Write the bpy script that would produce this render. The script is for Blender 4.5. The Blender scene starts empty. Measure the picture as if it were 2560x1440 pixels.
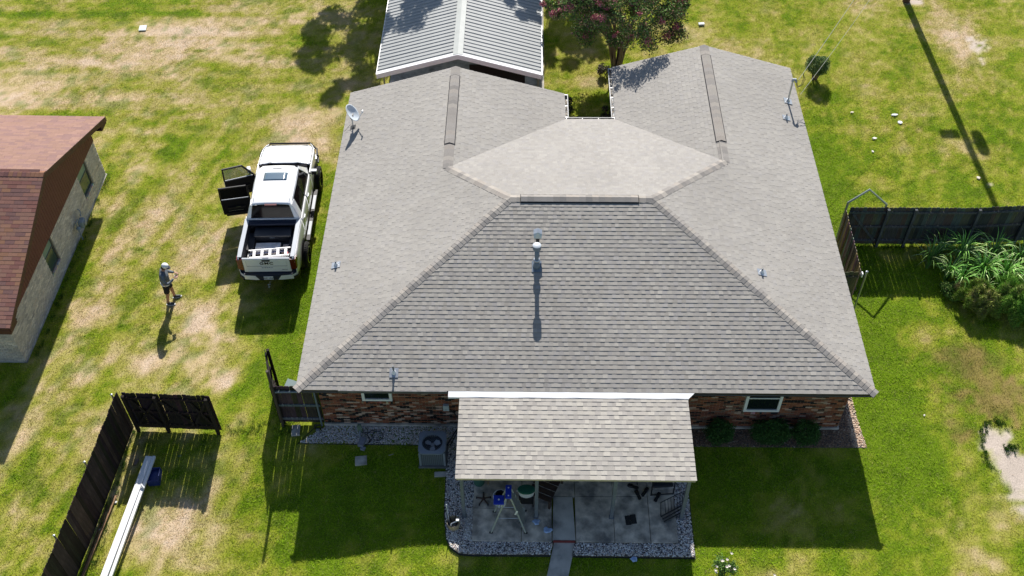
import bpy, bmesh, math, random
import numpy as np
from mathutils import Vector, Matrix, noise as mnoise

random.seed(7)
RNG = np.random.default_rng(11)
scene = bpy.context.scene
C = scene.collection
R = math.radians

# ------------------------------------------------------------------ camera
cam_data = bpy.data.cameras.new('camera')
cam_data.sensor_width = 36.0
cam_data.lens = 2628.1 / 2560.0 * 36.0
cam_data.clip_start = 0.1
cam_data.clip_end = 1500.0
cam = bpy.data.objects.new('camera', cam_data)
C.objects.link(cam)
TH, YAW, ROLL = 0.8448, -0.0213, -0.0093
fw = Vector((math.sin(YAW) * math.cos(TH), math.cos(YAW) * math.cos(TH), -math.sin(TH)))
r0 = Vector((math.cos(YAW), -math.sin(YAW), 0))
u0 = r0.cross(fw)
r1 = r0 * math.cos(ROLL) + u0 * math.sin(ROLL)
u1 = -r0 * math.sin(ROLL) + u0 * math.cos(ROLL)
M = Matrix((r1, u1, -fw)).transposed().to_4x4()
M.translation = Vector((6.7355, -18.0511, 27.3799))
cam.matrix_world = M
scene.camera = cam

# ------------------------------------------------------------------ light
SUN_T = 1.36            # horizontal metres of shadow per metre of height
SX = 0.015
sun_dir = Vector((-SX, SUN_T, 1.0)).normalized()      # towards the sun
sun_data = bpy.data.lights.new('sun', 'SUN')
sun_data.energy = 4.6
sun_data.angle = R(0.5)
sun_data.color = (1.0, 0.955, 0.89)
sun = bpy.data.objects.new('sun', sun_data)
C.objects.link(sun)
sun.rotation_euler = sun_dir.to_track_quat('Z', 'Y').to_euler()
sun.location = (0, 40, 40)
world = bpy.data.worlds.new('World')
scene.world = world
world.use_nodes = True
wn = world.node_tree
wn.nodes.clear()
wo = wn.nodes.new('ShaderNodeOutputWorld')
wb = wn.nodes.new('ShaderNodeBackground')
ws = wn.nodes.new('ShaderNodeTexSky')
ws.sky_type = 'NISHITA'
ws.sun_disc = False
ws.sun_elevation = math.asin(sun_dir.z)
ws.sun_rotation = math.atan2(sun_dir.x, sun_dir.y)
ws.air_density = 1.0
ws.dust_density = 0.6
ws.ozone_density = 1.2
wb.inputs['Strength'].default_value = 0.068
wn.links.new(ws.outputs[0], wb.inputs[0])
wn.links.new(wb.outputs[0], wo.inputs[0])
scene.view_settings.view_transform = 'Standard'
scene.view_settings.look = 'None'
scene.view_settings.gamma = 1.0
scene.view_settings.exposure = 0.78
scene.view_settings.use_curve_mapping = False

# ------------------------------------------------------------------ helpers
def tag(o, label=None, cat=None, group=None, kind=None):
    if label: o['label'] = label
    if cat: o['category'] = cat
    if group: o['group'] = group
    if kind: o['kind'] = kind
    return o

def empty(name, loc=(0, 0, 0), rz=0.0, label=None, cat=None, group=None, rot=None):
    o = bpy.data.objects.new(name, None)
    o.empty_display_size = 0.2
    C.objects.link(o)
    o.location = loc
    o.rotation_euler = rot if rot else (0, 0, rz)
    return tag(o, label, cat, group)

def copy_tree(o, parent=None):
    c = o.copy()
    C.objects.link(c)
    c.parent = parent
    for ch in list(o.children):
        copy_tree(ch, c)
    return c

MATS = {}
def mat(name, col, rough=0.8, var=0.0, scale=8.0, bump=0.0, bscale=40.0, metal=0.0, spec=0.5,
        attr=False, alpha=None, trans=0.0, coat=0.0, detail=4.0, dirt=None, dscale=1.5, stretch=None):
    if name in MATS: return MATS[name]
    m = bpy.data.materials.new(name)
    m.use_nodes = True
    nt = m.node_tree
    N, L = nt.nodes, nt.links
    b = N['Principled BSDF']
    b.inputs['Roughness'].default_value = rough
    b.inputs['Metallic'].default_value = metal
    b.inputs['Specular IOR Level'].default_value = spec
    b.inputs['Coat Weight'].default_value = coat
    b.inputs['Coat Roughness'].default_value = 0.06
    if trans: b.inputs['Transmission Weight'].default_value = trans
    cur = None
    if attr:
        a = N.new('ShaderNodeAttribute'); a.attribute_name = 'Col'
        cur = a.outputs['Color']
    else:
        rgb = N.new('ShaderNodeRGB'); rgb.outputs[0].default_value = (*col, 1)
        cur = rgb.outputs[0]
    tc = N.new('ShaderNodeTexCoord')
    co = tc.outputs['Object']
    if stretch:
        mp = N.new('ShaderNodeMapping'); mp.inputs['Scale'].default_value = stretch
        L.new(co, mp.inputs[0]); co = mp.outputs[0]
    if var:
        n = N.new('ShaderNodeTexNoise'); n.inputs['Scale'].default_value = scale
        n.inputs['Detail'].default_value = detail
        L.new(co, n.inputs['Vector'])
        mr = N.new('ShaderNodeMapRange')
        mr.inputs['From Min'].default_value = 0.3; mr.inputs['From Max'].default_value = 0.7
        mr.inputs['To Min'].default_value = 1 - var; mr.inputs['To Max'].default_value = 1 + var
        L.new(n.outputs['Fac'], mr.inputs['Value'])
        vm = N.new('ShaderNodeVectorMath'); vm.operation = 'SCALE'
        L.new(cur, vm.inputs[0]); L.new(mr.outputs[0], vm.inputs['Scale'])
        cur = vm.outputs[0]
    if dirt:
        n = N.new('ShaderNodeTexNoise'); n.inputs['Scale'].default_value = dscale
        n.inputs['Detail'].default_value = 6; n.inputs['Roughness'].default_value = 0.65
        L.new(co, n.inputs['Vector'])
        mr = N.new('ShaderNodeMapRange')
        mr.inputs['From Min'].default_value = 0.46; mr.inputs['From Max'].default_value = 0.66
        mr.inputs['To Max'].default_value = 0.85
        L.new(n.outputs['Fac'], mr.inputs['Value'])
        mx = N.new('ShaderNodeMix'); mx.data_type = 'RGBA'
        L.new(mr.outputs[0], mx.inputs[0]); L.new(cur, mx.inputs[6])
        mx.inputs[7].default_value = (*dirt, 1)
        cur = mx.outputs[2]
    L.new(cur, b.inputs['Base Color'])
    if bump:
        n = N.new('ShaderNodeTexNoise'); n.inputs['Scale'].default_value = bscale
        n.inputs['Detail'].default_value = 3
        L.new(co, n.inputs['Vector'])
        bp = N.new('ShaderNodeBump'); bp.inputs['Strength'].default_value = bump
        bp.inputs['Distance'].default_value = 0.01
        L.new(n.outputs['Fac'], bp.inputs['Height']); L.new(bp.outputs[0], b.inputs['Normal'])
    if alpha is not None: b.inputs['Alpha'].default_value = alpha
    MATS[name] = m
    return m

class MB:
    """collects geometry, links it as ONE mesh object"""
    def __init__(s): s.v = []; s.f = []; s.c = []; s.m = []; s.cur = (1, 1, 1); s.mi = 0
    def add(s, vs, fs, col=None):
        k = len(s.v)
        s.v += [tuple(p) for p in vs]
        for f in fs:
            s.f.append(tuple(i + k for i in f)); s.c.append(col or s.cur); s.m.append(s.mi)
    def box(s, c, d, col=None, rot=None):
        hx, hy, hz = d[0] / 2, d[1] / 2, d[2] / 2
        P = [Vector((x, y, z)) for z in (-hz, hz) for y in (-hy, hy) for x in (-hx, hx)]
        if rot is not None:
            if not isinstance(rot, Matrix): rot = Matrix.Rotation(rot, 3, 'Z')
            P = [rot @ p for p in P]
        c = Vector(c)
        s.add([p + c for p in P], [(0, 2, 3, 1), (4, 5, 7, 6), (0, 1, 5, 4), (2, 6, 7, 3), (0, 4, 6, 2), (1, 3, 7, 5)], col)
    def bx(s, x0, x1, y0, y1, z0, z1, col=None):
        s.box(((x0 + x1) / 2, (y0 + y1) / 2, (z0 + z1) / 2), (x1 - x0, y1 - y0, z1 - z0), col)
    def quad(s, a, b, c, d, col=None): s.add([a, b, c, d], [(0, 1, 2, 3)], col)
    def prism(s, poly, vec, col=None):
        n = len(poly); vec = Vector(vec); P = [Vector(p) for p in poly]
        s.add(P + [p + vec for p in P], [tuple(range(n))[::-1], tuple(range(n, 2 * n))] +
              [(i, (i + 1) % n, (i + 1) % n + n, i + n) for i in range(n)], col)
    def tube(s, pts, r, n=8, col=None, caps=True):
        pts = [Vector(p) for p in pts]
        rs = r if isinstance(r, (list, tuple)) else [r] * len(pts)
        rings = []
        prev = None
        for i, p in enumerate(pts):
            if i == 0: t = pts[1] - p
            elif i == len(pts) - 1: t = p - pts[i - 1]
            else: t = (pts[i + 1] - p).normalized() + (p - pts[i - 1]).normalized()
            t.normalize()
            if prev is None:
                a = t.orthogonal().normalized()
            else:
                a = (prev - t * prev.dot(t)).normalized()
            prev = a
            b = t.cross(a)
            rings.append([p + (a * math.cos(2 * math.pi * k / n) + b * math.sin(2 * math.pi * k / n)) * rs[i] for k in range(n)])
        vs = [q for rg in rings for q in rg]
        fs = []
        for i in range(len(pts) - 1):
            for k in range(n):
                fs.append((i * n + k, i * n + (k + 1) % n, (i + 1) * n + (k + 1) % n, (i + 1) * n + k))
        if caps:
            fs.append(tuple(range(n))[::-1]); fs.append(tuple(range((len(pts) - 1) * n, len(pts) * n)))
        s.add(vs, fs, col)
    def lathe(s, prof, n=16, c=(0, 0, 0), axis='Z', col=None, caps=True):
        vs = []; fs = []
        for (r, h) in prof:
            for k in range(n):
                a = 2 * math.pi * k / n
                x, y = r * math.cos(a), r * math.sin(a)
                p = (x, y, h) if axis == 'Z' else ((h, x, y) if axis == 'X' else (y, h, x))
                vs.append((p[0] + c[0], p[1] + c[1], p[2] + c[2]))
        for i in range(len(prof) - 1):
            for k in range(n):
                fs.append((i * n + k, i * n + (k + 1) % n, (i + 1) * n + (k + 1) % n, (i + 1) * n + k))
        if caps and prof[0][0] > 1e-4: fs.append(tuple(range(n))[::-1])
        if caps and prof[-1][0] > 1e-4: fs.append(tuple(range((len(prof) - 1) * n, len(prof) * n)))
        s.add(vs, fs, col)
    def mesh(s, name, mats, smooth=False):
        me = bpy.data.meshes.new(name)
        me.from_pydata(s.v, [], s.f)
        if not isinstance(mats, (list, tuple)): mats = [mats]
        for m in mats: me.materials.append(m)
        if len(mats) > 1: me.polygons.foreach_set('material_index', s.m)
        at = me.color_attributes.new('Col', 'FLOAT_COLOR', 'CORNER')
        arr = np.ones((len(me.loops), 4), dtype=np.float32)
        tot = np.array([len(f) for f in s.f])
        arr[:, :3] = np.repeat(np.array(s.c, dtype=np.float32), tot, axis=0)
        at.data.foreach_set('color', arr.ravel())
        if smooth:
            me.polygons.foreach_set('use_smooth', [True] * len(me.polygons))
        me.update()
        return me
    def build(s, name, mats, parent=None, loc=(0, 0, 0), smooth=False, rz=0, bevel=0, sub=0, kind=None, auto=None, label=None, fixn=False):
        me = s.mesh(name, mats, smooth or auto is not None)
        o = bpy.data.objects.new(name, me)
        C.objects.link(o)
        o.parent = parent; o.location = loc; o.rotation_euler = (0, 0, rz)
        if fixn:
            bm = bmesh.new(); bm.from_mesh(me); bmesh.ops.remove_doubles(bm, verts=bm.verts, dist=1e-5)
            bmesh.ops.recalc_face_normals(bm, faces=bm.faces); bm.to_mesh(me); bm.free()
        if auto is not None:
            try: me.set_sharp_from_angle(angle=R(auto))
            except Exception: pass
        if bevel:
            b = o.modifiers.new('bevel', 'BEVEL'); b.width = bevel; b.segments = 2; b.limit_method = 'ANGLE'; b.angle_limit = R(40)
        if sub:
            b = o.modifiers.new('sub', 'SUBSURF'); b.levels = sub; b.render_levels = sub
        if kind: o['kind'] = kind
        if label: o['label'] = label
        return o

def inst(name, me, parent, loc=(0, 0, 0), rot=None, mw=None):
    o = bpy.data.objects.new(name, me); C.objects.link(o); o.parent = parent
    if mw is not None: o.matrix_local = mw
    else:
        o.location = loc
        if rot: o.rotation_euler = rot
    return o

def fast_mesh(name, V, F, col=None, mats=(), smooth=False):
    """V (n,3); F (m,k) numpy; col (n,3) per vertex"""
    me = bpy.data.meshes.new(name)
    n, (m, k) = len(V), F.shape
    me.vertices.add(n); me.vertices.foreach_set('co', np.asarray(V, dtype=np.float32).ravel())
    me.loops.add(m * k); me.loops.foreach_set('vertex_index', F.astype(np.int32).ravel())
    me.polygons.add(m)
    me.polygons.foreach_set('loop_start', np.arange(0, m * k, k, dtype=np.int32))
    if smooth: me.polygons.foreach_set('use_smooth', np.ones(m, dtype=bool))
    for q in mats: me.materials.append(q)
    me.update(calc_edges=True)
    if col is not None:
        at = me.color_attributes.new('Col', 'FLOAT_COLOR', 'POINT')
        a = np.ones((n, 4), dtype=np.float32); a[:, :3] = col
        at.data.foreach_set('color', a.ravel())
    me.validate()
    return me

def ssn(t): t = np.clip(t, 0, 1); return t * t * (3 - 2 * t)
def terr(x, y):
    x = np.asarray(x, dtype=float); y = np.asarray(y, dtype=float)
    return -0.09 * ssn((-y) / 3.2) - 0.30 * ssn((-y - 0.1) / 3.8) * ssn((4.2 - x) / 4.0) * ssn((x + 3.4) / 2.4)
def tz(x, y): return float(terr(x, y))

def vnoise(x, y, sc, seed):
    g = np.random.default_rng(seed).random((256, 256))
    X = x * sc + 1000.0; Y = y * sc + 1000.0
    xi = np.floor(X).astype(int); yi = np.floor(Y).astype(int)
    fx = ssn(X - xi); fy = ssn(Y - yi)
    a = g[xi % 256, yi % 256]; b = g[(xi + 1) % 256, yi % 256]
    c = g[xi % 256, (yi + 1) % 256]; d = g[(xi + 1) % 256, (yi + 1) % 256]
    return (a * (1 - fx) + b * fx) * (1 - fy) + (c * (1 - fx) + d * fx) * fy
def fbm(x, y, sc, seed, o=4):
    s = 0; a = 0.5; t = 0
    for i in range(o):
        s = s + a * vnoise(x, y, sc, seed + i * 13); t += a; a *= 0.55; sc *= 2.1
    return s / t

# dryness patches: x, y, rx, ry, amount (straw +, lush -)
PATCH = [
 (-2.9, 14.7, 1.0, 1.6, .5), (-3.2, 12.6, .8, 1.2, .4), (-8.6, 21.4, 2.6, 1.5, .4), (-5.2, 19.8, 1.6, 1.6, .3),
 (-12, 19.0, 4, .5, .3), (-12.5, 16.4, 4, .5, .3), (-6.0, 16.5, 2.2, 1.0, .25), (-7.4, 8.6, 1.0, 1.6, .18),
 (-5.3, 7.8, .8, 1.2, .2), (-4.4, 4.9, .5, .6, .5), (-7.6, 4.9, 1.0, .6, .35), (-6.0, 2.9, 1.6, .7, .42),
 (-3.9, 4.7, .35, .6, .3), (-3.3, 3.9, .3, .3, .6), (-3.05, 2.2, .42, .3, .7), (-7.8, 2.4, .8, .6, .35), (-4.2, -3.2, .9, .9, .45),
 (-3.6, -2.8, .5, .5, .3), (-5.6, -3.0, .3, 1.6, .3), (-8.3, 7.0, .5, 1.5, .2), (-1.2, 13.8, .6, .8, .35), (-1.3, 15.8, .5, 1.0, .3),
 (-4.5, 1.4, 1.0, .7, .35), (-8.4, -.5, .8, 1.2, .1), (-3.6, 10.8, .4, 1.4, .2), (-5.6, 11.5, .8, .8, .2),
 (-1.0, 5.0, .9, 5.0, -.30), (-1.8, 2.0, .8, 1.6, -.35), (-.6, 8.5, .5, 3, -.2), (-7.6, 13.5, .9, .9, -.35), (-3.0, -1.2, .6, 1.5, -.2),
 (-8.5, 11.3, .8, 1.0, -.25), (-9.5, 15.4, 3, .5, -.2), (-12, 23.0, 6, .7, -.35),
 (17.9, 10.5, 1.0, 5, -.38), (17.8, 3.8, .9, 4.5, -.42), (18.8, -.5, 1.2, 2.5, -.3), (18.2, 5.0, 1.2, 1.4, -.2),
 (16.9, 17.5, 1.3, .8, .4), (15.4, 20.0, 1.6, 1.4, .22), (19.8, 14.8, .7, .5, .25), (21.5, 21, 1.2, 3, .1), (25.5, 21.5, .9, 2.5, .5),
 (23.8, 14.2, .8, .6, .5), (24.4, 13.4, .6, .4, .3), (9.4, 18.2, .8, .9, .3), (9.6, 20.5, 1.0, .8, .3), (12.7, 19.2, 1.3, .8, .35),
 (13.6, 21.4, 1.2, 1.0, .25), (8.7, 16.0, .8, .6, .15), (13.4, -4.6, .4, .5, .5), (19.6, -3.9, .8, .6, .3), (19.4, 1.0, .6, .9, .2),
 (18.9, -2.4, .5, .9, .2), (20.2, 4.2, 1.0, .6, .25), (15.0, -4.6, .5, .4, .2), (7.5, -5.2, 3, 1.5, -.15),
 (2.5, -2.4, 3, 2, -.25), (14, -2.2, 2.3, 1.6, -.25), (14.0, -2.4, .7, .5, .25), (16.2, -2.8, .5, .7, .15),
]
BROWN = [(21.2, 3.2, 1.7, .8, .9), (21.5, 1.6, 1.5, .9, 1.0), (20.4, .35, .8, .4, .8), (21.6, 2.3, .7, .7, .7), (20.1, 1.3, .6, .35, .6), (21.0, -3.6, .5, .8, .5), (19.9, 5.3, .7, .35, .5), (20.7, 4.0, .8, .35, .5)]
BARE = [(21.4, -.35, .5, .95, 1.1), (21.6, -1.1, .95, .8, 1.1), (21.2, .45, .28, .35, 1.0), (20.25, -.05, .12, .1, .9), (21.5, -2.1, .5, .5, .6), (9.3, 14.6, .9, .5, .0), (24.2, 11.6, .22, .16, .9), (24.2, 24.0, .5, .3, .8),
        (26.4, 20.3, .5, 1.6, .6)]
def field(x, y):
    """albedo of the lawn and how much bare earth shows, at (x, y)"""
    wx = x + 0.5 * (fbm(x, y, .9, 5) - .5) * 2; wy = y + 0.5 * (fbm(x, y, .9, 9) - .5) * 2
    n1 = fbm(x, y, .35, 21, 3); n2 = fbm(x, y, 1.3, 31, 4); n3 = fbm(x, y, 5.0, 41, 3)
    streak = fbm(x * .25, y * 2.2, 1.0, 51, 3)
    left = ssn((1.0 - x) / 4.0); far = ssn((y - 11) / 8)
    band = fbm((x - .32 * y) * 1.15, y * .16, 1.0, 57, 4)      # worn wheel and foot tracks running down the side yard
    fine = fbm((x - .32 * y) * 4.0, y * .5, 1.0, 59, 3)
    tr = np.abs(((wx * .92 + wy * .38) / 1.05) % 1.0 - .5) * 2           # faint mower passes
    tr2 = np.abs((wy / .95 + .08 * wx) % 1.0 - .5) * 2
    d = .17 + .24 * left + .12 * far + (.55 + .20 * left) * (n1 - .5) + .66 * (n2 - .5) + .60 * (n3 - .5) + (.3 + .45 * left * far) * (streak - .5)
    d = d + left * (1 - far) * (.85 * (band - .5) + .50 * (fine - .5)) + .25 * (1 - left) * (fine - .5)
    d = d + .10 * (tr - .5) * (1 - far) + .14 * (tr2 - .5) * far * left
    for (px, py, rx, ry, a) in PATCH:
        d = d + 1.15 * a * np.exp(-(((wx - px) / rx) ** 2 + ((wy - py) / ry) ** 2))
    wd = ssn((fbm(x, y, 1.9, 91, 4) - .60) / .07) * (.55 + .3 * left)      # clover and weed clumps
    br = 0 * d; ba = 0 * d
    for (px, py, rx, ry, a) in BROWN: br = np.maximum(br, a * np.exp(-(((wx - px) / rx) ** 2 + ((wy - py) / ry) ** 2)))
    for (px, py, rx, ry, a) in BARE: ba = np.maximum(ba, a * np.exp(-(((wx - px) / rx) ** 2 + ((wy - py) / ry) ** 2)))
    br = .74 * ssn((br + .9 * (n3 - .5) + .9 * (n2 - .5) - .22) / .6); ba = ssn((ba + .55 * (n3 - .5) + .3 * (n2 - .5) - .34) / .34)
    d = np.clip(d, 0, 1.1)
    keys = np.array([0, .22, .45, .70, .92, 1.1])
    cols = np.array([(.235, .365, .016), (.335, .400, .030), (.420, .400, .085), (.485, .395, .190), (.570, .430, .270), (.62, .48, .35)])
    col = np.stack([np.interp(d, keys, cols[:, k]) for k in range(3)], -1)
    col = col * (1 - .55 * wd[..., None]) + np.array((.10, .20, .012)) * (.55 * wd[..., None])
    bc = np.array((.20, .125, .06)); pc = np.array((.52, .44, .37))
    col = col * (1 - br[..., None]) + bc * br[..., None]
    col = col * (1 - ba[..., None]) + pc * ba[..., None]
    col = col * (0.86 + .28 * n3)[..., None]
    return col, d, np.maximum(ba, .6 * br)

# ------------------------------------------------------------------ materials
M_shin = mat('asphalt_shingle', (1, 1, 1), .95, var=.16, scale=90, attr=True, bump=.35, bscale=160, spec=.15)
M_brick = mat('brick_face', (1, 1, 1), .9, var=.22, scale=35, attr=True, bump=.4, bscale=90, spec=.2)
M_mortar = mat('mortar', (.30, .26, .20), .95, var=.15, scale=14, bump=.3, spec=.1)
M_conc = mat('concrete', (.50, .47, .42), .9, var=.18, scale=2.2, bump=.15, bscale=60, dirt=(.15, .14, .13), dscale=1.3)
M_white = mat('white_painted_metal', (.80, .80, .80), .4, var=.03, scale=6)
M_trim = mat('dark_brown_trim', (.035, .026, .022), .6, var=.15)
M_grey = mat('grey_metal', (.30, .33, .36), .45, metal=.3, var=.1)
M_galv = mat('galvanized_steel', (.50, .52, .54), .38, metal=.8, var=.12, scale=10)
M_post = mat('grey_painted_wood', (.145, .165, .195), .75, var=.12, scale=12, bump=.1)
M_soffit = mat('tan_painted_wood', (.55, .46, .33), .7, var=.08)
M_black = mat('black_plastic', (.012, .012, .014), .5, var=.2, scale=12)
M_rubber = mat('rubber', (.018, .018, .018), .85, var=.25, scale=30, bump=.3)
M_glass = mat('dark_glass', (.012, .017, .02), .05, spec=.8)
M_leafm = mat('foliage', (1, 1, 1), .75, var=.1, scale=20, attr=True, spec=.15)
M_bark = mat('bark', (.19, .145, .105), .9, var=.3, scale=9, bump=.5, stretch=(1, 1, .3))
M_stone = mat('pebble', (1, 1, 1), .75, var=.2, scale=40, attr=True, spec=.3)
M_attr = mat('painted_piece', (1, 1, 1), .75, var=.12, scale=14, attr=True, bump=.08, spec=.3)
M_fence = mat('weathered_fence_wood', (1, 1, 1), .85, var=.4, scale=4.5, attr=True, bump=.35, bscale=25, stretch=(6, 6, .5), spec=.15)
M_grass = mat('lawn_grass', (1, 1, 1), .75, attr=True, spec=.1)
_nt = M_grass.node_tree; _b = _nt.nodes['Principled BSDF']; _o = [q for q in _nt.nodes if q.type == 'OUTPUT_MATERIAL'][0]
_t = _nt.nodes.new('ShaderNodeBsdfTranslucent'); _mx = _nt.nodes.new('ShaderNodeMixShader'); _mx.inputs[0].default_value = .42
_a = [q for q in _nt.nodes if q.type == 'ATTRIBUTE'][0]
_nt.links.new(_a.outputs['Color'], _t.inputs['Color']); _nt.links.new(_b.outputs[0], _mx.inputs[1]); _nt.links.new(_t.outputs[0], _mx.inputs[2]); _nt.links.new(_mx.outputs[0], _o.inputs['Surface'])
M_soil = mat('lawn_soil', (1, 1, 1), .95, var=.22, scale=30, attr=True, bump=.5, bscale=25, spec=.1)
# ================================================================== GROUND
def axis(a0, a1, step, lo, hi):
    fine = np.arange(a0, a1 + 1e-6, step)
    left = a0 - np.geomspace(1, a0 - lo, 14)[::-1]; right = a1 + np.geomspace(1, hi - a1, 14)
    return np.concatenate([left, fine, right])
gx = axis(-27, 40, .19, -400, 420); gy = axis(-14, 38, .19, -400, 420)
GX, GY = np.meshgrid(gx, gy, indexing='ij')
GZ = terr(GX, GY) + .02 * (fbm(GX, GY, .5, 77, 3) - .5) - .012
# keep the sheet just under the slabs and footings
col, dd, ba = field(GX, GY)
nx, ny = GX.shape
V = np.stack([GX, GY, GZ], -1).reshape(-1, 3)
ii, jj = np.meshgrid(np.arange(nx - 1), np.arange(ny - 1), indexing='ij')
F = np.stack([ii * ny + jj, (ii + 1) * ny + jj, (ii + 1) * ny + jj + 1, ii * ny + jj + 1], -1).reshape(-1, 4)
me = fast_mesh('lawn', V, F, col.reshape(-1, 3) * (.50 + .40 * np.clip(dd * 1.3 + ba, 0, 1)).reshape(-1, 1), [M_soil], smooth=True)
o = bpy.data.objects.new('lawn_ground', me); C.objects.link(o); o['kind'] = 'structure'

# ---- grass blades -------------------------------------------------
HOUSE = [(.6, 16.3, .6, 12.3), (.6, 7.5, .6, 13.3), (10.5, 16.3, .6, 15.0), (-20, -9.7, 2.9, 11.9),
         (4.4, 11.5, -3.8, .6), (1.3, 7.0, 15.2, 28)]
def inside_any(x, y):
    m = np.zeros(x.shape, bool)
    for a, b, c, d in HOUSE: m |= (x > a) & (x < b) & (y > c) & (y < d)
    m |= (x > -.25) & (x < 4.4) & (y > -.16) & (y < .6)       # gravel
    m |= (x > 11.5) & (x < 17.16) & (y > -.22) & (y < .6)     # mulch
    m |= (x > 16.3) & (x < 17.12 - .03 * y) & (y > -.2) & (y < 5)
    m |= (x > 7.33 + .0) & (x < 8.15) & (y < -3.4) & (y > -6) & (np.abs(x - (7.85 + .23 * (y + 3.43))) < .29)
    m |= (x > 3.45) & (x < 4.45) & (y > -1.05) & (y < .1)
    return m
NB = 3400000
bx_ = RNG.uniform(-24, 37.0, NB); by_ = RNG.uniform(-10, 27.0, NB)
hw = 7.9 + (by_ + 18) * .285 + 1.5
over = np.maximum(np.abs(bx_ - (6.7 - .02 * (by_ + 18))) - hw - .6, (-5.4 - by_) * 1.4)
keep = (over < 10 * RNG.random(NB) ** 1.6) & ~inside_any(bx_, by_)
bx_, by_ = bx_[keep], by_[keep]
col, dd, ba = field(bx_, by_)
keep = RNG.random(len(bx_)) > np.clip(ba * 1.15, 0, .985)
bx_, by_, col, dd, ba = bx_[keep], by_[keep], col[keep], dd[keep], ba[keep]
n = len(bx_)
print('grass blades', n)
lush = np.clip(1.0 - dd, 0.1, 1)
H = (.018 + .032 * lush) * RNG.uniform(.5, 1.3, n)
clump = fbm(bx_, by_, 3.0, 88, 3)
H *= .6 + .9 * clump
ang = RNG.uniform(0, 2 * np.pi, n); W = RNG.uniform(.0045, .011, n)
lean = RNG.normal(0, .9, (n, 2)) * H[:, None]
z0 = terr(bx_, by_) - .012
P = np.stack([bx_, by_, z0], -1)
side = np.stack([np.cos(ang), np.sin(ang), 0 * ang], -1) * W[:, None]
tip = P + np.stack([lean[:, 0], lean[:, 1], H], -1)
V = np.stack([P - side, P + side, tip], 1).reshape(-1, 3)
F = np.arange(3 * n).reshape(n, 3)
jit = RNG.uniform(.65, 1.4, n)[:, None]
dry = RNG.random(n) < .16 + .3 * np.clip(dd, 0, 1)
col = col * jit
col[dry] = col[dry] * .4 + np.array((.36, .30, .15)) * .6
col = np.clip(col * 1.25, 0, .62)
me = fast_mesh('grass', V, F, np.repeat(col, 3, axis=0), [M_grass])
o = bpy.data.objects.new('grass', me); C.objects.link(o)
tag(o, 'short patchy lawn grass, lush green by the houses and straw coloured in the open', 'grass', kind='stuff')

# taller tufts hugging fences and slab edges
def tufts(name, pts, label, hgt=.14, n=16, colr=(.07, .15, .02)):
    vs = []; cs = []
    for (x, y) in pts:
        for k in range(n):
            a = random.random() * 6.28; r = random.random() * .05; h = hgt * random.uniform(.5, 1.2)
            b = Vector((x + r * math.cos(a), y + r * math.sin(a), tz(x, y) - .01)); sd = Vector((math.cos(a + 1.5), math.sin(a + 1.5), 0)) * .006
            t = b + Vector((math.cos(a) * h * .7, math.sin(a) * h * .7, h))
            vs += [b - sd, b + sd, t]; q = random.uniform(.6, 1.4); cs += [tuple(c * q for c in colr)] * 3
    V = np.array([tuple(v) for v in vs]); F = np.arange(len(V)).reshape(-1, 3)
    o = bpy.data.objects.new(name, fast_mesh(name, V, F, np.array(cs), [M_grass])); C.objects.link(o)
    return tag(o, label, 'grass', kind='stuff')
tp = [(-5.66 + random.uniform(-.1, .25), random.uniform(-6, .2)) for _ in range(120)] + \
     [(random.uniform(18, 24.5), 8.45 + random.uniform(-.2, .2)) for _ in range(120)] + \
     [(random.uniform(-9.5, -9.35), random.uniform(3, 12)) for _ in range(60)] + \
     [(random.uniform(-2.6, -.6), random.uniform(.1, .6)) for _ in range(30)]
tufts('weed_tufts', tp, 'longer grass left uncut along the fences and the brick wall')
# low dark weeds spreading at the edge of the bare earth
wp = [(21.35 + .62 * math.cos(a) + random.gauss(0, .07), -.35 + 1.15 * math.sin(a) + random.gauss(0, .08)) for a in np.linspace(1.0, 3.6, 90)]
wp += [(21.55 + random.gauss(0, .12), -.15 + random.gauss(0, .08)) for _ in range(40)]
tufts('ground_weeds', wp, 'dark green creeping weeds edging the bare pale earth patch', .06, 22, (.05, .12, .015))

# ---- concrete patio, walkway, slabs -------------------------------
def slab(name, poly, z0, z1, m, parent=None, kind='structure'):
    b = MB(); b.prism([(x, y, z0) for x, y in poly], (0, 0, z1 - z0))
    o = b.build(name, m, parent, bevel=.012)
    if kind: o['kind'] = kind
    return o
M_patio = mat('stained_patio_concrete', (.57, .50, .41), .9, var=.45, scale=3.5, bump=.2, bscale=50, dirt=(.13, .125, .12), dscale=1.3, detail=8)
patio = empty('patio'); patio['kind'] = 'structure'
for (x0, x1, y0, y1) in [(5.20, 6.62, -3.48, -2.42), (5.20, 6.62, -2.405, .46), (6.632, 7.50, -3.48, .46), (7.512, 8.18, -2.0, .46),
                         (8.192, 9.30, -3.48, -2.0), (8.192, 9.30, -1.985, .46), (9.312, 10.33, -3.48, -1.985), (9.312, 10.33, -1.97, .46),
                         (10.342, 11.12, -3.48, -1.75), (10.342, 11.12, -1.735, .46)]:
    o = slab('concrete_slab', [(x0, y0), (x1, y0), (x1, y1), (x0, y1)], -.14, .028 + random.uniform(-.003, .003), M_patio, patio, None)
o = slab('ramp_slab', [(7.515, -3.44), (8.18, -3.44), (8.12, -2.02), (7.56, -2.02)], -.12, .045, M_conc, patio, None)
slab('edge_slab', [(4.95, -3.30), (5.19, -3.48), (5.19, -2.4), (4.97, -2.4)], -.14, .01, M_conc, patio, None)
o = slab('concrete_walkway', [(7.56, -3.46), (8.17, -3.46), (7.87, -4.9), (7.6, -6.4), (7.0, -6.4), (7.27, -4.9)], -.16, -.045, M_conc)
b = MB(); b.bx(7.54, 8.17, -3.475, -3.445, -.1, .052)
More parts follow.
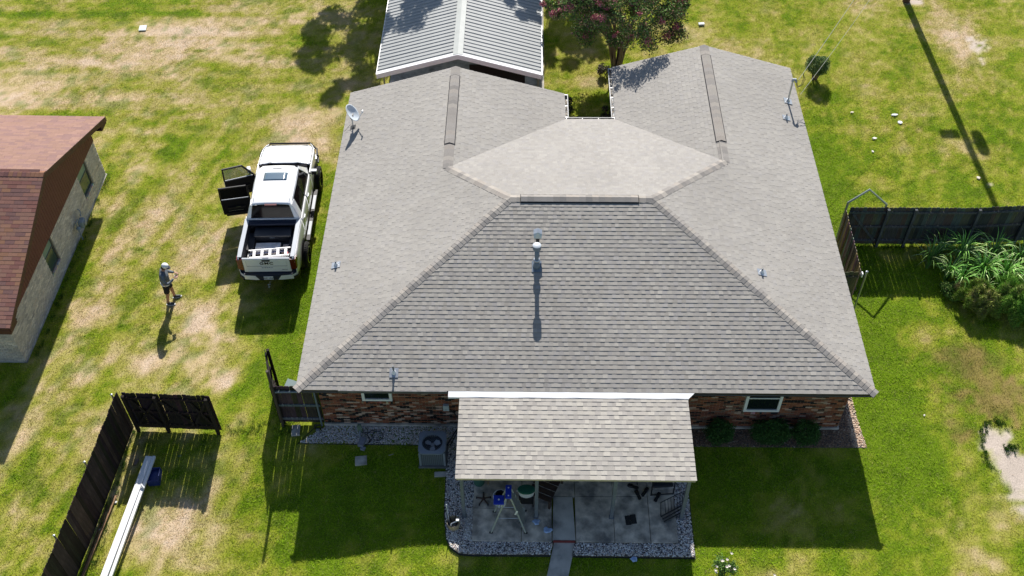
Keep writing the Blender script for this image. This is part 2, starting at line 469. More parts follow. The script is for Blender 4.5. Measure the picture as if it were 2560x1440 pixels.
o = b.build('threshold_strip', mat('red_paint', (.20, .035, .03), .7, var=.2), patio)

# ---- gravel ---------------------------------------------------------
def ico(sub=1):
    bm = bmesh.new(); bmesh.ops.create_icosphere(bm, subdivisions=sub, radius=1.0)
    v = np.array([tuple(q.co) for q in bm.verts]); f = np.array([[l.index for l in p.verts] for p in bm.faces]); bm.free()
    return v, f
ICV, ICF = ico(1)
def stones(name, pts, sizes, cols, label, zf=None, parent=None):
    n = len(pts); k = len(ICV)
    S = np.stack([sizes * RNG.uniform(.7, 1.4, n), sizes * RNG.uniform(.6, 1.1, n), sizes * RNG.uniform(.4, .8, n)], -1)
    a = RNG.uniform(0, np.pi, n); c, s = np.cos(a), np.sin(a)
    L = ICV[None] * S[:, None] * RNG.uniform(.8, 1.15, (n, k, 1))
    X = L[..., 0] * c[:, None] - L[..., 1] * s[:, None]; Y = L[..., 0] * s[:, None] + L[..., 1] * c[:, None]
    V = np.stack([X + pts[:, 0:1], Y + pts[:, 1:2], L[..., 2] + pts[:, 2:3]], -1).reshape(-1, 3)
    F = (ICF[None] + (np.arange(n) * k)[:, None, None]).reshape(-1, 3)
    o = bpy.data.objects.new(name, fast_mesh(name, V, F, np.repeat(cols, k, axis=0), [M_stone])); C.objects.link(o)
    o.parent = parent
    return tag(o, label, None if parent else 'gravel', kind='stuff')
def poly_pts(poly, n):
    P = np.array(poly); lo, hi = P.min(0), P.max(0); out = []
    while len(out) < n:
        q = RNG.uniform(lo, hi, (n, 2)); m = np.zeros(n, bool); j = len(P) - 1
        for i in range(len(P)):
            a, b = P[i], P[j]
            cnd = ((a[1] > q[:, 1]) != (b[1] > q[:, 1])) & (q[:, 0] < (b[0] - a[0]) * (q[:, 1] - a[1]) / (b[1] - a[1] + 1e-12) + a[0])
            m ^= cnd; j = i
        out += list(q[m])
    return np.array(out[:n])
BED = [(-.28, -.2), (.2, .44), (4.95, .44), (4.95, -3.1), (5.0, -3.5), (7.52, -3.5), (7.48, -3.88), (5.2, -3.88), (4.86, -3.8),
       (4.6, -3.62), (4.48, -3.36), (4.38, -2.6), (4.36, -1.1), (4.33, -.22)]
BED1 = [(-.28, -.2), (.5, .45), (4.95, .45), (4.95, -.22)]
BED2 = [(4.36, -.2), (5.2, -.2), (5.2, -3.48), (7.53, -3.48), (7.44, -3.86), (5.2, -3.88), (4.86, -3.84), (4.6, -3.66), (4.48, -3.38), (4.38, -2.6), (4.34, -1.0)]
BED3 = [(8.15, -3.5), (11.12, -3.5), (11.12, -.2), (11.56, -.2), (11.55, -3.9), (8.07, -3.88)]
gp = np.concatenate([poly_pts(BED1, 5200), poly_pts(BED2, 5600), poly_pts(BED3, 4400)])
zz = RNG.uniform(-.012, .014, len(gp))
pal = np.array([(.62, .60, .58), (.50, .47, .44), (.38, .36, .38), (.55, .44, .40), (.27, .27, .30), (.70, .69, .68), (.46, .40, .33), (.20, .19, .20)])
gc = 1.28 * pal[RNG.choice(8, len(gp), p=[.22, .17, .13, .1, .1, .14, .09, .05])] * RNG.uniform(.8, 1.1, (len(gp), 1))
gc = np.clip(gc, 0, .82)
stones('river_gravel', np.c_[gp, zz], RNG.uniform(.012, .028, len(gp)), gc, 'grey and white river gravel bed around the patio and along the brick wall')
for nm, bd in (('gravel_bed_base', BED1), ('gravel_bed_base', BED2), ('gravel_bed_base', BED3)):
    b = MB(); b.prism([(x, y, -.12) for x, y in bd], (0, 0, .105)); o = b.build(nm, mat('bed_soil', (.10, .09, .085), .95, var=.3, scale=20)); o['kind'] = 'structure'
# thin black edging along the beds
b = MB()
e = [(-.30, -.22), (4.34, -.24)]
b.tube([(x, y, tz(x, y) - .0) for x, y in [(.2, .44), (-.30, -.22), (1.5, -.235), (3.42, -.24)]], .014, 5)
b.tube([(x, y, tz(x, y) * .8) for x, y in [(4.33, -1.05), (4.36, -2.6), (4.46, -3.38), (4.6, -3.68), (4.86, -3.87), (5.2, -3.9), (7.44, -3.89)]], .014, 5)
b.tube([(x, y, tz(x, y) * .8) for x, y in [(8.05, -3.9), (11.57, -3.92), (11.58, -.25)]], .014, 5)
tag(b.build('bed_edging', M_black), 'black plastic edging strip around the gravel beds', 'edging')
# mulch bed, front right
MUL = [(11.56, -.2), (17.18, -.2), (17.12, .5), (11.56, .5)]
MUL2 = [(16.42, .4), (17.12, .4), (16.98, 5.0), (16.42, 5.0)]
b = MB(); b.prism([(x, y, -.1) for x, y in MUL], (0, 0, .10)); o = b.build('mulch_bed_base', MATS['bed_soil']); o['kind'] = 'structure'
b = MB(); b.prism([(x, y, -.1) for x, y in MUL2], (0, 0, .099)); o = b.build('mulch_bed_base', MATS['bed_soil']); o['kind'] = 'structure'
mp_ = np.concatenate([poly_pts(MUL, 7000), poly_pts(MUL2, 4400)])
light = ssn((mp_[:, 0] - 16.70) / .15)
c1 = np.array([(.24, .15, .10), (.15, .10, .07), (.32, .22, .15), (.44, .36, .29)])[RNG.choice(4, len(mp_), p=[.45, .3, .18, .07])]
c2 = np.array([(.62, .45, .32), (.50, .34, .24), (.70, .58, .45)])[RNG.choice(3, len(mp_))]  # edge tans carry the sunlight beyond the eave shadow
mc = c1 * (1 - light[:, None]) + c2 * light[:, None]
stones('mulch_chips', np.c_[mp_, RNG.uniform(-.005, .02, len(mp_))], RNG.uniform(.012, .028, len(mp_)), mc, 'brown bark chips and pale stone edge coloured sunlit tan under the right front window')
# leaf litter in the rear notch
LIT = [(8.3, 12.9), (10.6, 12.9), (10.2, 14.1), (9.4, 14.5), (8.4, 15.0)]
lp = poly_pts(LIT, 2600)
lc = np.array([(.18, .11, .08), (.30, .22, .15), (.12, .09, .07), (.40, .34, .26)])[RNG.choice(4, len(lp))]
stones('leaf_litter', np.c_[lp, RNG.uniform(-.01, .015, len(lp))], RNG.uniform(.015, .04, len(lp)), lc, 'brown leaf litter and chips in the nook behind the house')

# ================================================================== HOUSE
W_, DM, WL, WR, DL, DR, PI_, HE = 16.8774, 12.3774, 8.1036, 6.9191, 13.878, 15.5169, .3021, 2.5
OV = .4822
house = empty('brick_house', (0, 0, 0), label='long red brick ranch house with a large grey shingled hip roof in the middle', cat='house')
roof = MB()
# roof deck: a closed underside sheet following the roof planes, 20 mm below the shingles
def zr(d): return HE + PI_ * d
def P3(x, y, z): return (x, y, z)
deck_t = -.012
pl = {
 'front': [(0, 0, HE), (W_, 0, HE), (W_ - DM / 2, DM / 2, zr(DM / 2)), (DM / 2, DM / 2, zr(DM / 2))],
 'left': [(0, DL, HE), (0, 0, HE), (DM / 2, DM / 2, zr(DM / 2)), (WL / 2, DM - WL / 2, zr(WL / 2)), (WL / 2, DL, zr(WL / 2))],
 'right': [(W_, 0, HE), (W_, DR, HE), (W_ - WR / 2, DR, zr(WR / 2)), (W_ - WR / 2, DM - WR / 2, zr(WR / 2)), (W_ - DM / 2, DM / 2, zr(DM / 2))],
 'rear': [(W_ - WR, DM, HE), (WL, DM, HE), (WL / 2, DM - WL / 2, zr(WL / 2)), (DM / 2, DM / 2, zr(DM / 2)), (W_ - DM / 2, DM / 2, zr(DM / 2)), (W_ - WR / 2, DM - WR / 2, zr(WR / 2))],
 'inl': [(WL, DM, HE), (WL, DL, HE), (WL / 2, DL, zr(WL / 2)), (WL / 2, DM - WL / 2, zr(WL / 2))],
 'inr': [(W_ - WR, DR, HE), (W_ - WR, DM, HE), (W_ - WR / 2, DM - WR / 2, zr(WR / 2)), (W_ - WR / 2, DR, zr(WR / 2))],
}
for k, poly in pl.items():
    n = len(poly)
    roof.add([(x, y, z + deck_t) for x, y, z in poly], [tuple(range(n))], (.2, .19, .18))
    roof.add([(x, y, z + deck_t - .10) for x, y, z in poly], [tuple(range(n))[::-1]], (.2, .19, .18))
roofo = roof.build('roof', M_shin, house)

TONES = [(.326, .308, .282), (.312, .294, .271), (.338, .320, .293), (.298, .282, .262), (.316, .301, .287), (.356, .336, .304), (.312, .292, .264)]
def tone(T, amt=.045):
    t = random.choice(T); q = random.uniform(1 - amt, 1 + amt); return tuple(c * q for c in t)

class Shingles:
    def __init__(s, T, wid=(.10, .165), e=.143, thick=(.011, .0168), full=False):
        s.T, s.wid, s.e, s.th = T, wid, e, thick; s.full = full; s.rest = MB(); s.cache = {}
    def piece(s, mb, O, U, V, N, ab, bb, at, bt, v0, v1, hb, ht, col):
        def p(u, v, h): return O + U * u + V * v + N * h
        mb.add([p(ab, v0, 0), p(bb, v0, 0), p(bb, v0, hb), p(ab, v0, hb), p(at, v1, ht), p(bt, v1, ht), p(at, v1, -.004), p(bt, v1, -.004)],
               [(0, 1, 2, 3), (3, 2, 5, 4), (0, 3, 4, 6), (1, 7, 5, 2)], col)
    def plane(s, O, U, V, vmax, rng, parent, indiv=0, ulim=1e9):
        O, U, V = Vector(O), Vector(U).normalized(), Vector(V).normalized(); N = U.cross(V)
        if N.z < 0: N = -N
        nrow = int(math.ceil(vmax / s.e)); made = 0
        Mw = Matrix((U, V, N)).transposed().to_4x4()
        for i in range(nrow):
            v0 = i * s.e; v1 = min(v0 + s.e + .004, vmax)
            r0 = rng(v0); r1 = rng(min(v0 + s.e, vmax))
            lo, hi = min(r0[0], r1[0]), max(r0[1], r1[1])
            if hi <= lo: continue
            u = lo - random.uniform(0, s.wid[0]); tabk = random.random() < .5
            if s.full: u = lo - (0 if i % 2 else s.wid[0] / 2)
            while u < hi:
                w = random.uniform(*s.wid); a, b_ = u, u + w; u += w + (.003 if s.full else 0)
                ab, bb = max(a, r0[0]), min(b_, r0[1]); at, bt = max(a, r1[0]), min(b_, r1[1])
                if bb - ab < .004 and bt - at < .004: continue
                if bb < ab: ab = bb = min(max((ab + bb) / 2, r0[0]), r0[1])
                if bt < at: at = bt = min(max((at + bt) / 2, r1[0]), r1[1])
                tabk = not tabk if random.random() < .88 else tabk; tab = tabk
                hb = s.th[1] if tab else s.th[0]
                hb += random.uniform(-.001, .0015)
                pw_ = O + U * a + V * v0; st_ = 1 + .07 * mnoise.noise(pw_ * .35) + .05 * mnoise.noise(Vector((pw_.x * 1.1, pw_.y * 1.1, 3.7)))
                col = tuple(c * st_ for c in tone(s.T))
                if tab: col = tuple(c * 1.03 for c in col)
                clean = abs(ab - at) < 1e-6 and abs(bb - bt) < 1e-6
                if made < indiv and clean and (a >= lo) and a < lo + ulim:
                    key = (round(w * 25), tab, random.randrange(5))
                    if key not in s.cache:
                        mb = MB(); wq = key[0] / 25.0
                        s.piece(mb, Vector((0, 0, 0)), Vector((1, 0, 0)), Vector((0, 1, 0)), Vector((0, 0, 1)), 0, wq, 0, wq, 0, s.e + .004, hb, .004, col)
                        s.cache[key] = mb.mesh('shingle', M_shin)
                    wq = key[0] / 25.0
                    m4 = Mw.copy(); m4.translation = O + U * ab + V * v0
                    m4 = m4 @ Matrix.Diagonal(((bb - ab) / wq, 1, 1, 1))
                    inst('shingle', s.cache[key], parent, mw=m4); made += 1
                else:
                    s.piece(s.rest, O, U, V, N, ab, bb, at, bt, v0, v1, hb, .003, col)
        return made

sec = math.sqrt(1 + PI_ ** 2)
S = Shingles([(a_ * 1.0, b_ * .99, c_ * .975) for a_, b_, c_ in TONES])
def sl(d): return d * sec       # slope length for plan distance
cu = lambda v: v / sec
Vf = Vector((0, 1, PI_)); Vl = Vector((1, 0, PI_)); Vr = Vector((-1, 0, PI_)); Vb = Vector((0, -1, PI_))
S.plane((0, 0, HE), (1, 0, 0), Vf, sl(DM / 2), lambda v: (cu(v), W_ - cu(v)), roofo, 300)
S.T = [tuple(.45 * a_ + .55 * b_ for a_, b_ in zip(t_, (.324, .306, .281))) for t_ in TONES]
S.plane((0, 0, HE), (0, 1, 0), Vl, sl(DM / 2), lambda v: (cu(v), DL if cu(v) <= WL / 2 else DM - cu(v)), roofo)
S.plane((W_, 0, HE), (0, 1, 0), Vr, sl(DM / 2), lambda v: (cu(v), DR if cu(v) <= WR / 2 else DM - cu(v)), roofo)
S.plane((WL, 0, HE), (0, 1, 0), Vr, sl(WL / 2), lambda v: (DM - cu(v), DL), roofo)
S.plane((W_ - WR, 0, HE), (0, 1, 0), Vl, sl(WR / 2), lambda v: (DM - cu(v), DR), roofo)
S.T = [tuple(.6 * a_ + .4 * b_ for a_, b_ in zip(t_, (.320, .305, .290))) for t_ in TONES]
S.plane((0, DM, HE), (1, 0, 0), Vb, sl(DM / 2), lambda v: (WL - cu(v) if cu(v) <= WL / 2 else cu(v), W_ - WR + cu(v) if cu(v) <= WR / 2 else W_ - cu(v)), roofo)
S.rest.build('shingle_field', M_shin, roofo, kind='stuff')

CAPT = [(.32, .295, .265), (.27, .25, .23), (.35, .32, .285), (.235, .22, .205), (.31, .28, .25), (.29, .27, .25)]
def caps(P0, P1, nA, nB, parent, name='ridge_cap', step=.145, wide=.15, lift=.012, T=CAPT, m=None):
    P0, P1, nA, nB = Vector(P0), Vector(P1), Vector(nA).normalized(), Vector(nB).normalized()
    d = (P1 - P0); L = d.length; d.normalize()
    up = (nA + nB).normalized()
    def wing(nrm):
        w = nrm.cross(d)
        if w.dot(nB if nrm is nA else nA) < 0: w = w
        # point away from the ridge (downwards)
        if w.z > 0: w = -w
        return w.normalized()
    wA, wB = wing(nA), wing(nB)
    k = int(L / step)
    st = L / k
    for i in range(k):
        a = P0 + d * (i * st); b_ = P0 + d * ((i + 1) * st + .03)
        mb = MB(); col = tone(T, .06)
        h0, h1 = lift + .013, lift + .003
        mb.add([a + wA * wide + nA * h0 * .8, a + up * (h0 + .004), a + wB * wide + nB * h0 * .8,
                b_ + wA * wide + nA * h1 * .8, b_ + up * (h1 + .004), b_ + wB * wide + nB * h1 * .8,
                a + wA * wide, a + up * .002, a + wB * wide, b_ + wA * wide, b_ + wB * wide],
               [(0, 1, 4, 3), (1, 2, 5, 4), (6, 7, 1, 0), (7, 8, 2, 1), (6, 0, 3, 9), (8, 10, 5, 2)], col)
        mb.build(name, m or M_shin, parent)
nf, nl, nr, nb = Vector((0, -PI_, 1)), Vector((-PI_, 0, 1)), Vector((PI_, 0, 1)), Vector((0, PI_, 1))
zr2 = zr(DM / 2)
caps((0, 0, HE), (DM / 2, DM / 2, zr2), nl, nf, roofo)
caps((W_, 0, HE), (W_ - DM / 2, DM / 2, zr2), nr, nf, roofo)
caps((WL / 2, DM - WL / 2, zr(WL / 2)), (DM / 2, DM / 2, zr2), nl, nb, roofo, step=.2)
caps((W_ - WR / 2, DM - WR / 2, zr(WR / 2)), (W_ - DM / 2, DM / 2, zr2), nr, nb, roofo, step=.2)
caps((DM / 2, DM / 2, zr2), (W_ - DM / 2, DM / 2, zr2), nf, nb, roofo, lift=.016, step=.2, wide=.15)
caps((WL / 2, DL, zr(WL / 2)), (WL / 2, DM - WL / 2, zr(WL / 2)), nl, nr, roofo, lift=.02, step=.18, wide=.17)
caps((W_ - WR / 2, DR, zr(WR / 2)), (W_ - WR / 2, DM - WR / 2, zr(WR / 2)), nl, nr, roofo, lift=.02, step=.18, wide=.17)
# ridge vents: black louvred base under the caps
def ridge_vent(P0, P1, nA, nB, wide=.16, h=.042):
    P0, P1, nA, nB = Vector(P0), Vector(P1), Vector(nA).normalized(), Vector(nB).normalized()
    d = (P1 - P0).normalized(); mb = MB()
    def wing(nrm):
        w = nrm.cross(d); return (w if w.z < 0 else -w).normalized()
    for nn, wgt in ((nA, wing(nA)), (nB, wing(nB))):
        a0, a1 = P0 + wgt * wide, P1 + wgt * wide
        mb.prism([a0 + nn * .012, a0 + wgt * .028 + nn * .012, a0 + wgt * .028 + nn * (h - .01), a0 + nn * h], P1 - P0, (.012, .012, .014))
    up = (nA + nB).normalized()
    mb.add([P0 + wing(nA) * wide + nA * (h - .004), P0 + up * (h + .01), P0 + wing(nB) * wide + nB * (h - .004),
            P1 + wing(nA) * wide + nA * (h - .004), P1 + up * (h + .01), P1 + wing(nB) * wide + nB * (h - .004)], [(0, 1, 4, 3), (1, 2, 5, 4)], (.30, .28, .27))
    for E in (P0, P1):
        mb.prism([E + wing(nA) * (wide + .02), E + up * .01, E + up * (h + .016), E + wing(nA) * (wide + .02) + nA * h], d * .02, (.012, .012, .014))
        mb.prism([E + wing(nB) * (wide + .02), E + up * .01, E + up * (h + .016), E + wing(nB) * (wide + .02) + nB * h], d * .02, (.012, .012, .014))
    v = mb.build('ridge_vent', M_attr, roofo)
    caps(P0 + d * .02, P1 - d * .02, nA, nB, v, name='vent_cap', lift=h + .004, step=.2, wide=wide - .01)
ridge_vent((WL / 2, 13.35, zr(WL / 2)), (WL / 2, 9.55, zr(WL / 2)), nl, nr)
ridge_vent((W_ - WR / 2, 14.9, zr(WR / 2)), (W_ - WR / 2, 9.95, zr(WR / 2)), nl, nr)
ridge_vent((DM / 2 + .32, DM / 2, zr2), (W_ - DM / 2 - .45, DM / 2, zr2), nf, nb)

# fascia, soffit, drip edges, gables
def eave(name, a, b_, inward, m=M_trim, w=.02, h=.16, zt=HE - .015):
    a, b_, q = Vector(a), Vector(b_), Vector(inward)
    mb = MB(); mb.prism([(a.x, a.y, zt - h), (b_.x, b_.y, zt - h), (b_.x + q.x * w, b_.y + q.y * w, zt - h), (a.x + q.x * w, a.y + q.y * w, zt - h)], (0, 0, h))
    return mb.build(name, m, house)
eave('fascia', (.02, .02), (W_ - .02, .02), (0, 1))
eave('fascia', (.02, .045), (.02, DL - .02), (1, 0)); eave('fascia', (W_ - .02, .045), (W_ - .02, DR - .02), (-1, 0))
eave('fascia', (WL, DM - .02), (WL, DL), (-1, 0), h=.15); eave('fascia', (W_ - WR, DM - .02), (W_ - WR, DR), (1, 0), h=.15)
eave('fascia', (WL + .01, DM), (W_ - WR - .01, DM), (0, -1), h=.15)
mb = MB()
mb.bx(.05, W_ - .05, .05, OV, HE - .18, HE - .165); mb.bx(.05, OV, OV + .003, DL - .03, HE - .18, HE - .165); mb.bx(W_ - OV, W_ - .05, OV + .003, DR - .03, HE - .18, HE - .165)
mb.build('soffit', mat('soffit_paint', (.22, .20, .18), .8), house)
mb = MB(); mb.bx(1.25, 4.43, -.032, -.004, HE - .10, HE + .012)
mb.build('eave_gutter', mat('weathered_dark_gutter', (.10, .10, .11), .6, var=.3, scale=5), house, label='short dark weathered length of eave trim')
mb = MB(); mb.bx(4.45, W_ - .02, -.012, -.002, HE - .03, HE + .004); mb.build('drip_edge', M_trim, house)
# rake trims
for (x0, x1, y, zc) in ((0, WL, DL, 0), (W_ - WR, W_, DR, 0)):
    xm = (x0 + x1) / 2; zt = zr((x1 - x0) / 2)
    for (xa, za, xb, zb) in ((x0, HE, xm, zt), (x1, HE, xm, zt)):
        mb = MB(); mb.prism([(xa, y - .02, za - .16), (xb, y - .02, zb - .16), (xb, y - .02, zb - .0), (xa, y - .02, za - .0)], (0, .03, 0)); mb.build('rake_board', M_white, house)
# walls
T_ = .2
wl = MB()
x0, x1 = OV, W_ - OV
iw = WL - OV; ir = W_ - WR + OV; yl = DL - .25; yr = DR - .25; yn = DM - OV
def wall_box(mb, xa, xb, ya, yb, z1=HE - .17): mb.bx(xa, xb, ya, yb, .0, z1)
wall_box(wl, x0 + .02, x1 - .02, OV + .02, OV + T_)
wall_box(wl, x0 + .02, x0 + T_, OV + T_, yl); wall_box(wl, x1 - T_, x1 - .02, OV + T_, yr)
wall_box(wl, x0 + T_, iw, yl - T_, yl); wall_box(wl, ir, x1 - T_, yr - T_, yr)
wall_box(wl, iw - T_, iw, yn, yl - T_); wall_box(wl, ir, ir + T_, yn, yr - T_)
wall_box(wl, iw, ir, yn - T_, yn)
for (a, b_, y) in ((x0 + .02, iw, yl), (ir, x1 - .02, yr)):
    xm = (a + b_) / 2
    wl.prism([(a, y - T_, HE - .17), (b_, y - T_, HE - .17), (xm, y - T_, HE + PI_ * (xm - a) + .02)], (0, T_, 0))
wallo = wl.build('wall', M_mortar, house)
mb = MB(); mb.bx(x0 - .03, x1 + .03, OV - .04, OV + .3, -.15, .10); mb.bx(x0 - .03, x0 + .3, OV + .3, yl, -.15, .10); mb.bx(x1 - .3, x1 + .03, OV + .3, yr, -.15, .10)
mb.build('foundation', M_conc, house)

REDS = [((.26, .10, .06), .24), ((.20, .075, .05), .20), ((.32, .13, .07), .12), ((.026, .022, .022), .19), ((.48, .34, .27), .08), ((.20, .13, .09), .12), ((.36, .19, .13), .05)]
def pick(pal):
    r = random.random(); s = 0
    for c, p in pal:
        s += p
        if r < s: return c
    return pal[0][0]
BRC = {}
def bricks(parent, O, U, N, width, z0, z1, holes, pal, indiv=0, bl=.2, bh=.0665, jt=.013, zt=None, rest=None, key='r'):
    """bricks laid on a wall face. O corner (x,y); holes = (u0,u1,z0,z1)"""
    O, U, N = Vector((*O, 0)), Vector((*U, 0)), Vector((*N, 0)); made = 0
    rows = int((z1 - z0) / bh)
    own = rest is None
    if own: rest = MB()
    Mw = Matrix((U, N, Vector((0, 0, 1)))).transposed().to_4x4()
    streak = {}
    for r in range(rows):
        z = z0 + r * bh; u = -(r % 2) * bl / 2
        run = 0; runc = None
        while u < width:
            a, b_ = max(u, 0), min(u + bl - jt, width); u += bl
            if b_ - a < .03: continue
            zc = z + bh / 2
            segs = [(a, b_)]
            for (h0, h1, hz0, hz1) in holes:
                if hz0 - .01 < zc < hz1 + .01:
                    ns = []
                    for (p, q) in segs:
                        if q <= h0 or p >= h1: ns.append((p, q))
                        else:
                            if h0 - p > .03: ns.append((p, h0))
                            if q - h1 > .03: ns.append((h1, q))
                    segs = ns
            for (p, q) in segs:
                if zt and z + bh > zt((p + q) / 2): continue
                if run <= 0 or runc is None or random.random() < .75:
                    runc = pick(pal); run = random.choice((1, 1, 1, 2))
                run -= 1
                k = random.uniform(.82, 1.15); col = tuple(c * k for c in runc)
                pr = .012 + random.uniform(-.002, .003)
                if made < indiv and abs((q - p) - (bl - jt)) < 1e-4:
                    kk = (key, random.randrange(14))
                    if kk not in BRC:
                        m1 = MB(); m1.bx(0, bl - jt, -.02, pr, 0, bh - jt, col); BRC[kk] = m1.mesh('brick', M_brick)
                    m4 = Mw.copy(); m4.translation = O + U * p + Vector((0, 0, z))
                    inst('brick', BRC[kk], parent, mw=m4); made += 1
                else:
                    A = O + U * p + Vector((0, 0, z)); 
                    P_ = [A - N * .01, A + U * (q - p) - N * .01, A + U * (q - p) + N * pr, A + N * pr]
                    rest.prism(P_, (0, 0, bh - jt), col)
    if own: rest.build('brick_field', M_brick, parent, kind='stuff')
    return made
WIN1 = (1.78, 2.69, 1.33, 2.25); WIN2 = (13.33, 14.42, .93, 2.25)      # x0,x1,z0,z1
rest = MB()
hz = [(WIN1[0] - OV - .02, WIN1[1] - OV + .02, WIN1[2] - .09, 2.4)]
bricks(wallo, (OV, OV + .02), (1, 0), (0, -1), 4.4, .11, 2.32, hz, REDS, 300, rest=rest)
hz2 = [(WIN2[0] - 4.9, WIN2[1] - 4.9, WIN2[2] - .09, 2.4), (3.0, 4.8, 0, 2.1), (6.02 - .01, 6.03, 0, 0)]
bricks(wallo, (4.9, OV + .02), (1, 0), (0, -1), W_ - OV - 4.92, .11, 2.32, [(WIN2[0] - 4.9 - .02, WIN2[1] - 4.9 + .02, WIN2[2] - .09, 2.4), (3.0, 4.8, 0, 2.1)], REDS, 0, rest=rest)
bricks(wallo, (OV + .02, OV + .02), (0, 1), (-1, 0), yl - OV, .11, 2.32, [], REDS, 0, rest=rest)
bricks(wallo, (W_ - OV - .02, OV + .02), (0, 1), (1, 0), yr - OV, .11, 2.32, [], REDS, 0, rest=rest)
bricks(wallo, (iw, yn), (1, 0), (0, 1), ir - iw, .11, 2.32, [(.7, 1.6, .0, 2.1)], REDS, 0, rest=rest)
bricks(wallo, (iw, yn), (0, 1), (1, 0), yl - yn, .11, 2.32, [], REDS, 0, rest=rest)
bricks(wallo, (ir, yn), (0, 1), (-1, 0), yr - yn, .11, 2.32, [], REDS, 0, rest=rest)
bricks(wallo, (OV, yl), (1, 0), (0, 1), iw - OV, .11, 3.6, [], REDS, 0, rest=rest, zt=lambda u: HE - .1 + PI_ * min(u, iw - OV - u))
bricks(wallo, (ir, yr), (1, 0), (0, 1), x1 - ir, .11, 3.5, [], REDS, 0, rest=rest, zt=lambda u: HE - .1 + PI_ * min(u, x1 - ir - u))
rest.build('brick_field', M_brick, wallo, kind='stuff')
# windows
M_screen = mat('window_glass_dark', (.010, .016, .016), .12, spec=.6)
def window(parent, x0, x1, z0, z1, y, wf=.085, sill=True, mf=M_white, rz=0, brickpal=REDS, loc=None):
    w = x1 - x0; h = z1 - z0
    q = empty('window', (x0, y, z0) if loc is None else loc); q.parent = parent; q.rotation_euler.z = rz
    for k in ('label', 'category'):
        if k in q: del q[k]
    f = MB()
    f.bx(0, w, -.035, .02, 0, wf); f.bx(0, w, -.035, .02, h - wf, h); f.bx(0, wf, -.035, .02, wf, h - wf); f.bx(w - wf, w, -.035, .02, wf, h - wf)
    f.build('window_frame', mf, q)
    p = MB(); p.bx(wf, w - wf, .002, .012, wf, h - wf); p.build('pane', M_screen, q)
    s_ = MB(); s_.bx(wf, w - wf, -.016, .001, h * .5 - .02, h * .5 + .02); s_.build('meeting_rail', mf, q)
    if sill:
        sb = MB(); u = -.03
        while u < w + .02:
            sb.bx(u, u + .06, -.06, .03, -.085, -.004, tuple(c * random.uniform(.8, 1.2) for c in pick(brickpal))); u += .068
        sb.build('brick_sill', M_brick, q)
    return q
window(house, WIN1[0], WIN1[1], WIN1[2], WIN1[3], OV + .005)
window(house, WIN2[0], WIN2[1], WIN2[2], WIN2[3], OV + .005)
# patio door behind the porch
d = empty('patio_door', (7.9, OV + .01, .1)); d.parent = house
f = MB(); f.bx(0, 1.8, -.03, .03, 0, .08); f.bx(0, 1.8, -.03, .03, 1.95, 2.03); f.bx(0, .07, -.03, .03, .08, 1.95); f.bx(1.73, 1.8, -.03, .03, .08, 1.95); f.bx(.87, .93, -.03, .03, .08, 1.95)
f.build('door_frame', M_white, d)
f = MB(); f.bx(.07, .87, 0, .012, .08, 1.95); f.build('pane', M_glass, d); f = MB(); f.bx(.93, 1.73, 0, .012, .08, 1.95); f.build('pane', M_glass, d)
# rear gutters in the notch
def gutter(name, a, b_, out, z=HE - .03, w=.115, h=.11, m=mat('grey_gutter', (.30, .31, .32), .6, var=.3), hang=.55):
    a, b_, q = Vector((*a, z)), Vector((*b_, z)), Vector((*out, 0)); mb = MB(); t = .008
    def pr(o0, o1, h0, h1): mb.prism([a + q * o0 + Vector((0, 0, h0)), a + q * o1 + Vector((0, 0, h0)), a + q * o1 + Vector((0, 0, h1)), a + q * o0 + Vector((0, 0, h1))], b_ - a)
    pr(.004, w, -h, -h + t); pr(.004, .012, -h, 0); pr(w - t, w + .012, -h, .01)
    for e in (a, b_): 
        dv = (b_ - a).normalized() * .006
        mb.prism([e + q * .004 + Vector((0, 0, -h)), e + q * w + Vector((0, 0, -h)), e + q * w, e + q * .004], dv)
    g_ = mb.build(name, m, house)
    lp_ = MB(); lp_.prism([a + q * (w + .0125) + Vector((0, 0, -.03)), a + q * (w + .019) + Vector((0, 0, -.03)), a + q * (w + .019) + Vector((0, 0, .012)), a + q * (w + .0125) + Vector((0, 0, .012))], b_ - a); lp_.build('gutter_lip', mat('pale_gutter_lip', (.50, .50, .50), .5), g_)
    L = (b_ - a).length; k = max(2, int(L / hang)); dd_ = (b_ - a).normalized()
    for i in range(k + 1):
        hm = MB(); c0 = a + dd_ * (.04 + (L - .08) * i / k)
        hm.prism([c0 + q * .0 + Vector((0, 0, -.012)), c0 + q * w + Vector((0, 0, -.012)), c0 + q * w, c0 + q * .0], dd_ * .025); hm.build('hanger', M_white, g_)
    lf = MB()
    for i in range(int(L * 60)):
        c0 = a + dd_ * random.uniform(.02, L - .02) + q * random.uniform(.02, w - .02) + Vector((0, 0, -h + random.uniform(.012, .04)))
        lf.box(c0, (.04, .025, .006), random.choice([(.30, .24, .17), (.55, .5, .42), (.12, .10, .08), (.2, .2, .2)]), rot=random.random() * 3)
    lf.build('gutter_debris', M_attr, g_, kind='stuff')
gutter('gutter', (WL, DM + .1), (WL, DL), (1, 0)); gutter('gutter', (W_ - WR, DM + .1), (W_ - WR, DR - .02), (-1, 0))
gutter('gutter', (WL + .0, DM), (W_ - WR, DM), (0, 1), m=mat('dark_gutter', (.06, .065, .07), .5))

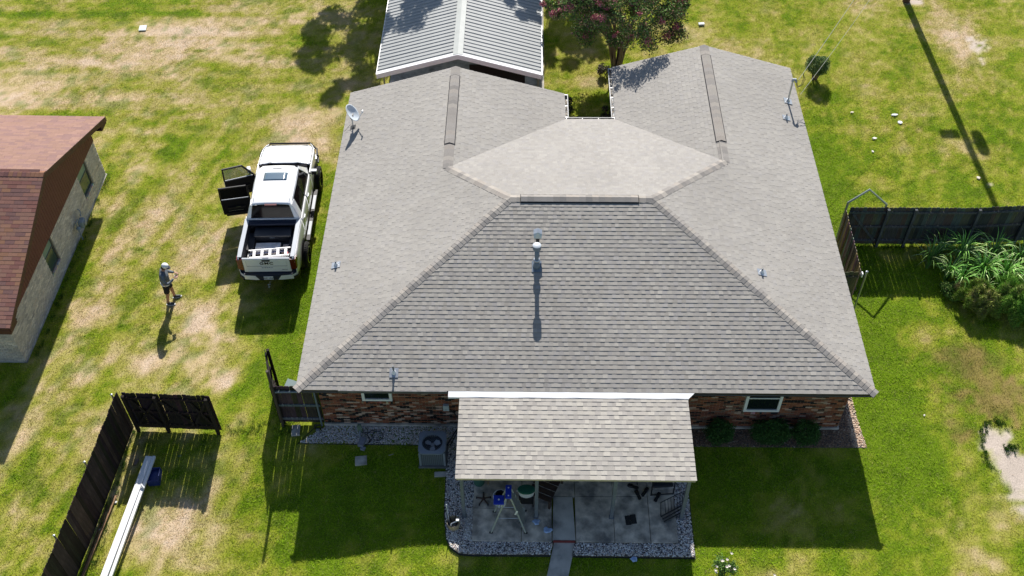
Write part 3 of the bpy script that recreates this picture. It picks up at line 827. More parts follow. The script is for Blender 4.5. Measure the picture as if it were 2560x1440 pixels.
# ---- things on the roof ---------------------------------------------
def roof_mat(n):
    return Vector(n).normalized().to_track_quat('Z', 'Y').to_matrix()
def vent_pipe(x, y, z, nrm, hgt, label, r=.028, boot=True, group=None, lean=0):
    t = empty('vent_pipe', (x, y, z), label=label, cat='vent pipe', group=group)
    Rm = roof_mat(nrm)
    f = MB(); f.box(Vector(nrm).normalized() * .024, (.26, .30, .008), rot=Rm); f.build('flashing', M_galv, t)
    if boot:
        f = MB(); f.lathe([(.085, .0), (.07, .03), (r + .014, .10), (r + .008, .13)], 14); f.build('boot', M_white, t, smooth=True)
    f = MB(); f.tube([(0, 0, -.02), (0, 0, hgt)], r, 12, caps=False); f.tube([(0, 0, hgt - .002), (0, 0, hgt - .05)], r * .8, 12, (0, 0, 0))
    f.build('pipe', mat('grey_pvc', (.18, .19, .21), .5), t, smooth=False)
    return t
vent_pipe(.62, 4.78, 2.69, nl, .20, 'small vent pipe with white flashing low on the left roof slope beside the truck', group='plumbing vents on the roof')
vent_pipe(13.98, 3.95, 3.37, nr, .20, 'small vent pipe with white flashing half way up the right roof slope', group='plumbing vents on the roof')
vent_pipe(16.16, 12.22, 2.72, nr, .20, 'small vent pipe at the right eave just below the power mast', group='plumbing vents on the roof')
vent_pipe(2.85, .52, 2.66, nf, .34, 'grey vent pipe with silver cone boot near the front left eave', r=.03, group='plumbing vents on the roof')
t = empty('flue_pipe', (7.03, 3.87, 3.67), label='tall round flue in a shaded blue grey tone with a flat pale lid on the front roof slope', cat='flue')
M_flue = mat('shaded_grey_flue', (.15, .19, .24), .5, var=.12)  # body colour darkened to hold the shade on its near side
f = MB(); f.box(Vector(nf).normalized() * .024, (.30, .38, .008), rot=roof_mat(nf)); f.build('flashing', M_flue, t)
f = MB(); f.lathe([(.12, -.02), (.105, .10), (.075, .24)], 20); f.build('cone', M_flue, t, smooth=True)
f = MB(); f.lathe([(.115, .30), (.11, .34), (.07, .36)], 20); f.build('storm_collar', M_galv, t, smooth=True)
f = MB(); f.lathe([(.066, 0), (.066, .84)], 20); f.build('pipe', M_flue, t, smooth=True)
f = MB(); f.lathe([(.09, .78), (.128, .80), (.130, .95)], 24); f.build('flue_cap', M_flue, t, auto=40)
f = MB(); f.lathe([(.131, .951), (.10, .972), (.001, .975)], 24); f.build('cap_lid', mat('flue_cap_metal', (.46, .50, .54), .5), t, auto=40)
t = empty('hooded_vent', (7.06, 4.62, 3.90), label='small square hooded roof vent up slope of the tall flue', cat='roof vent')
f = MB(); f.lathe([(.055, -.02), (.055, .38)], 12); f.build('pipe', mat('black_iron', (.02, .02, .022), .6), t)
f = MB(); f.prism([(-.11, -.10, .34), (.11, -.10, .34), (.13, -.02, .46), (0, -.02, .53), (-.13, -.02, .46)], (0, .17, .02)); f.build('hood', M_galv, t)
# satellite dish
t = empty('satellite_dish', (.36, 11.72, 2.61), label='pale round satellite dish on a short mast at the left eave', cat='satellite dish')
f = MB(); f.box(Vector(nl).normalized() * .025, (.2, .2, .01), rot=roof_mat(nl)); f.build('foot', M_black, t)
f = MB(); f.tube([(0, 0, 0), (0, 0, .3), (-.02, .06, .42)], .024, 10); f.build('mast', M_galv, t)
f = MB()
aim = Vector((.76, -.08, .58)).normalized(); ax = aim.cross(Vector((0, 0, 1))).normalized(); ay = ax.cross(aim)
cc = Vector((-.02, .1, .56)); vs = []; fs = []
nr_, na_ = 7, 28
for i in range(nr_ + 1):
    rr = .33 * i / nr_
    for k in range(na_):
        a = 2 * math.pi * k / na_; vs.append(cc + (ax * math.cos(a) * .95 + ay * math.sin(a) * 1.05) * rr + aim * (rr * rr * .75))
for i in range(nr_):
    for k in range(na_): fs.append((i * na_ + k, i * na_ + (k + 1) % na_, (i + 1) * na_ + (k + 1) % na_, (i + 1) * na_ + k))
f.add(vs, fs); o = f.build('reflector', mat('dish_paint', (.55, .60, .64), .45), t, smooth=True)
sd = o.modifiers.new('s', 'SOLIDIFY'); sd.thickness = .008
lnb = cc + aim * .42 - ay * .16
f = MB(); f.tube([cc - ay * .33 + aim * .05, lnb], .014, 8); f.build('feed_arm', M_white, t)
f = MB(); f.box(lnb, (.05, .05, .09)); f.tube([lnb + ax * -.07 + Vector((0, 0, .02)), lnb + ax * .07 + Vector((0, 0, .06))], .022, 10); f.build('receiver', M_white, t)
f = MB(); f.box(cc - aim * .06 - ay * .1, (.12, .12, .16)); f.tube([cc - aim * .03, (0, 0, .36)], .03, 8); f.build('bracket', M_black, t)
f = MB(); f.tube([(0, 0, .2), (-.12, .02, .08), (-.2, -.05, .02), (-.3, -.2, -.03)], .006, 5); f.build('cable', M_black, t)
# power mast
t = empty('service_mast', (16.40, 13.28, 2.65), label='grey electric service mast with weatherhead at the right eave', cat='electric mast')
f = MB(); f.box(Vector(nr).normalized() * .024, (.32, .32, .008), rot=roof_mat(nr)); f.build('flashing', M_galv, t)
f = MB(); f.lathe([(.09, 0), (.05, .07), (.042, .1)], 12); f.build('boot', M_galv, t, smooth=True)
f = MB(); f.tube([(0, 0, -.02), (.015, 0, .93)], .034, 12); f.build('pipe', M_galv, t)
f = MB(); f.tube([(0, 0, .92), (.02, .0, 1.0), (.10, 0, 1.0), (.15, -.02, .90)], [.05, .06, .055, .05], 10); f.build('weatherhead', M_grey, t)
f = MB()
for k in range(3):
    f.tube([(.14, -.02 + .02 * k, .9), (.24, -.05 + .04 * k, .72 - .05 * k), (.36 + .04 * k, .05, .74), (.46 + .03 * k, .25, .86), (.44, .38, 1.0)], .007, 5)
f.build('cable_loops', M_black, t)
# ================================================================== PORCH
porch = empty('patio_cover', (0, 0, 0), label='low pitched shingled patio cover on grey posts against the front of the brick house', cat='patio cover')
PX0, PX1, PY0, PY1, PZ0, PZ1 = 4.80, 11.42, -2.86, -.17, 2.37, 2.455
mb = MB(); mb.prism([(PX0 + .02, PY0 + .02, PZ0 - .03), (PX1 - .02, PY0 + .02, PZ0 - .03), (PX1 - .02, PY1, PZ1 - .03), (PX0 + .02, PY1, PZ1 - .03)], (0, 0, .025))
po = mb.build('roof_deck', M_shin, porch)
TP = [(.352, .330, .296), (.332, .311, .282), (.372, .350, .314), (.312, .292, .268), (.342, .323, .296), (.388, .364, .322)]
S2 = Shingles(TP, wid=(.11, .19), e=.150, thick=(.011, .018))
S2.plane((PX0, PY0, PZ0), (1, 0, 0), (0, PY1 - PY0, PZ1 - PZ0), math.hypot(PY1 - PY0, PZ1 - PZ0), lambda v: (0, PX1 - PX0), po, 300)
S2.rest.build('shingle_field', M_shin, po, kind='stuff')
mb = MB(); mb.bx(PX0 + .03, PX1 - .03, PY0 + .012, PY0 + .05, PZ0 - .085, PZ0 - .004); mb.build('fascia', M_soffit, porch)
mb = MB(); mb.bx(PX0 + .08, PX1 - .2, PY0 + .12, PY0 + .22, PZ0 - .20, PZ0 - .035); mb.build('beam', M_post, porch)
mb = MB(); mb.bx(PX0 + .03, PX0 + .06, PY0 + .053, PY1, PZ0 - .16, PZ0 - .035); mb.build('side_fascia', M_post, porch)
mb = MB(); mb.bx(PX1 - .06, PX1 - .03, PY0 + .053, PY1, PZ0 - .16, PZ0 - .035); mb.build('side_fascia', M_post, porch)
for k in range(9):
    mb = MB(); xx = PX0 + .4 + k * .72; mb.bx(xx, xx + .04, PY0 + .23, .1, PZ0 - .17, PZ0 - .035); mb.build('rafter', M_post, porch)
for px in (4.95, 7.05, 9.24, 11.27):
    mb = MB(); mb.bx(px - .05, px + .05, -2.72, -2.62, -.06, PZ0 - .205)
    mb.bx(px - .07, px + .07, -2.74, -2.60, -.06, .05)
    mb.build('post', M_post, porch, bevel=.006)
mb = MB(); n = 16
tv = []; xs = np.linspace(4.47, 11.62, n)
for i, x in enumerate(xs):
    w = .004 * math.sin(i * 2.1)
    xf = x if i < n - 1 else x - .18
    tv += [(x, -.015, 2.512 + w), (xf, -.19, 2.478 - w)]
mb.add([(x, y, z) for x, y, z in tv] + [(x, y, z - .006) for x, y, z in tv],
       [(2 * i, 2 * i + 1, 2 * i + 3, 2 * i + 2) for i in range(n - 1)] + [(2 * n + 2 * i, 2 * n + 2 * i + 2, 2 * n + 2 * i + 3, 2 * n + 2 * i + 1) for i in range(n - 1)])
mb.bx(4.47, 11.44, -.20, -.192, 2.40, 2.474); mb.bx(4.80, 11.42, -.165, .018, 2.36, 2.45)  # second bar added behind the flashing to stop sunlight leaking through
mb.build('flashing', mat('white_flashing', (.82, .82, .82), .5), porch)

# ---- objects on and around the patio ---------------------------------
GZp = .03
# step ladder
def ladder():
    t = empty('step_ladder', (6.25, -2.86, GZp), label='open pale step ladder with blue plastic top standing on the patio', cat='ladder')
    fr_ = mat('fibreglass_rail', (.40, .42, .36), .5); H = 1.62
    topL, topR = Vector((-.05, .02, H)), Vector((.10, .10, H))
    # front rails run to the two near feet, rear rails behind
    feet = [Vector((-.50, -.36, 0)), Vector((-.42, .32, 0)), Vector((.50, -.36, 0)), Vector((.47, .36, 0))]
    tops = [Vector((-.04, -.13, H)), Vector((-.04, .16, H)), Vector((.06, -.13, H)), Vector((.06, .16, H))]
    for a, b_ in zip(feet, tops):
        m = MB(); m.tube([a, b_], .024, 6); m.build('rail', fr_, t)
        m = MB(); m.box(a + Vector((0, 0, .015)), (.1, .05, .03)); m.build('foot', M_black, t)
    for k in range(1, 6):
        q = k / 6.2
        a = feet[2].lerp(tops[2], q); b_ = feet[3].lerp(tops[3], q); m = MB()
        c_ = (a + b_) / 2; m.box(c_, (.11, (b_ - a).length - .03, .026)); m.build('step', M_galv, t)
    for q in (.25, .55, .8):
        a = feet[0].lerp(tops[0], q); b_ = feet[1].lerp(tops[1], q); m = MB(); m.tube([a, b_], .011, 6); m.build('cross_bar', M_galv, t)
    for q in (.42, .72):
        m = MB(); m.tube([feet[0].lerp(tops[0], q), feet[2].lerp(tops[2], q)], .010, 6); m.build('spreader', M_galv, t)
    blue = mat('blue_plastic', (.012, .04, .42), .4)
    m = MB(); m.box((.01, .015, H + .03), (.17, .42, .06)); m.build('ladder_top', blue, t, bevel=.012)
    for yy in (-.12, .13):
        m = MB(); m.lathe([(.02, H + .058), (.02, H + .066)], 10, c=(.01, yy, 0)); m.build('screw_cap', M_white, t)
    m = MB(); m.box((-.26, -.10, H - .22), (.30, .30, .05)); m.build('paint_shelf', blue, t, bevel=.02)
    m = MB(); m.lathe([(.028, H - .197), (.028, H - .188)], 10, c=(-.26, -.10, 0)); m.build('shelf_badge', M_white, t)
    m = MB(); m.box((.23, -.275, H * .62), (.055, .006, .22), rot=Matrix.Rotation(.28, 3, 'Y')); m.build('warning_label', M_white, t)
    return t
ladder()
def bucket_round(name, loc, r0_, r1_, h, m, label, cat, rim=None):
    t = empty(name, loc, label=label, cat=cat)
    f = MB(); f.lathe([(r0_, 0), (r1_, h), (r1_ - .012, h), (r0_ - .01, .015), (.001, .014)], 22); f.build('shell', m, t, smooth=False, auto=40)
    f = MB(); f.tube([((r1_ + .004) * math.cos(a), (r1_ + .004) * math.sin(a), h - .02) for a in np.linspace(0, 2 * math.pi, 23)], .009, 5); f.build('rim', rim or m, t)
    return t
t = bucket_round('garden_bucket', (4.66, -3.0, -.06), .16, .19, .34, mat('tan_plastic', (.42, .33, .21), .6, var=.08), 'tan bucket full of garden tools on the gravel beside the left porch post', 'bucket')
for k, (x, y, l, c_) in enumerate([(-.05, .05, .42, M_black), (.03, .08, .5, M_black), (-.09, -.02, .36, M_black), (.06, 0, .3, M_black)]):
    f = MB(); f.tube([(x, y, .08), (x * 2.2, y * 1.8 + .03, l)], .014, 6); f.build('tool', c_, t)
f = MB(); f.tube([(-.12, .03, .1), (-.19, .25, .85)], .010, 6); f.build('stick', M_white, t)
f = MB(); f.tube([(-.06, -.15, .36), (-.05, -.1, .39), (.08, -.05, .41), (.14, -.03, .43)], .014, 6); f.box((.13, -.02, .45), (.09, .07, .05)); f.build('white_hand_tool', M_white, t)
# white bucket behind ladder
t = bucket_round('white_bucket', (6.0, -2.25, GZp), .17, .21, .42, M_white, 'white bucket with dark pot inside, behind the blue topped ladder', 'bucket')
f = MB(); f.lathe([(.10, .3), (.14, .52), (.13, .52), (.09, .31)], 16); f.build('dark_pot', M_black, t)
# green bin
t = bucket_round('green_bin', (5.35, -1.55, GZp), .16, .22, .55, mat('green_plastic_bin', (.04, .13, .10), .5), 'dull green plastic bin at the left edge of the patio under the cover', 'bin')
f = MB(); f.lathe([(.001, .5), (.2, .5)], 16); f.build('bin_liner', M_black, t)
f = MB(); f.tube([(5.62, -1.6, GZp), (5.66, -1.35, 1.0)], .03, 6); tag(f.build('timber_offcut', mat('raw_timber', (.30, .20, .11), .8, var=.2)), 'bare upright timber leaning next to the green bin', 'timber')
# office chair base
t = empty('chair_base', (5.50, -2.15, GZp), label='brown five spoke chair base lying on the patio left of the ladder', cat='chair base')
brn = mat('brown_plastic', (.055, .028, .018), .5)
f = MB(); f.lathe([(.035, .03), (.035, .12)], 10); f.build('hub', brn, t)
for k in range(5):
    a = k * 1.2566 + .35; f = MB(); f.tube([(0, 0, .08), (.2 * math.cos(a), .2 * math.sin(a), .05)], [.028, .02], 6); f.build('spoke', brn, t)
    f = MB(); f.lathe([(.033, -.02), (.033, .02)], 10, c=(.215 * math.cos(a), .215 * math.sin(a), .033), axis='X'); f.build('caster', M_black, t)
# tub / cooler on a stand
t = empty('patio_cooler', (6.76, -2.22, GZp), label='oval green lidded white tub on a dark stand between ladder and post', cat='cooler')
f = MB(); f.bx(-.2, .2, -.13, .13, .12, .48); f.build('stand_box', M_black, t, bevel=.02)
for sx_ in (-.2, .2):
    for sy_ in (-.13, .13): f = MB(); f.bx(sx_ - .015, sx_ + .015, sy_ - .015, sy_ + .015, 0, .5); f.build('leg', M_black, t)
def oval(mb, prof, ax_, ay_, n=28):
    vs = []; fs = []
    for (s_, h) in prof:
        for k in range(n):
            a = 2 * math.pi * k / n; vs.append((ax_ * s_ * math.cos(a), ay_ * s_ * math.sin(a), h))
    for i in range(len(prof) - 1):
        for k in range(n): fs.append((i * n + k, i * n + (k + 1) % n, (i + 1) * n + (k + 1) % n, (i + 1) * n + k))
    fs.append(tuple(range((len(prof) - 1) * n, len(prof) * n))); mb.add(vs, fs)
f = MB(); oval(f, [(.82, .46), (1.0, .70), (1.02, .72)], .25, .155); f.build('tub', M_white, t, auto=40)
f = MB(); oval(f, [(1.03, .715), (1.04, .74), (.98, .765), (.6, .78)], .25, .155); f.build('lid', mat('green_lid', (.012, .12, .075), .45), t, auto=40)
for s_ in (-1, 1): f = MB(); f.tube([(s_ * .24, .03, .66), (s_ * .29, .0, .65), (s_ * .24, -.04, .66)], .008, 6); f.build('handle', M_white, t)
# dark wooden bench with white slatted end
t = empty('wooden_bench', (7.33, -1.85, GZp), rz=-.42, label='dark brown wooden bench standing askew behind the middle porch post', cat='bench')
bw = mat('dark_brown_wood', (.05, .028, .02), .7, var=.3, scale=10)
for k in range(5): f = MB(); f.bx(-.36, .36, -.5 + k * .2, -.34 + k * .2, .40, .43); f.build('seat_board', bw, t)
for (x, y) in ((-.33, -.47), (.33, -.47), (-.33, .47), (.33, .47)): f = MB(); f.bx(x - .03, x + .03, y - .03, y + .03, 0, .4); f.build('leg', bw, t)
for k in range(5): f = MB(); f.bx(-.3 + k * .14, -.26 + k * .14, .5, .53, .43, .95); f.build('back_slat', bw, t)
f = MB(); f.bx(-.36, .36, .5, .54, .93, 1.0); f.build('back_rail', mat('pale_timber', (.42, .38, .34), .7), t)
# garden chair far right, round edged
t = empty('garden_chair', (10.75, -1.62, GZp), rz=.08, label='black patio armchair at the right end of the patio under the cover', cat='chair')
f = MB(); f.bx(-.30, .30, -.28, .26, .36, .44); f.build('seat', mat('black_woven', (.014, .016, .022), .7), t, bevel=.03)
f = MB(); f.bx(-.30, .30, .24, .32, .44, .95); f.build('backrest', MATS['black_woven'], t, bevel=.03)
for s_ in (-1, 1):
    f = MB(); f.tube([(s_ * .33, -.30, 0), (s_ * .33, -.28, .62), (s_ * .33, .28, .64), (s_ * .33, .34, 0)], .022, 6); f.build('arm_frame', M_black, t)
f = MB(); f.tube([(-.33, -.3, .02), (.33, -.3, .02)], .02, 6); f.build('floor_bar', M_black, t)
# glass table at post 3
t = empty('patio_table', (9.72, -1.32, GZp), label='low round edged metal patio table behind the third porch post', cat='table')
f = MB(); f.tube([(.36 * math.cos(a) * 1.2, .3 * math.sin(a), .46) for a in np.linspace(0, 2 * math.pi, 25)], .014, 6); f.build('table_rim', M_black, t)
f = MB(); oval(f, [(1, .455), (1, .463)], .42, .29); f.build('table_top', mat('grey_glass', (.15, .17, .17), .2), t)
for (x, y) in ((-.28, -.2), (.28, -.2), (-.28, .2), (.28, .2)): f = MB(); f.tube([(x, y, .45), (x * 1.25, y * 1.3, 0)], .012, 6); f.build('leg', M_black, t)
# shoes
def shoe(x, y, a, label):
    t = empty('slipper', (x, y, GZp), rz=a, label=label, cat='slipper', group='black slippers scattered on the patio')
    pts = [(-.045, -.13), (-.03, -.155), (.03, -.155), (.045, -.13), (.038, -.02), (.055, .08), (.04, .14), (0, .16), (-.04, .14), (-.052, .08), (-.036, -.02)]
    f = MB(); f.prism([(p * 1.15, q * 1.1, 0) for p, q in pts], (0, 0, .03)); f.build('sole', M_rubber, t)
    f = MB(); f.prism([(-.06, .02, .03), (-.04, .02, .085), (.04, .02, .085), (.06, .02, .03)], (0, .12, -.01)); f.build('strap', M_black, t)
shoe(9.93, -1.66, 1.25, 'black slipper lying crossways, the leftmost of the scattered slippers, by the table')
shoe(10.06, -1.93, .35, 'black slipper just below the crossways one, toe pointing to the camera')
shoe(10.28, -1.83, -.6, 'black slipper alone between its pair and the armchair')
shoe(10.63, -2.0, -.5, 'black slipper nearest the folded metal rack on the right')
# door mat, two halves
t = empty('floor_mat', (9.80, -2.76, GZp + .001), rz=.12, label='folded black rubber mat lying flat on the patio right of the third post', cat='mat')
for s_ in (-1, 1):
    f = MB(); f.box((s_ * .083, s_ * .01, .012), (.155, .30, .022), rot=Matrix.Rotation(s_ * .06, 3, 'Y')); f.build('mat_half', M_rubber, t, bevel=.006)
# folded metal rack leaning by the right post
t = empty('metal_rack', (11.02, -2.42, GZp), rz=.45, label='folded black metal rack leaning against the right porch post', cat='rack')
f = MB(); f.tube([(-.40, -.05, .02), (-.36, .12, .50), (.34, .12, .58), (.36, -.05, .02)], .015, 6); f.build('outer_frame', M_black, t)
for k in range(6): f = MB(); x = -.24 + k * .1; f.tube([(x, -.05, .03), (x + .01, .12, .53)], .009, 5); f.build('bar', M_black, t)
for k in range(3): f = MB(); f.tube([(-.42, -.08 - .09 * k, .05), (.30, -.04 - .09 * k, .09)], .022, 6); f.build('folded_leg', M_black, t)
# blue cloths
def rag(x, y, s_, seed, label, h=.02):
    random.seed(seed); n = 14; vs = []; fs = []
    outl = [s_ * random.uniform(.65, 1.15) for _ in range(n)]
    for i in range(5):
        for k in range(n):
            a = 2 * math.pi * k / n; r = outl[k] * i / 4
            vs.append((r * math.cos(a) * 1.15, r * math.sin(a), h + abs(math.sin(k * 2.3 + i * 1.9)) * .03 * (1 if i < 4 else .2)))
    for i in range(4):
        for k in range(n): fs.append((i * n + k, i * n + (k + 1) % n, (i + 1) * n + (k + 1) % n, (i + 1) * n + k))
    f = MB(); f.add(vs, fs)
    o = f.build('cloth', mat('pale_blue_cloth', (.42, .56, .80), .8), None, (x, y, 0), smooth=True)
    o.modifiers.new('s', 'SOLIDIFY').thickness = .006
    tag(o, label, 'cloth', 'crumpled pale blue cloths dropped around the patio')
    random.seed(seed + 100)
rag(7.05, -2.86, .105, 1, 'crumpled pale blue cloth at the foot of the second porch post', .035)
rag(7.38, -3.12, .115, 2, 'crumpled pale blue cloth beside the sloping walkway slab', .035)
rag(9.82, -3.95, .10, 3, 'crumpled pale blue cloth on the grass edge beyond the gravel', -.05)
# AC unit
t = empty('air_conditioner', (3.93, -.62, .0), label='grey outdoor air conditioner with round top fan on the gravel by the brick wall', cat='air conditioner')
acm = mat('ac_paint', (.21, .245, .29), .5, var=.06)
f = MB(); f.bx(-.43, .43, -.43, .42, -.06, .03); f.build('pad', mat('dark_pad', (.16, .16, .16), .9, var=.2), t)
f = MB(); f.bx(-.36, .36, -.36, .36, .06, .52); f.build('core', mat('coil_dark', (.05, .06, .075), .7), t)
for s_ in ((0, -1), (0, 1), (1, 0), (-1, 0)):
    for k in range(13):
        q = -.34 + k * .0567; f = MB()
        if s_[0] == 0: f.bx(q - .02, q + .02, s_[1] * .375 - .01, s_[1] * .375 + .01, .08, .68)
        else: f.bx(s_[0] * .375 - .01, s_[0] * .375 + .01, q - .02, q + .02, .08, .68)
        f.build('grille_slat', mat('ac_slat', (.13, .155, .185), .6), t)
for (x, y) in ((-1, -1), (1, -1), (-1, 1), (1, 1)): f = MB(); f.bx(x * .365 - .03, x * .365 + .03, y * .365 - .03, y * .365 + .03, .055, .7); f.build('corner_post', acm, t, bevel=.012)
f = MB(); n = 40; out = []; inn = []
for k in range(n):
    a = 2 * math.pi * k / n; c_, s_ = math.cos(a), math.sin(a); m_ = min(.41 / max(abs(c_), 1e-6), .41 / max(abs(s_), 1e-6)); m_ = min(m_, .50)
    out.append((c_ * m_, s_ * m_)); inn.append((c_ * .31, s_ * .31))
vs = [(x, y, .70) for x, y in out] + [(x, y, .74) for x, y in out] + [(x, y, .755) for x, y in inn] + [(x, y, .66) for x, y in inn]
fs = []
for k in range(n):
    j = (k + 1) % n; fs += [(k, j, n + j, n + k), (n + k, n + j, 2 * n + j, 2 * n + k), (2 * n + k, 2 * n + j, 3 * n + j, 3 * n + k), (3 * n + k, 3 * n + j, j, k)]
f.add(vs, fs); f.build('top_cover', acm, t, auto=35)
for rr in (.07, .12, .17, .22, .27, .30):
    f = MB(); f.tube([(rr * math.cos(a), rr * math.sin(a), .745) for a in np.linspace(0, 2 * math.pi, 25)], .0022, 4); f.build('guard_ring', M_grey, t)
for k in range(3):
    a = k * 2.094 + .5; f = MB(); d_ = Vector((math.cos(a), math.sin(a), 0)); p_ = Vector((-d_.y, d_.x, 0))
    f.add([d_ * .04 + p_ * .04 + Vector((0, 0, .62)), d_ * .17 + p_ * .10 + Vector((0, 0, .64)), d_ * .25 + p_ * .04 + Vector((0, 0, .62)), d_ * .24 - p_ * .07 + Vector((0, 0, .59)), d_ * .10 - p_ * .07 + Vector((0, 0, .59))], [(0, 1, 2, 3, 4)])
    f.build('fan_blade', mat('fan_blade_metal', (.38, .42, .48), .6), t)
f = MB(); f.lathe([(.06, .5), (.06, .63), (.001, .64)], 14); f.build('fan_hub', M_grey, t)
# wall box + line set
t = empty('disconnect_box', (4.30, OV - .0, 1.06), label='small grey electrical box on the brick wall above the air conditioner', cat='electrical box')
f = MB(); f.bx(-.09, .09, -.10, .0, -.13, .13); f.build('box', mat('pale_grey_box', (.40, .46, .50), .5), t, bevel=.01)
f = MB(); f.lathe([(.02, -.108), (.02, -.1)], 10, c=(0, 0, -.05), axis='Y'); f.build('knob', M_grey, t)
f = MB(); f.tube([(.1, -.05, -.1), (.25, -.06, -.3), (.36, -.08, -.62), (.34, -.15, -.9), (.16, -.5, -.93), (.02, -.82, -.92)], .022, 7); f.build('line_set', M_black, t)
f = MB(); f.tube([(.38, -.05, -.5), (.40, -.08, -.95), (.3, -.3, -1.01), (.12, -.75, -1.0)], .016, 6); f.build('cable', M_black, t)
# utility pedestal with box on gravel, and hose loop
t = empty('utility_pedestal', (1.60, .22, 0), label='greenish post with a small grey cover box lying on the gravel by the wall', cat='utility box')
f = MB(); f.bx(-.05, .05, -.03, .03, 0, .42); f.bx(-.07, .07, -.05, -.03, .05, .40); f.build('post', mat('verdigris_post', (.12, .17, .13), .7, var=.2), t)
f = MB(); f.box((.10, -.42, .08), (.17, .30, .14), rot=-.3); f.box((.14, -.62, .03), (.14, .12, .06), rot=-.3); f.build('cover_box', mat('faded_grey_box', (.22, .23, .28), .6, var=.1), t)
f = MB(); f.tube([(.0, 0, .15), (.0, -.18, .1), (.05, -.28, .08)], .03, 8); f.build('conduit', M_grey, t)
f = MB(); pts = [(.05, -.05, .04)] + [(.55 + .17 * math.cos(a), -.16 + .17 * math.sin(a), .035) for a in np.linspace(2.4, 8.2, 20)] + [(.35, .05, .03), (.2, -.1, .03), (.33, -.3, .03), (.25, -.5, .03)]
f.tube(pts, .011, 6); tag(f.build('hose', M_black, None, (1.6, .22, 0)), 'thin black hose curled in a loop on the gravel by the wall', 'hose')
f = MB(); f.box((1.72, -.80, tz(1.72, -.8) + .0), (.36, .32, .06), rot=.12); tag(f.build('meter_cover', M_conc, bevel=.01), 'small square grey concrete cover set in the shaded grass', 'utility cover')
f = MB(); f.box((4.2, -1.26, tz(4.2, -1.26) + .01), (.42, .16, .06), rot=.05); tag(f.build('paver', M_conc), 'narrow pale paver beside the air conditioner pad', 'paver')
f = MB(); f.box((2.62, -.60, tz(2.6, -.6) + .02), (.16, .02, .012), rot=.4); tag(f.build('wood_chip', mat('pale_wood', (.40, .36, .28), .8)), 'pale splinter of wood on the shaded grass', 'debris')
f = MB(); f.tube([(14.02 - 1.3, .49, 2.3), (12.74, .46, 1.9), (12.70, .46, 1.5), (12.76, .45, 1.1)], .008, 5); tag(f.build('wall_cable', M_black), 'thin black cable running down the brick wall right of the patio cover', 'cable')
# eave floodlight / camera at wall corner
t = empty('floodlight', (.72, OV - .02, 2.08), label='black twin floodlight on the brick wall by the wooden gate', cat='floodlight')
f = MB(); f.tube([(0, 0, 0), (0, -.12, -.02)], .03, 8); f.build('arm', M_black, t)
for (x, a) in ((-.06, .9), (.1, -.5)): f = MB(); f.lathe([(.025, 0), (.05, .10), (.052, .16)], 10, c=(0, 0, 0), axis='X'); q = f.build('lamp_head', M_black, t, (x, -.12, -.03)); q.rotation_euler = (0, .5, a - 1.6)
t = empty('hose_reel', (.28, .30, 0), label='black hose reel with grey bracket on the gravel by the wall corner', cat='hose reel')
f = MB(); f.tube([(.11 * math.cos(a), .02 * math.sin(a * 3), .16 + .11 * math.sin(a)) for a in np.linspace(0, 12.5, 40)], .018, 6); f.build('hose_coil', M_black, t)
f = MB(); f.bx(-.05, .05, -.14, -.06, 0, .14); f.build('bracket', M_grey, t)
f = MB(); f.box((-.42, .24, .03), (.26, .40, .05), rot=.1); tag(f.build('splash_block', M_conc, bevel=.01), 'grey concrete splash block lying under the wooden gate panel', 'splash block')

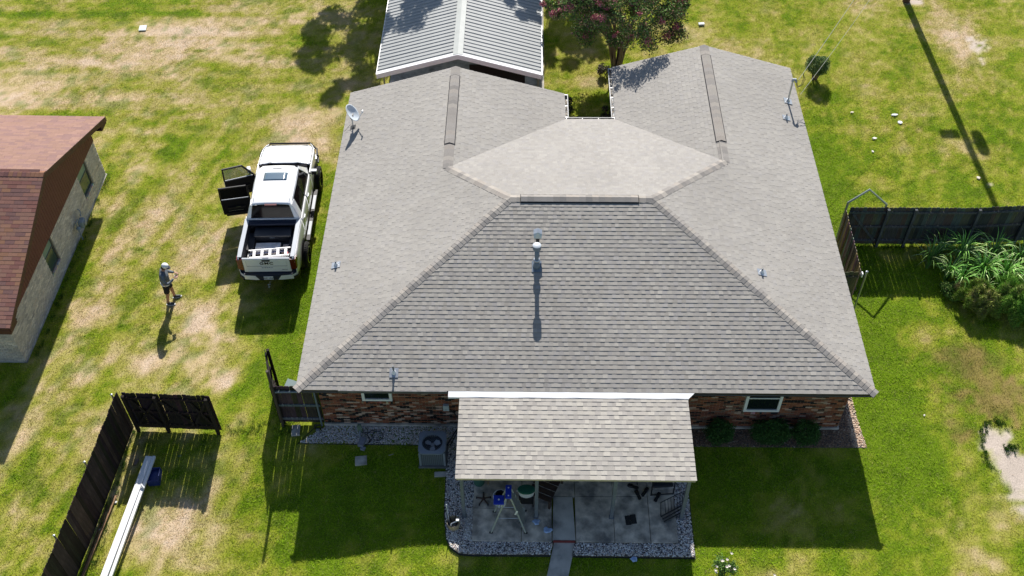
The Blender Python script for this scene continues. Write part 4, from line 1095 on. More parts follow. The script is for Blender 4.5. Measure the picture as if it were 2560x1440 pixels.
# ================================================================== FENCES
BOARDC = {}
def board_mesh(key, w, h, t, col, ear=True):
    if key in BOARDC: return BOARDC[key]
    m = MB(); e = .03 if ear else 0
    m.prism([(0, -t / 2, 0), (w, -t / 2, 0), (w, -t / 2, h - e), (w - e, -t / 2, h), (e, -t / 2, h), (0, -t / 2, h - e)], (0, t, 0), col)
    BOARDC[key] = m.mesh('board', M_fence); return BOARDC[key]
def fence(name, label, P0, P1, side, h, cols, cat='fence', z0=.05, rails=3, posts=(), bw=.140, gap=.004, rcol=None, postr='wood', group=None, flip=False, follow=True, slack=.0, brace=False, railside=None):
    """boards from P0 to P1; rails on `side` (+1 = left of travel)"""
    P0, P1 = Vector((*P0, 0)), Vector((*P1, 0)); d = P1 - P0; L = d.length; d.normalize(); nrm = Vector((-d.y, d.x, 0)) * side
    ang = math.atan2(d.y, d.x); bz = tz(P0.x, P0.y) if follow else 0
    t = empty(name, (P0.x, P0.y, bz), rz=ang, label=label, cat=cat, group=group)
    n = int(L / (bw + gap)); st = L / n
    for i in range(n):
        v = random.randrange(5); hh = h
        key = (name, round(h, 2), v, cols[0][0])
        me = board_mesh(key, st - gap, hh, .018, tuple(c * random.uniform(.75, 1.3) for c in cols[v % len(cols)]))
        w = P0 + d * (i * st)
        o = inst('board', me, t, loc=(i * st + random.uniform(-.003, .003), random.uniform(-.004, .004), z0 + (tz(w.x, w.y) - bz if follow else 0) + random.uniform(-.012, .012)))
        o.rotation_euler = (random.uniform(-.006, .006), random.uniform(-.004, .004), random.uniform(-.008, .008))
    rc = rcol or cols[0]
    ys = side * .034
    def zat(x):
        w = P0 + d * x; return (tz(w.x, w.y) - bz) if follow else 0
    segs = np.linspace(0, L, max(2, int(L / 2.4) + 1))
    for r in range(rails):
        hz_ = z0 + .22 + (h - .44) * r / max(1, rails - 1)
        for a, b_ in zip(segs[:-1], segs[1:]):
            m = MB(); za, zb = zat(a) + hz_, zat(b_) + hz_
            m.prism([(a, ys - .019, za - .042), (b_, ys - .019, zb - .042), (b_, ys - .019, zb + .042), (a, ys - .019, za + .042)], (0, .038, 0), tuple(c * random.uniform(.9, 1.1) for c in rc)); m.build('rail', M_fence, t)
    for x in posts:
        m = MB(); zz_ = zat(x)
        if postr == 'wood': m.bx(x - .045, x + .045, side * .055 - (.09 if side < 0 else 0), side * .055 + (.09 if side > 0 else 0), zz_ - .1, zz_ + h + .04, rc); m.build('post', M_fence, t)
        else:
            m.tube([(x, side * .085, zz_ - .1), (x, side * .085, zz_ + h + .03)], .03, 10); m.lathe([(.036, 0), (.036, .03), (.001, .045)], 10, c=(x, side * .085, zz_ + h + .02)); m.build('post', M_galv if postr == 'pipe' else M_post, t)
    if brace:
        for (xa, xb, up) in brace:
            m = MB(); za, zb = (z0 + .24, z0 + h - .26) if up else (z0 + h - .26, z0 + .24)
            ln = math.hypot(xb - xa, zb - za); a_ = math.atan2(zb - za, xb - xa)
            m.box(((xa + xb) / 2, side * .072, (za + zb) / 2), (ln, .03, .08), rc, rot=Matrix.Rotation(-a_, 3, 'Y')); m.build('brace', M_fence, t)
    return t
DKB = [(.030, .024, .021), (.050, .040, .036), (.020, .016, .014), (.038, .031, .028)]
WTH_SHADED = [(.070, .066, .060), (.085, .078, .070), (.055, .052, .048), (.075, .07, .066)]  # greys darkened to the tone this fence has in shade
BRN_SUNLIT = [(.20, .16, .12), (.26, .20, .145), (.15, .125, .10), (.22, .19, .165)]  # browns lightened to the tone the panel has in sun
fence('wood_fence', 'long dark stained board fence running towards the camera at the lower left', (-5.50, .30), (-6.05, -6.9), -1, 1.86, DKB, posts=(), rails=0)
# steel posts on its far side, small white caps
for k, y in enumerate((.2, -2.1, -4.4)):
    x = -5.58 - .076 * (-(y - .2)) ; 
    m = MB(); m.tube([(x - .05, y, tz(x, y) - .1), (x - .05, y, tz(x, y) + 1.9)], .028, 8); m.lathe([(.034, 0), (.034, .03), (.001, .045)], 8, c=(x - .05, y, tz(x, y) + 1.89))
    tag(m.build('fence_post', M_galv), ['steel fence post at the corner where the open wooden gate hangs', 'steel fence post half way along the dark board fence', 'steel fence post of the dark board fence nearest the camera'][k], 'fence post', 'steel posts of the left fence')
fence('open_gate', 'open dark wooden gate with diagonal braces at the end of the left fence', (-5.38, .30), (-2.70, .20), -1, 1.80, DKB, cat='gate', z0=.08, posts=(.06, 1.02, 2.58), rails=3, gap=.006,
      brace=[(.15, 1.0, True), (1.1, 2.0, False), (2.0, 2.55, False), (.2, .9, False), (1.9, 2.5, True)], bw=.135, follow=False)
fence('gate_leaf', 'dark wooden gate leaf standing open edge on beside the brick house', (-1.36, 1.95), (-.92, .47), 1, 1.88, DKB, cat='gate', z0=.06, posts=(.05, 1.48), rails=3, gap=.008, follow=False, brace=[(.1, 1.4, True)])
fence('wood_fence', 'dark board panel with grey rails joining the gate leaf to the house corner', (-.86, .55), (.44, .55), -1, 1.86, [(.05, .05, .048), (.06, .058, .054), (.035, .034, .032), (.05, .046, .042)], z0=.06, posts=(), rails=3, rcol=(.13, .15, .16), follow=False, gap=.006)
m = MB(); m.tube([(-.80, .44, 1.76), (.34, .44, 1.80), (.37, .44, 1.74), (.37, .44, .02)], .028, 8); tag(m.build('gate_frame_pipe', mat('blue_grey_pipe', (.17, .21, .24), .5)), 'grey steel pipe frame bent over the board panel by the wall corner', 'pipe frame')
m = MB(); m.box((-.28, .72, 1.78), (.50, .24, .03), rot=Matrix.Rotation(-.35, 3, 'Z') @ Matrix.Rotation(.3, 3, 'X')); tag(m.build('loose_sheet', mat('pale_green_sheet', (.30, .38, .36), .5)), 'loose pale green sheet lying across the top of the gate panel', 'sheet')
m = MB(); m.tube([(-.84, .41, -.1), (-.84, .41, 2.85)], .045, 8); tag(m.build('shadow_post', mat('tall_post_brown', (.06, .045, .038), .8)), 'tall thin dark post added beside the gate leaf to cast a long shadow', 'post')  # post added as a guessed source of the long thin shadow here
# right hand fences
xr = []
P_ = [(17.98, 8.46), (20.2, 8.46), (22.4, 8.47), (24.2, 8.62), (33.0, 9.6)]
labs = ['first weathered board fence section beyond the house, with a diagonal brace', 'second section of the weathered board fence, behind the ornamental grass',
        'third section of the weathered board fence, above the tallest ornamental grass', 'weathered board fence section at the right edge of the photo']
for k in range(4):
    fence('wood_fence', labs[k], P_[k], P_[k + 1], -1, 1.80, WTH_SHADED, posts=(0.03,) if k else (1.30,), rails=3, postr='dark' if 0 else 'wood', rcol=(.085, .09, .095),
          brace=[(.12, 1.15, False)] if k == 0 else False, group='weathered board fence to the right of the house')
fence('wood_fence', 'brown weathered board panel coloured as sunlit beside the right wall of the house', (17.78, 8.30), (17.70, 5.42), 1, 1.84, BRN_SUNLIT, posts=(), rails=3, gap=.004, follow=False, rcol=(.1, .09, .08))
fence('wood_fence', 'short board panel closing the gap between the brown fence panel and the house', (16.5, 5.40), (17.64, 5.40), -1, 1.82, [(.10, .09, .06), (.12, .105, .075)], posts=(), rails=2, follow=False)
m = MB(); m.tube([(17.88, 8.60, 0), (17.88, 8.58, 1.96), (18.46, 8.56, 2.60), (19.22, 8.56, 1.90), (19.22, 8.58, 0)], .042, 10)
tag(m.build('pipe_arch', mat('pale_green_pipe', (.42, .46, .40), .4, metal=.5)), 'bent pale steel pipe arch standing up at the corner of the right fence', 'pipe arch')
m = MB(); m.tube([(17.86, 5.30, 0), (17.84, 5.30, 1.98)], .03, 10); m.lathe([(.04, 0), (.04, .03), (.001, .05)], 10, c=(17.84, 5.3, 1.97)); tag(m.build('fence_post', M_galv), 'thin steel post with white cap at the near end of the brown fence panel', 'fence post')
m = MB(); m.box((17.72, 5.33, 1.82), (.04, .12, .16)); tag(m.build('gate_latch', M_white), 'small white latch plate at the near end of the brown fence panel', 'latch')
m = MB(); m.lathe([(.035, .0), (.035, .3), (.001, .33)], 10, c=(18.22, 8.28, 0)); tag(m.build('stake', M_galv), 'short steel stub with rounded cap at the foot of the right fence corner', 'stake')

# ================================================================== NEIGHBOUR HOUSE
NR = .0165
nb_ = empty('tan_brick_house', (-9.10, 7.4, 0), rz=-NR, label='tan brick house with red brown shingles and dark red gable siding at the left edge', cat='house')
NX, NY, NZE, NPI = -8.0, 5.1, 2.42, .353
nsec = math.sqrt(1 + NPI ** 2)
nroof = MB()
for s_ in (-1, 1):
    nroof.add([(0, s_ * NY, NZE - .012), (NX, s_ * NY, NZE - .012), (NX, 0, NZE + NPI * NY - .012), (0, 0, NZE + NPI * NY - .012)], [(0, 1, 2, 3)], (.08, .04, .035))
    nroof.add([(0, s_ * NY, NZE - .11), (NX, s_ * NY, NZE - .11), (NX, 0, NZE + NPI * NY - .11), (0, 0, NZE + NPI * NY - .11)], [(3, 2, 1, 0)], (.08, .04, .035))
nro = nroof.build('roof', M_shin, nb_)
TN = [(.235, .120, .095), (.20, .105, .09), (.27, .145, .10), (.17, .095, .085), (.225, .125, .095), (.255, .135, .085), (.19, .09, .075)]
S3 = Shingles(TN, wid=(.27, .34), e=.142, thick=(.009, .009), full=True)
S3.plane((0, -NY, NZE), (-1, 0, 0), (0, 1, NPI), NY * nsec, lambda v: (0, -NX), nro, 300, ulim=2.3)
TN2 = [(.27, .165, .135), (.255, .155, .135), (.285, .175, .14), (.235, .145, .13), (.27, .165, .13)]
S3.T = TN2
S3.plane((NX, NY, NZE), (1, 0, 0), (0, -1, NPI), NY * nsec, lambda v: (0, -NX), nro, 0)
S3.rest.build('shingle_field', M_shin, nro, kind='stuff')
caps((0, 0, NZE + NPI * NY), (NX, 0, NZE + NPI * NY), Vector((0, -NPI, 1)), Vector((0, NPI, 1)), nro, step=.145, wide=.15, T=[(.24, .12, .09), (.27, .14, .09), (.20, .10, .09), (.17, .085, .08)])
M_red = mat('dark_red_paint', (.125, .030, .033), .6, var=.12, scale=10)
for s_ in (-1, 1):
    m = MB(); m.prism([(-.035, s_ * (NY + .0), NZE - .20), (-.035, 0, NZE + NPI * NY - .20), (-.035, 0, NZE + NPI * NY - .004), (-.035, s_ * (NY + .0), NZE - .004)], (.04, 0, 0)); m.build('rake_board', mat('brown_rake_paint', (.085, .030, .022), .6, var=.15), nb_)
    m = MB(); m.bx(NX, -.04, s_ * NY - .012, s_ * NY + .012, NZE - .17, NZE - .01); m.build('fascia', MATS['brown_rake_paint'], nb_)
m = MB(); m.bx(NX, -.04, -NY + .012, -NY + .55, NZE - .20, NZE - .18); m.bx(NX, -.04, NY - .55, NY - .012, NZE - .20, NZE - .18); m.build('soffit', mat('brown_soffit', (.06, .03, .025), .7), nb_)
m = MB(); m.prism([(-.04, NY - .5, NZE - .28), (-.04, NY + .02, NZE - .28), (-.04, NY + .02, NZE - .1), (-.04, NY - .5, NZE - .02)], (-.45, 0, 0)); m.build('eave_return', MATS['brown_rake_paint'], nb_)
m = MB(); m.prism([(-.04, -NY + .5, NZE - .28), (-.04, -NY - .02, NZE - .28), (-.04, -NY - .02, NZE - .1), (-.04, -NY + .5, NZE - .02)], (-.45, 0, 0)); m.build('eave_return', MATS['brown_rake_paint'], nb_)
WXn, WYn = -.52, 4.56
hzn = []
NW1 = (2.58, 3.50, .58, 1.78); NW2 = (-1.24, -.42, .60, 1.78)      # y range, z range (local)
m = MB(); m.bx(NX, WXn - .105, -WYn + .012, WYn - .012, -.1, NZE - .2)
_y = -WYn + .012
for (a_, b_, c0_, c1_) in ((NW2[0], NW2[1], NW2[2] - .08, 1.8), (NW1[0], NW1[1], NW1[2] - .08, 1.8)):
    m.bx(WXn - .103, WXn - .012, _y, a_, -.1, NZE - .2); m.bx(WXn - .103, WXn - .012, a_ + .001, b_ - .001, -.1, c0_); m.bx(WXn - .103, WXn - .012, a_ + .001, b_ - .001, c1_, NZE - .2); _y = b_
m.bx(WXn - .103, WXn - .012, _y, WYn - .012, -.1, NZE - .2)
m.prism([(WXn - .012, -WYn, NZE - .2), (WXn - .012, WYn, NZE - .2), (WXn - .012, 0, NZE - .2 + NPI * WYn)], (-.1, 0, 0))
nw = m.build('wall', M_mortar if 0 else mat('pale_mortar', (.42, .39, .34), .95, var=.1), nb_)
TANB = [((.60, .54, .46), .34), ((.55, .50, .44), .24), ((.66, .60, .52), .20), ((.50, .45, .40), .12), ((.60, .51, .42), .07), ((.44, .40, .36), .03)]
for q in (NW1, NW2): hzn.append((q[0] + WYn, q[1] + WYn, q[2] - .08, 1.8))
rest = MB()
bricks(nw, (WXn - .012, -WYn), (0, 1), (1, 0), 2 * WYn, .02, 2.32, hzn, TANB, 300, rest=rest, key='t', bh=.073)
bricks(nw, (NX, -WYn + .012), (1, 0), (0, -1), -NX + WXn - .012, .02, 2.25, [], TANB, 0, rest=rest, bh=.073)
bricks(nw, (NX, WYn - .012), (1, 0), (0, 1), -NX + WXn - .012, .02, 2.25, [], TANB, 0, rest=rest, bh=.073)
rest.build('brick_field', M_brick, nw, kind='stuff')
M_ngl = mat('greenish_window_glass', (.045, .075, .07), .12, spec=.7)
M_nbl = mat('green_blind', (.17, .27, .22), .4)
for q in (NW1, NW2):
    w = empty('window', (WXn - .075, q[0], q[2])); w.parent = nb_
    L_, h_ = q[1] - q[0], q[3] - q[2]
    m = MB(); m.bx(-.02, .03, 0, L_, -.0, .05); m.bx(-.02, .03, 0, .05, .05, h_); m.bx(-.02, .03, L_ - .05, L_, .05, h_); m.build('window_frame', mat('bronze_frame', (.10, .10, .09), .5), w)
    m = MB(); m.bx(-.01, .0, .05, L_ - .05, .05, h_ * .55); m.build('pane', M_ngl, w)
    m = MB(); m.bx(-.01, .0, .05, L_ - .05, h_ * .55 + .05, h_); m.build('pane', M_nbl, w)
    m = MB(); m.bx(-.015, .02, .05, L_ - .05, h_ * .55, h_ * .55 + .05); m.build('meeting_rail', M_white if 0 else MATS['bronze_frame'], w)
    m = MB(); u = .004
    while u < L_ - .06:
        m.bx(0, .085, u, u + .062, -.078, -.004, tuple(c * random.uniform(.7, 1.1) for c in pick(TANB))); u += .072
    m.build('brick_sill', M_brick, w)
# board siding in the gable, each board its own piece
zb = 1.76; nbw = .152; k = 0; y = -WYn + .06
while y < WYn - .06:
    ya, yb = y, min(y + nbw - .014, WYn - .06)
    za = NZE - .13 + NPI * (NY - abs(ya)); zb2 = NZE - .13 + NPI * (NY - abs(yb))
    m = MB(); k_ = random.uniform(.88, 1.1)
    if ya < 0 < yb: poly = [(0, ya, zb), (0, yb, zb), (0, yb, zb2), (0, 0, NZE - .13 + NPI * NY), (0, ya, za)]
    else: poly = [(0, ya, zb), (0, yb, zb), (0, yb, zb2), (0, ya, za)]
    m.prism([(WXn + .03, p[1], p[2]) for p in poly], (.022, 0, 0)); m.build('siding_board', M_red, nb_)
    y += nbw; k += 1
m = MB(); m.bx(WXn + .004, WXn + .028, -WYn + .05, WYn - .05, zb - .01, NZE + .02); m.prism([(WXn + .004, -WYn + .05, NZE + .021), (WXn + .004, WYn - .05, NZE + .021), (WXn + .004, 0, NZE + NPI * WYn)], (.02, 0, 0)); m.build('siding_backing', M_trim, nb_)
m = MB(); m.bx(NX, WXn + .03, -WYn - .03, WYn + .03, -.12, .03); m.build('foundation', M_conc, nb_)
# gas meter
t = empty('gas_meter', (-9.52, 8.72, 0), rz=-NR, label='grey gas meter with piping on the tan brick wall between the two windows', cat='gas meter')
M_gm = mat('meter_grey', (.22, .28, .33), .5, var=.1)
m = MB(); m.box((.16, 0, .62), (.20, .30, .30)); m.build('meter_body', M_gm, t, bevel=.04)
m = MB(); m.lathe([(.10, .26), (.10, .30), (.06, .32)], 16, c=(0, .0, .62), axis='X'); m.build('dial', M_grey, t)
m = MB(); m.tube([(.08, -.25, .0), (.08, -.25, .85), (.12, -.12, .9), (.14, -.1, .8)], .022, 8); m.build('pipe', M_gm, t)
m = MB(); m.tube([(.02, .3, 1.0), (.10, .28, .95), (.14, .12, .82)], .022, 8); m.build('pipe', M_gm, t)
m = MB(); m.lathe([(.09, 0), (.09, .04), (.03, .1)], 14, c=(.1, -.25, .55)); m.build('regulator', M_gm, t)

# ================================================================== CARPORT
cp = empty('metal_carport', (4.05, 15.1, 0), label='pale ribbed metal carport with white trim behind the grey roof', cat='carport')
CW, CZ, CR, CL = 3.20, 2.42, 3.36, 12.5
M_cp = mat('light_ribbed_steel', (.30, .31, .305), .6, metal=.0, var=.05, scale=3)
pw = .226; n = int(CL / pw); slope = (CR - CZ) / CW
for s_ in (-1, 1):
    key = MB(); cs = Vector((s_ * (-1) * CW, 0, CR - CZ)); L_ = cs.length; cs.normalize()      # up the slope
    nrm = Vector((s_ * slope, 0, 1)).normalized()
    E = Vector((s_ * CW, 0, CZ)); Lp = L_ - .12
    def pr(y0, y1, h0, h1, tt=.004): key.prism([E + Vector((0, y0, 0)) + nrm * h0, E + Vector((0, y1, 0)) + nrm * h1, E + Vector((0, y1, 0)) + nrm * (h1 - tt), E + Vector((0, y0, 0)) + nrm * (h0 - tt)], cs * Lp)
    pr(0, .014, .0, .024); pr(.014, .034, .024, .024); pr(.034, .050, .024, 0); pr(.050, pw - .001, 0, 0)
    me = key.mesh('roof_panel', M_cp)
    for i in range(n):
        o = inst('roof_panel', me, cp, loc=(0, .04 + i * pw, random.uniform(-.002, .002)))
for s_ in (-1, 1):
    m = MB(); m.prism([(s_ * CW, -.03, CZ - .17), (0, -.03, CR - .17), (0, -.03, CR + .03), (s_ * CW, -.03, CZ + .03)], (0, .05, 0))
    m.prism([(s_ * CW, -.03, CZ + .03), (0, -.03, CR + .03), (0, -.03, CR + .042), (s_ * CW, -.03, CZ + .042)], (0, .17, 0)); m.build('white_trim', M_white, cp)
    m = MB(); m.bx(s_ * CW - .03, s_ * CW + .03, .05, CL, CZ - .10, CZ - .01); m.build('eave_rail', M_white, cp)
m = MB()
for s_ in (-1, 1): m.prism([(0, .02, CR + .052), (s_ * .19, .02, CR + .052 - .19 * slope + .0), (s_ * .19, .02, CR + .046 - .19 * slope), (0, .02, CR + .046)], (0, CL, 0))
m.build('ridge_cap', mat('pale_galvanized_cap', (.36, .38, .36), .5, var=.1, scale=2), cp)
for yy in (.9, 3.8, 6.8, 9.8):
    for s_ in (-1, 1):
        m = MB(); m.bx(s_ * (CW - .12) - .03, s_ * (CW - .12) + .03, yy - .03, yy + .03, 0, CZ - .1); m.build('post', M_galv, cp)
        m = MB(); m.tube([(s_ * (CW - .12), yy, 1.6), (s_ * (CW - .75), yy, CZ + .0)], .02, 6); m.build('brace', M_galv, cp)
    m = MB(); m.tube([(-CW + .1, yy, CZ - .06), (0, yy, CR - .1), (CW - .1, yy, CZ - .06)], .03, 6); m.build('truss', M_galv, cp)
m = MB(); m.bx(.35, 2.55, 1.0, 1.06, 0, 2.15); m.build('dark_panel', mat('near_black_panel', (.018, .016, .016), .8), cp)  # near-black upright panel; the floor sheet in front shares its colour
m = MB(); m.bx(.9, 7.4, 14.9, 28, -.1, .012); o = m.build('carport_slab', M_conc); o['kind'] = 'structure'
m = MB(); m.bx(.35, 2.5, .0, .99, 0, .02); m.build('floor_sheet', MATS['near_black_panel'], cp)
# ================================================================== PICKUP
truck = empty('pickup_truck', (-2.20, 9.25, 0), rz=R(1.6), label='lifted white crew cab pickup with both left doors open, parked on the grass', cat='pickup truck')
truck.scale = (1.04, 1.05, 1.07)
M_paint = mat('white_car_paint', (.80, .81, .82), .25, spec=.5, coat=.6)
M_tint = mat('tinted_glass', (.008, .007, .008), .10, spec=.25)
M_blk = mat('black_trim', (.010, .010, .012), .5, spec=.3)
M_int = mat('dark_interior', (.008, .008, .009), .8, spec=.15)
M_chr = mat('chrome', (.55, .56, .58), .18, metal=.9)
M_rail = mat('bed_rail_cap', (.33, .36, .40), .45)
def lerp(a, b, t): return a + (b - a) * t
def interp(x, xs, ys):
    return float(np.interp(x, xs, ys))
def halfw(y):      # body half width along the truck
    return interp(y, [-2.95, -2.80, -2.5, -1.2, 0, 1.5, 2.3, 2.65, 2.85, 2.95], [.93, .985, 1.0, .985, .985, .985, .97, .93, .86, .78])
def zbelt(y):
    return interp(y, [-2.95, -1.15, -1.1, 1.3, 1.6, 2.6, 2.95], [1.42, 1.42, 1.38, 1.36, 1.33, 1.26, 1.18])
RW, FW_, WRD = -1.83, 1.93, .435
def zbot(y):
    z = .60
    for wy in (RW, FW_):
        d = abs(y - wy)
        if d < .56: z = max(z, .42 + math.sqrt(max(0, .56 ** 2 - d ** 2)))
    if y < -2.6: z = max(z, .66)
    return z
def side_pts(y):
    zb, zt, hw = zbot(y), zbelt(y), halfw(y)
    pts = []
    for k in range(9):
        t = k / 8; z = lerp(zb, zt, t); zr_ = (z - .55) / .85
        x = hw * (1 - .035 * (1 - min(1, zr_ * 2.2)) ** 2 - .055 * max(0, zr_ - .45) ** 1.6 * 2)
        if t == 1: x -= .02
        pts.append((x, z))
    return pts
def side_skin(s_, ya, yb, name, step=.07, m=M_paint):
    n = max(2, int(abs(yb - ya) / step)); mb = MB(); cols_ = []
    ys = [lerp(ya, yb, i / n) for i in range(n + 1)]
    vs = []; fs = []
    for y in ys:
        for (x, z) in side_pts(y): vs.append((s_ * x, y, z))
    for i in range(n):
        for k in range(8):
            a = i * 9 + k; q = (a, a + 1, a + 10, a + 9); fs.append(q if s_ < 0 else q[::-1])
    mb.add(vs, fs); o = mb.build(name, m, truck, smooth=True, auto=50)
    o.modifiers.new('s', 'SOLIDIFY').thickness = .02; o.modifiers['s'].offset = -1 if False else 0
    return o
side_skin(1, -2.95, -1.12, 'bed_side'); side_skin(-1, -2.95, -1.12, 'bed_side')
side_skin(1, -1.105, .02, 'door'); side_skin(1, .035, 1.14, 'door')
side_skin(1, 1.155, 2.95, 'fender', .05); side_skin(-1, 1.155, 2.95, 'fender', .05)
side_skin(-1, -1.105, -.95, 'cab_corner')
# rocker on the open side, sills
mb = MB(); mb.bx(-.985, -.90, -.95, 1.15, .58, .72); mb.build('rocker', M_paint, truck)
# underbody
mb = MB(); mb.bx(-.72, .72, -2.7, 2.75, .50, .72); mb.bx(-.86, .86, -1.1, 1.3, .56, .74); mb.build('underbody', M_blk, truck)
for y in (RW, FW_):
    mb = MB(); mb.tube([(-.85, y, .44), (.85, y, .44)], .07, 8); mb.build('axle', M_blk, truck)
    for s_ in (-1, 1):
        mb = MB(); mb.lathe([(.50, s_ * .55), (.52, s_ * .93)], 20, c=(0, y, .44), axis='X'); mb.build('wheel_liner', M_blk, truck)
# hood
def top_grid(name, ys, xf, zf, m=M_paint, nx_=14, cut=None, thick=.02):
    vs = []; fs = []
    for y in ys:
        w = xf(y)
        for k in range(nx_ + 1):
            t = -1 + 2 * k / nx_; vs.append((w * t, y, zf(t, y)))
    for i in range(len(ys) - 1):
        for k in range(nx_): a = i * (nx_ + 1) + k; fs.append((a, a + 1, a + nx_ + 2, a + nx_ + 1))
    mb = MB(); mb.add(vs, fs); o = mb.build(name, m, truck, smooth=True, auto=45); o.modifiers.new('s', 'SOLIDIFY').thickness = thick
    return o
def zhood(t, y):
    e = abs(t); base = zbelt(y) + .075 * (1 - e ** 3.2) * interp(y, [1.4, 2.2, 2.9], [1, 1, .55]); 
    base += .03 * math.exp(-((e - .55) / .10) ** 2) * interp(y, [1.4, 2.6, 2.9], [1, .8, 0])
    base -= .10 * ssn((y - 2.72) / .25); return float(base)
top_grid('hood', np.linspace(1.67, 2.93, 20), lambda y: halfw(y) - .075, zhood, nx_=26)
# cowl and wipers
mb = MB(); mb.prism([(-.84, 1.40, 1.365), (.84, 1.40, 1.365), (.80, 1.70, 1.345), (-.80, 1.70, 1.345)], (0, 0, .015)); mb.build('cowl', mat('cowl_black', (.008, .008, .012), .85, spec=.1), truck)
for s_ in (-.35, .35): mb = MB(); mb.tube([(s_ + .3, 1.42, 1.40), (s_ - .32, 1.36, 1.43)], .012, 5); mb.build('wiper', M_blk, truck)
# front fascia
mb = MB(); mb.bx(-.66, .66, 2.90, 2.97, .80, 1.14); mb.build('grille', M_blk, truck)
for k in range(4): mb = MB(); mb.bx(-.62, .62, 2.965, 2.985, .84 + k * .08, .86 + k * .08); mb.build('grille_bar', M_chr, truck)
for s_ in (-1, 1):
    mb = MB(); mb.prism([(s_ * .66, 2.96, .92), (s_ * .90, 2.80, .92), (s_ * .92, 2.76, 1.14), (s_ * .66, 2.95, 1.14)], (0, -.06, 0)); mb.build('headlight', mat('headlight_glass', (.45, .48, .5), .1, spec=.8), truck)
mb = MB()
fb = [(-1.0, 2.50, 0), (-.97, 2.78, 0), (-.72, 2.93, 0), (.72, 2.93, 0), (.97, 2.78, 0), (1.0, 2.50, 0), (.85, 2.55, 0), (-.85, 2.55, 0)]
mb.prism([(x, y, .62) for x, y, z in fb], (0, 0, .20)); mb.build('front_bumper', M_paint, truck, bevel=.02)
mb = MB(); fb2 = [(-1.03, 2.46), (-.99, 2.80), (-.72, 3.06), (.72, 3.06), (.99, 2.80), (1.03, 2.46)]
mb.tube([(x, y, 1.12 if abs(x) < .8 else 1.05) for x, y in fb2], .034, 8); mb.tube([(x, y, .72) for x, y in fb2], .03, 8)
for x, y in fb2[1:5]: mb.tube([(x, y, .7), (x, y, 1.0)], .02, 6)
mb.build('grille_guard', M_blk, truck)
# cab roof
def xroof(y): return interp(y, [-1.0, -.9, 0, .7, .9], [.66, .70, .73, .72, .68])
def zroof(t, y):
    return 1.955 + .045 * (1 - abs(t) ** 2.4) - .05 * max(0, abs(t) - .86) / .14 + interp(y, [-1.0, -.85, 0, .6, .92], [-.03, 0, .02, 0, -.05])
top_grid('cab_roof', np.linspace(-1.0, .92, 24), xroof, zroof, nx_=22)
mb = MB(); 
def zz(x, y): return zroof(x / xroof(y), y)
def roof_patch(name, x0, x1, y0, y1, m, h=.006, n=6):
    vs = []; fs = []
    for j in range(n + 1):
        for i in range(n + 1):
            x = lerp(x0, x1, i / n); y = lerp(y0, y1, j / n); vs.append((x, y, zz(x, y) + h))
    for j in range(n):
        for i in range(n): a = j * (n + 1) + i; fs.append((a, a + 1, a + n + 2, a + n + 1))
    k_ = len(vs)
    b_ = MB(); b_.add(vs, fs)
    o = b_.build(name, m, truck, smooth=True); o.modifiers.new('s', 'SOLIDIFY').thickness = .008; o.modifiers['s'].offset = 1; return o
roof_patch('sunroof', -.40, .40, .10, .50, mat('sunroof_glass', (.10, .15, .20), .12, spec=.7))
roof_patch('roof_marker', -.15, .15, .70, .725, M_blk); roof_patch('roof_marker', -.52, -.49, .66, .69, M_blk); roof_patch('roof_marker', .47, .50, .66, .69, M_blk)
for s_ in (-1, 1): roof_patch('roof_seam', s_ * .60 - .006, s_ * .60 + .006, -.85, .62, mat('seam_grey', (.42, .43, .44), .6), h=.001, n=8)
# greenhouse glass and pillars
RL = 1.925
def belt(s_, y): return Vector((s_ * (halfw(y) * .945 - .03), y, zbelt(y)))
def rail(s_, y): return Vector((s_ * (xroof(min(.9, max(-1.0, y))) + .015), y, RL))
def panel(name, q, m, off=0.0, th=.02):
    n_ = (Vector(q[1]) - Vector(q[0])).cross(Vector(q[3]) - Vector(q[0])).normalized()
    b_ = MB(); b_.prism([Vector(p) + n_ * off for p in q], n_ * th); return b_.build(name, m, truck)
for s_ in (-1, 1):
    A = [belt(s_, -1.16), belt(s_, -.80), rail(s_, -.72), rail(s_, -.98)]
    panel('c_pillar', A, M_paint)
    A = [belt(s_, 1.12), belt(s_, 1.46) + Vector((-s_ * .08, 0, 0)), rail(s_, .88), rail(s_, .74)]
    panel('a_pillar', A, M_paint)
    A = [rail(s_, -.98) - Vector((0, 0, .05)), rail(s_, .88) - Vector((0, 0, .05)), rail(s_, .88) + Vector((-s_ * .02, 0, .03)), rail(s_, -.98) + Vector((-s_ * .02, 0, .03))]
    panel('roof_rail', A, M_paint)
s_ = 1
def bl(y): return belt(1, y)
def rl_(y): return rail(1, y) - Vector((0, 0, .05))
panel('side_window', [bl(-.82), bl(.02), rl_(.02), rl_(-.72)], M_tint, -.004, .01)
panel('side_window', [bl(.07), bl(1.16), bl(1.16).lerp(rl_(.80), .45) , rl_(.72), rl_(.07)], M_tint, -.004, .01) if False else panel('side_window', [bl(.07), bl(1.14), rl_(.76), rl_(.07)], M_tint, -.004, .01)
panel('b_pillar', [bl(.02), bl(.07), rl_(.07), rl_(.02)], M_blk, .0, .012)
panel('windshield', [Vector((-.80, 1.50, 1.385)), Vector((.80, 1.50, 1.385)), Vector((.66, .90, 1.93)), Vector((-.66, .90, 1.93))], M_tint, 0, .01)
panel('rear_window', [Vector((-.76, -1.13, 1.47)), Vector((.76, -1.13, 1.47)), Vector((.63, -1.005, 1.92)), Vector((-.63, -1.005, 1.92))], M_tint, 0, .01)
mb = MB(); mb.bx(-.88, .88, -1.17, -1.10, .75, 1.47); mb.build('cab_back', M_paint, truck)
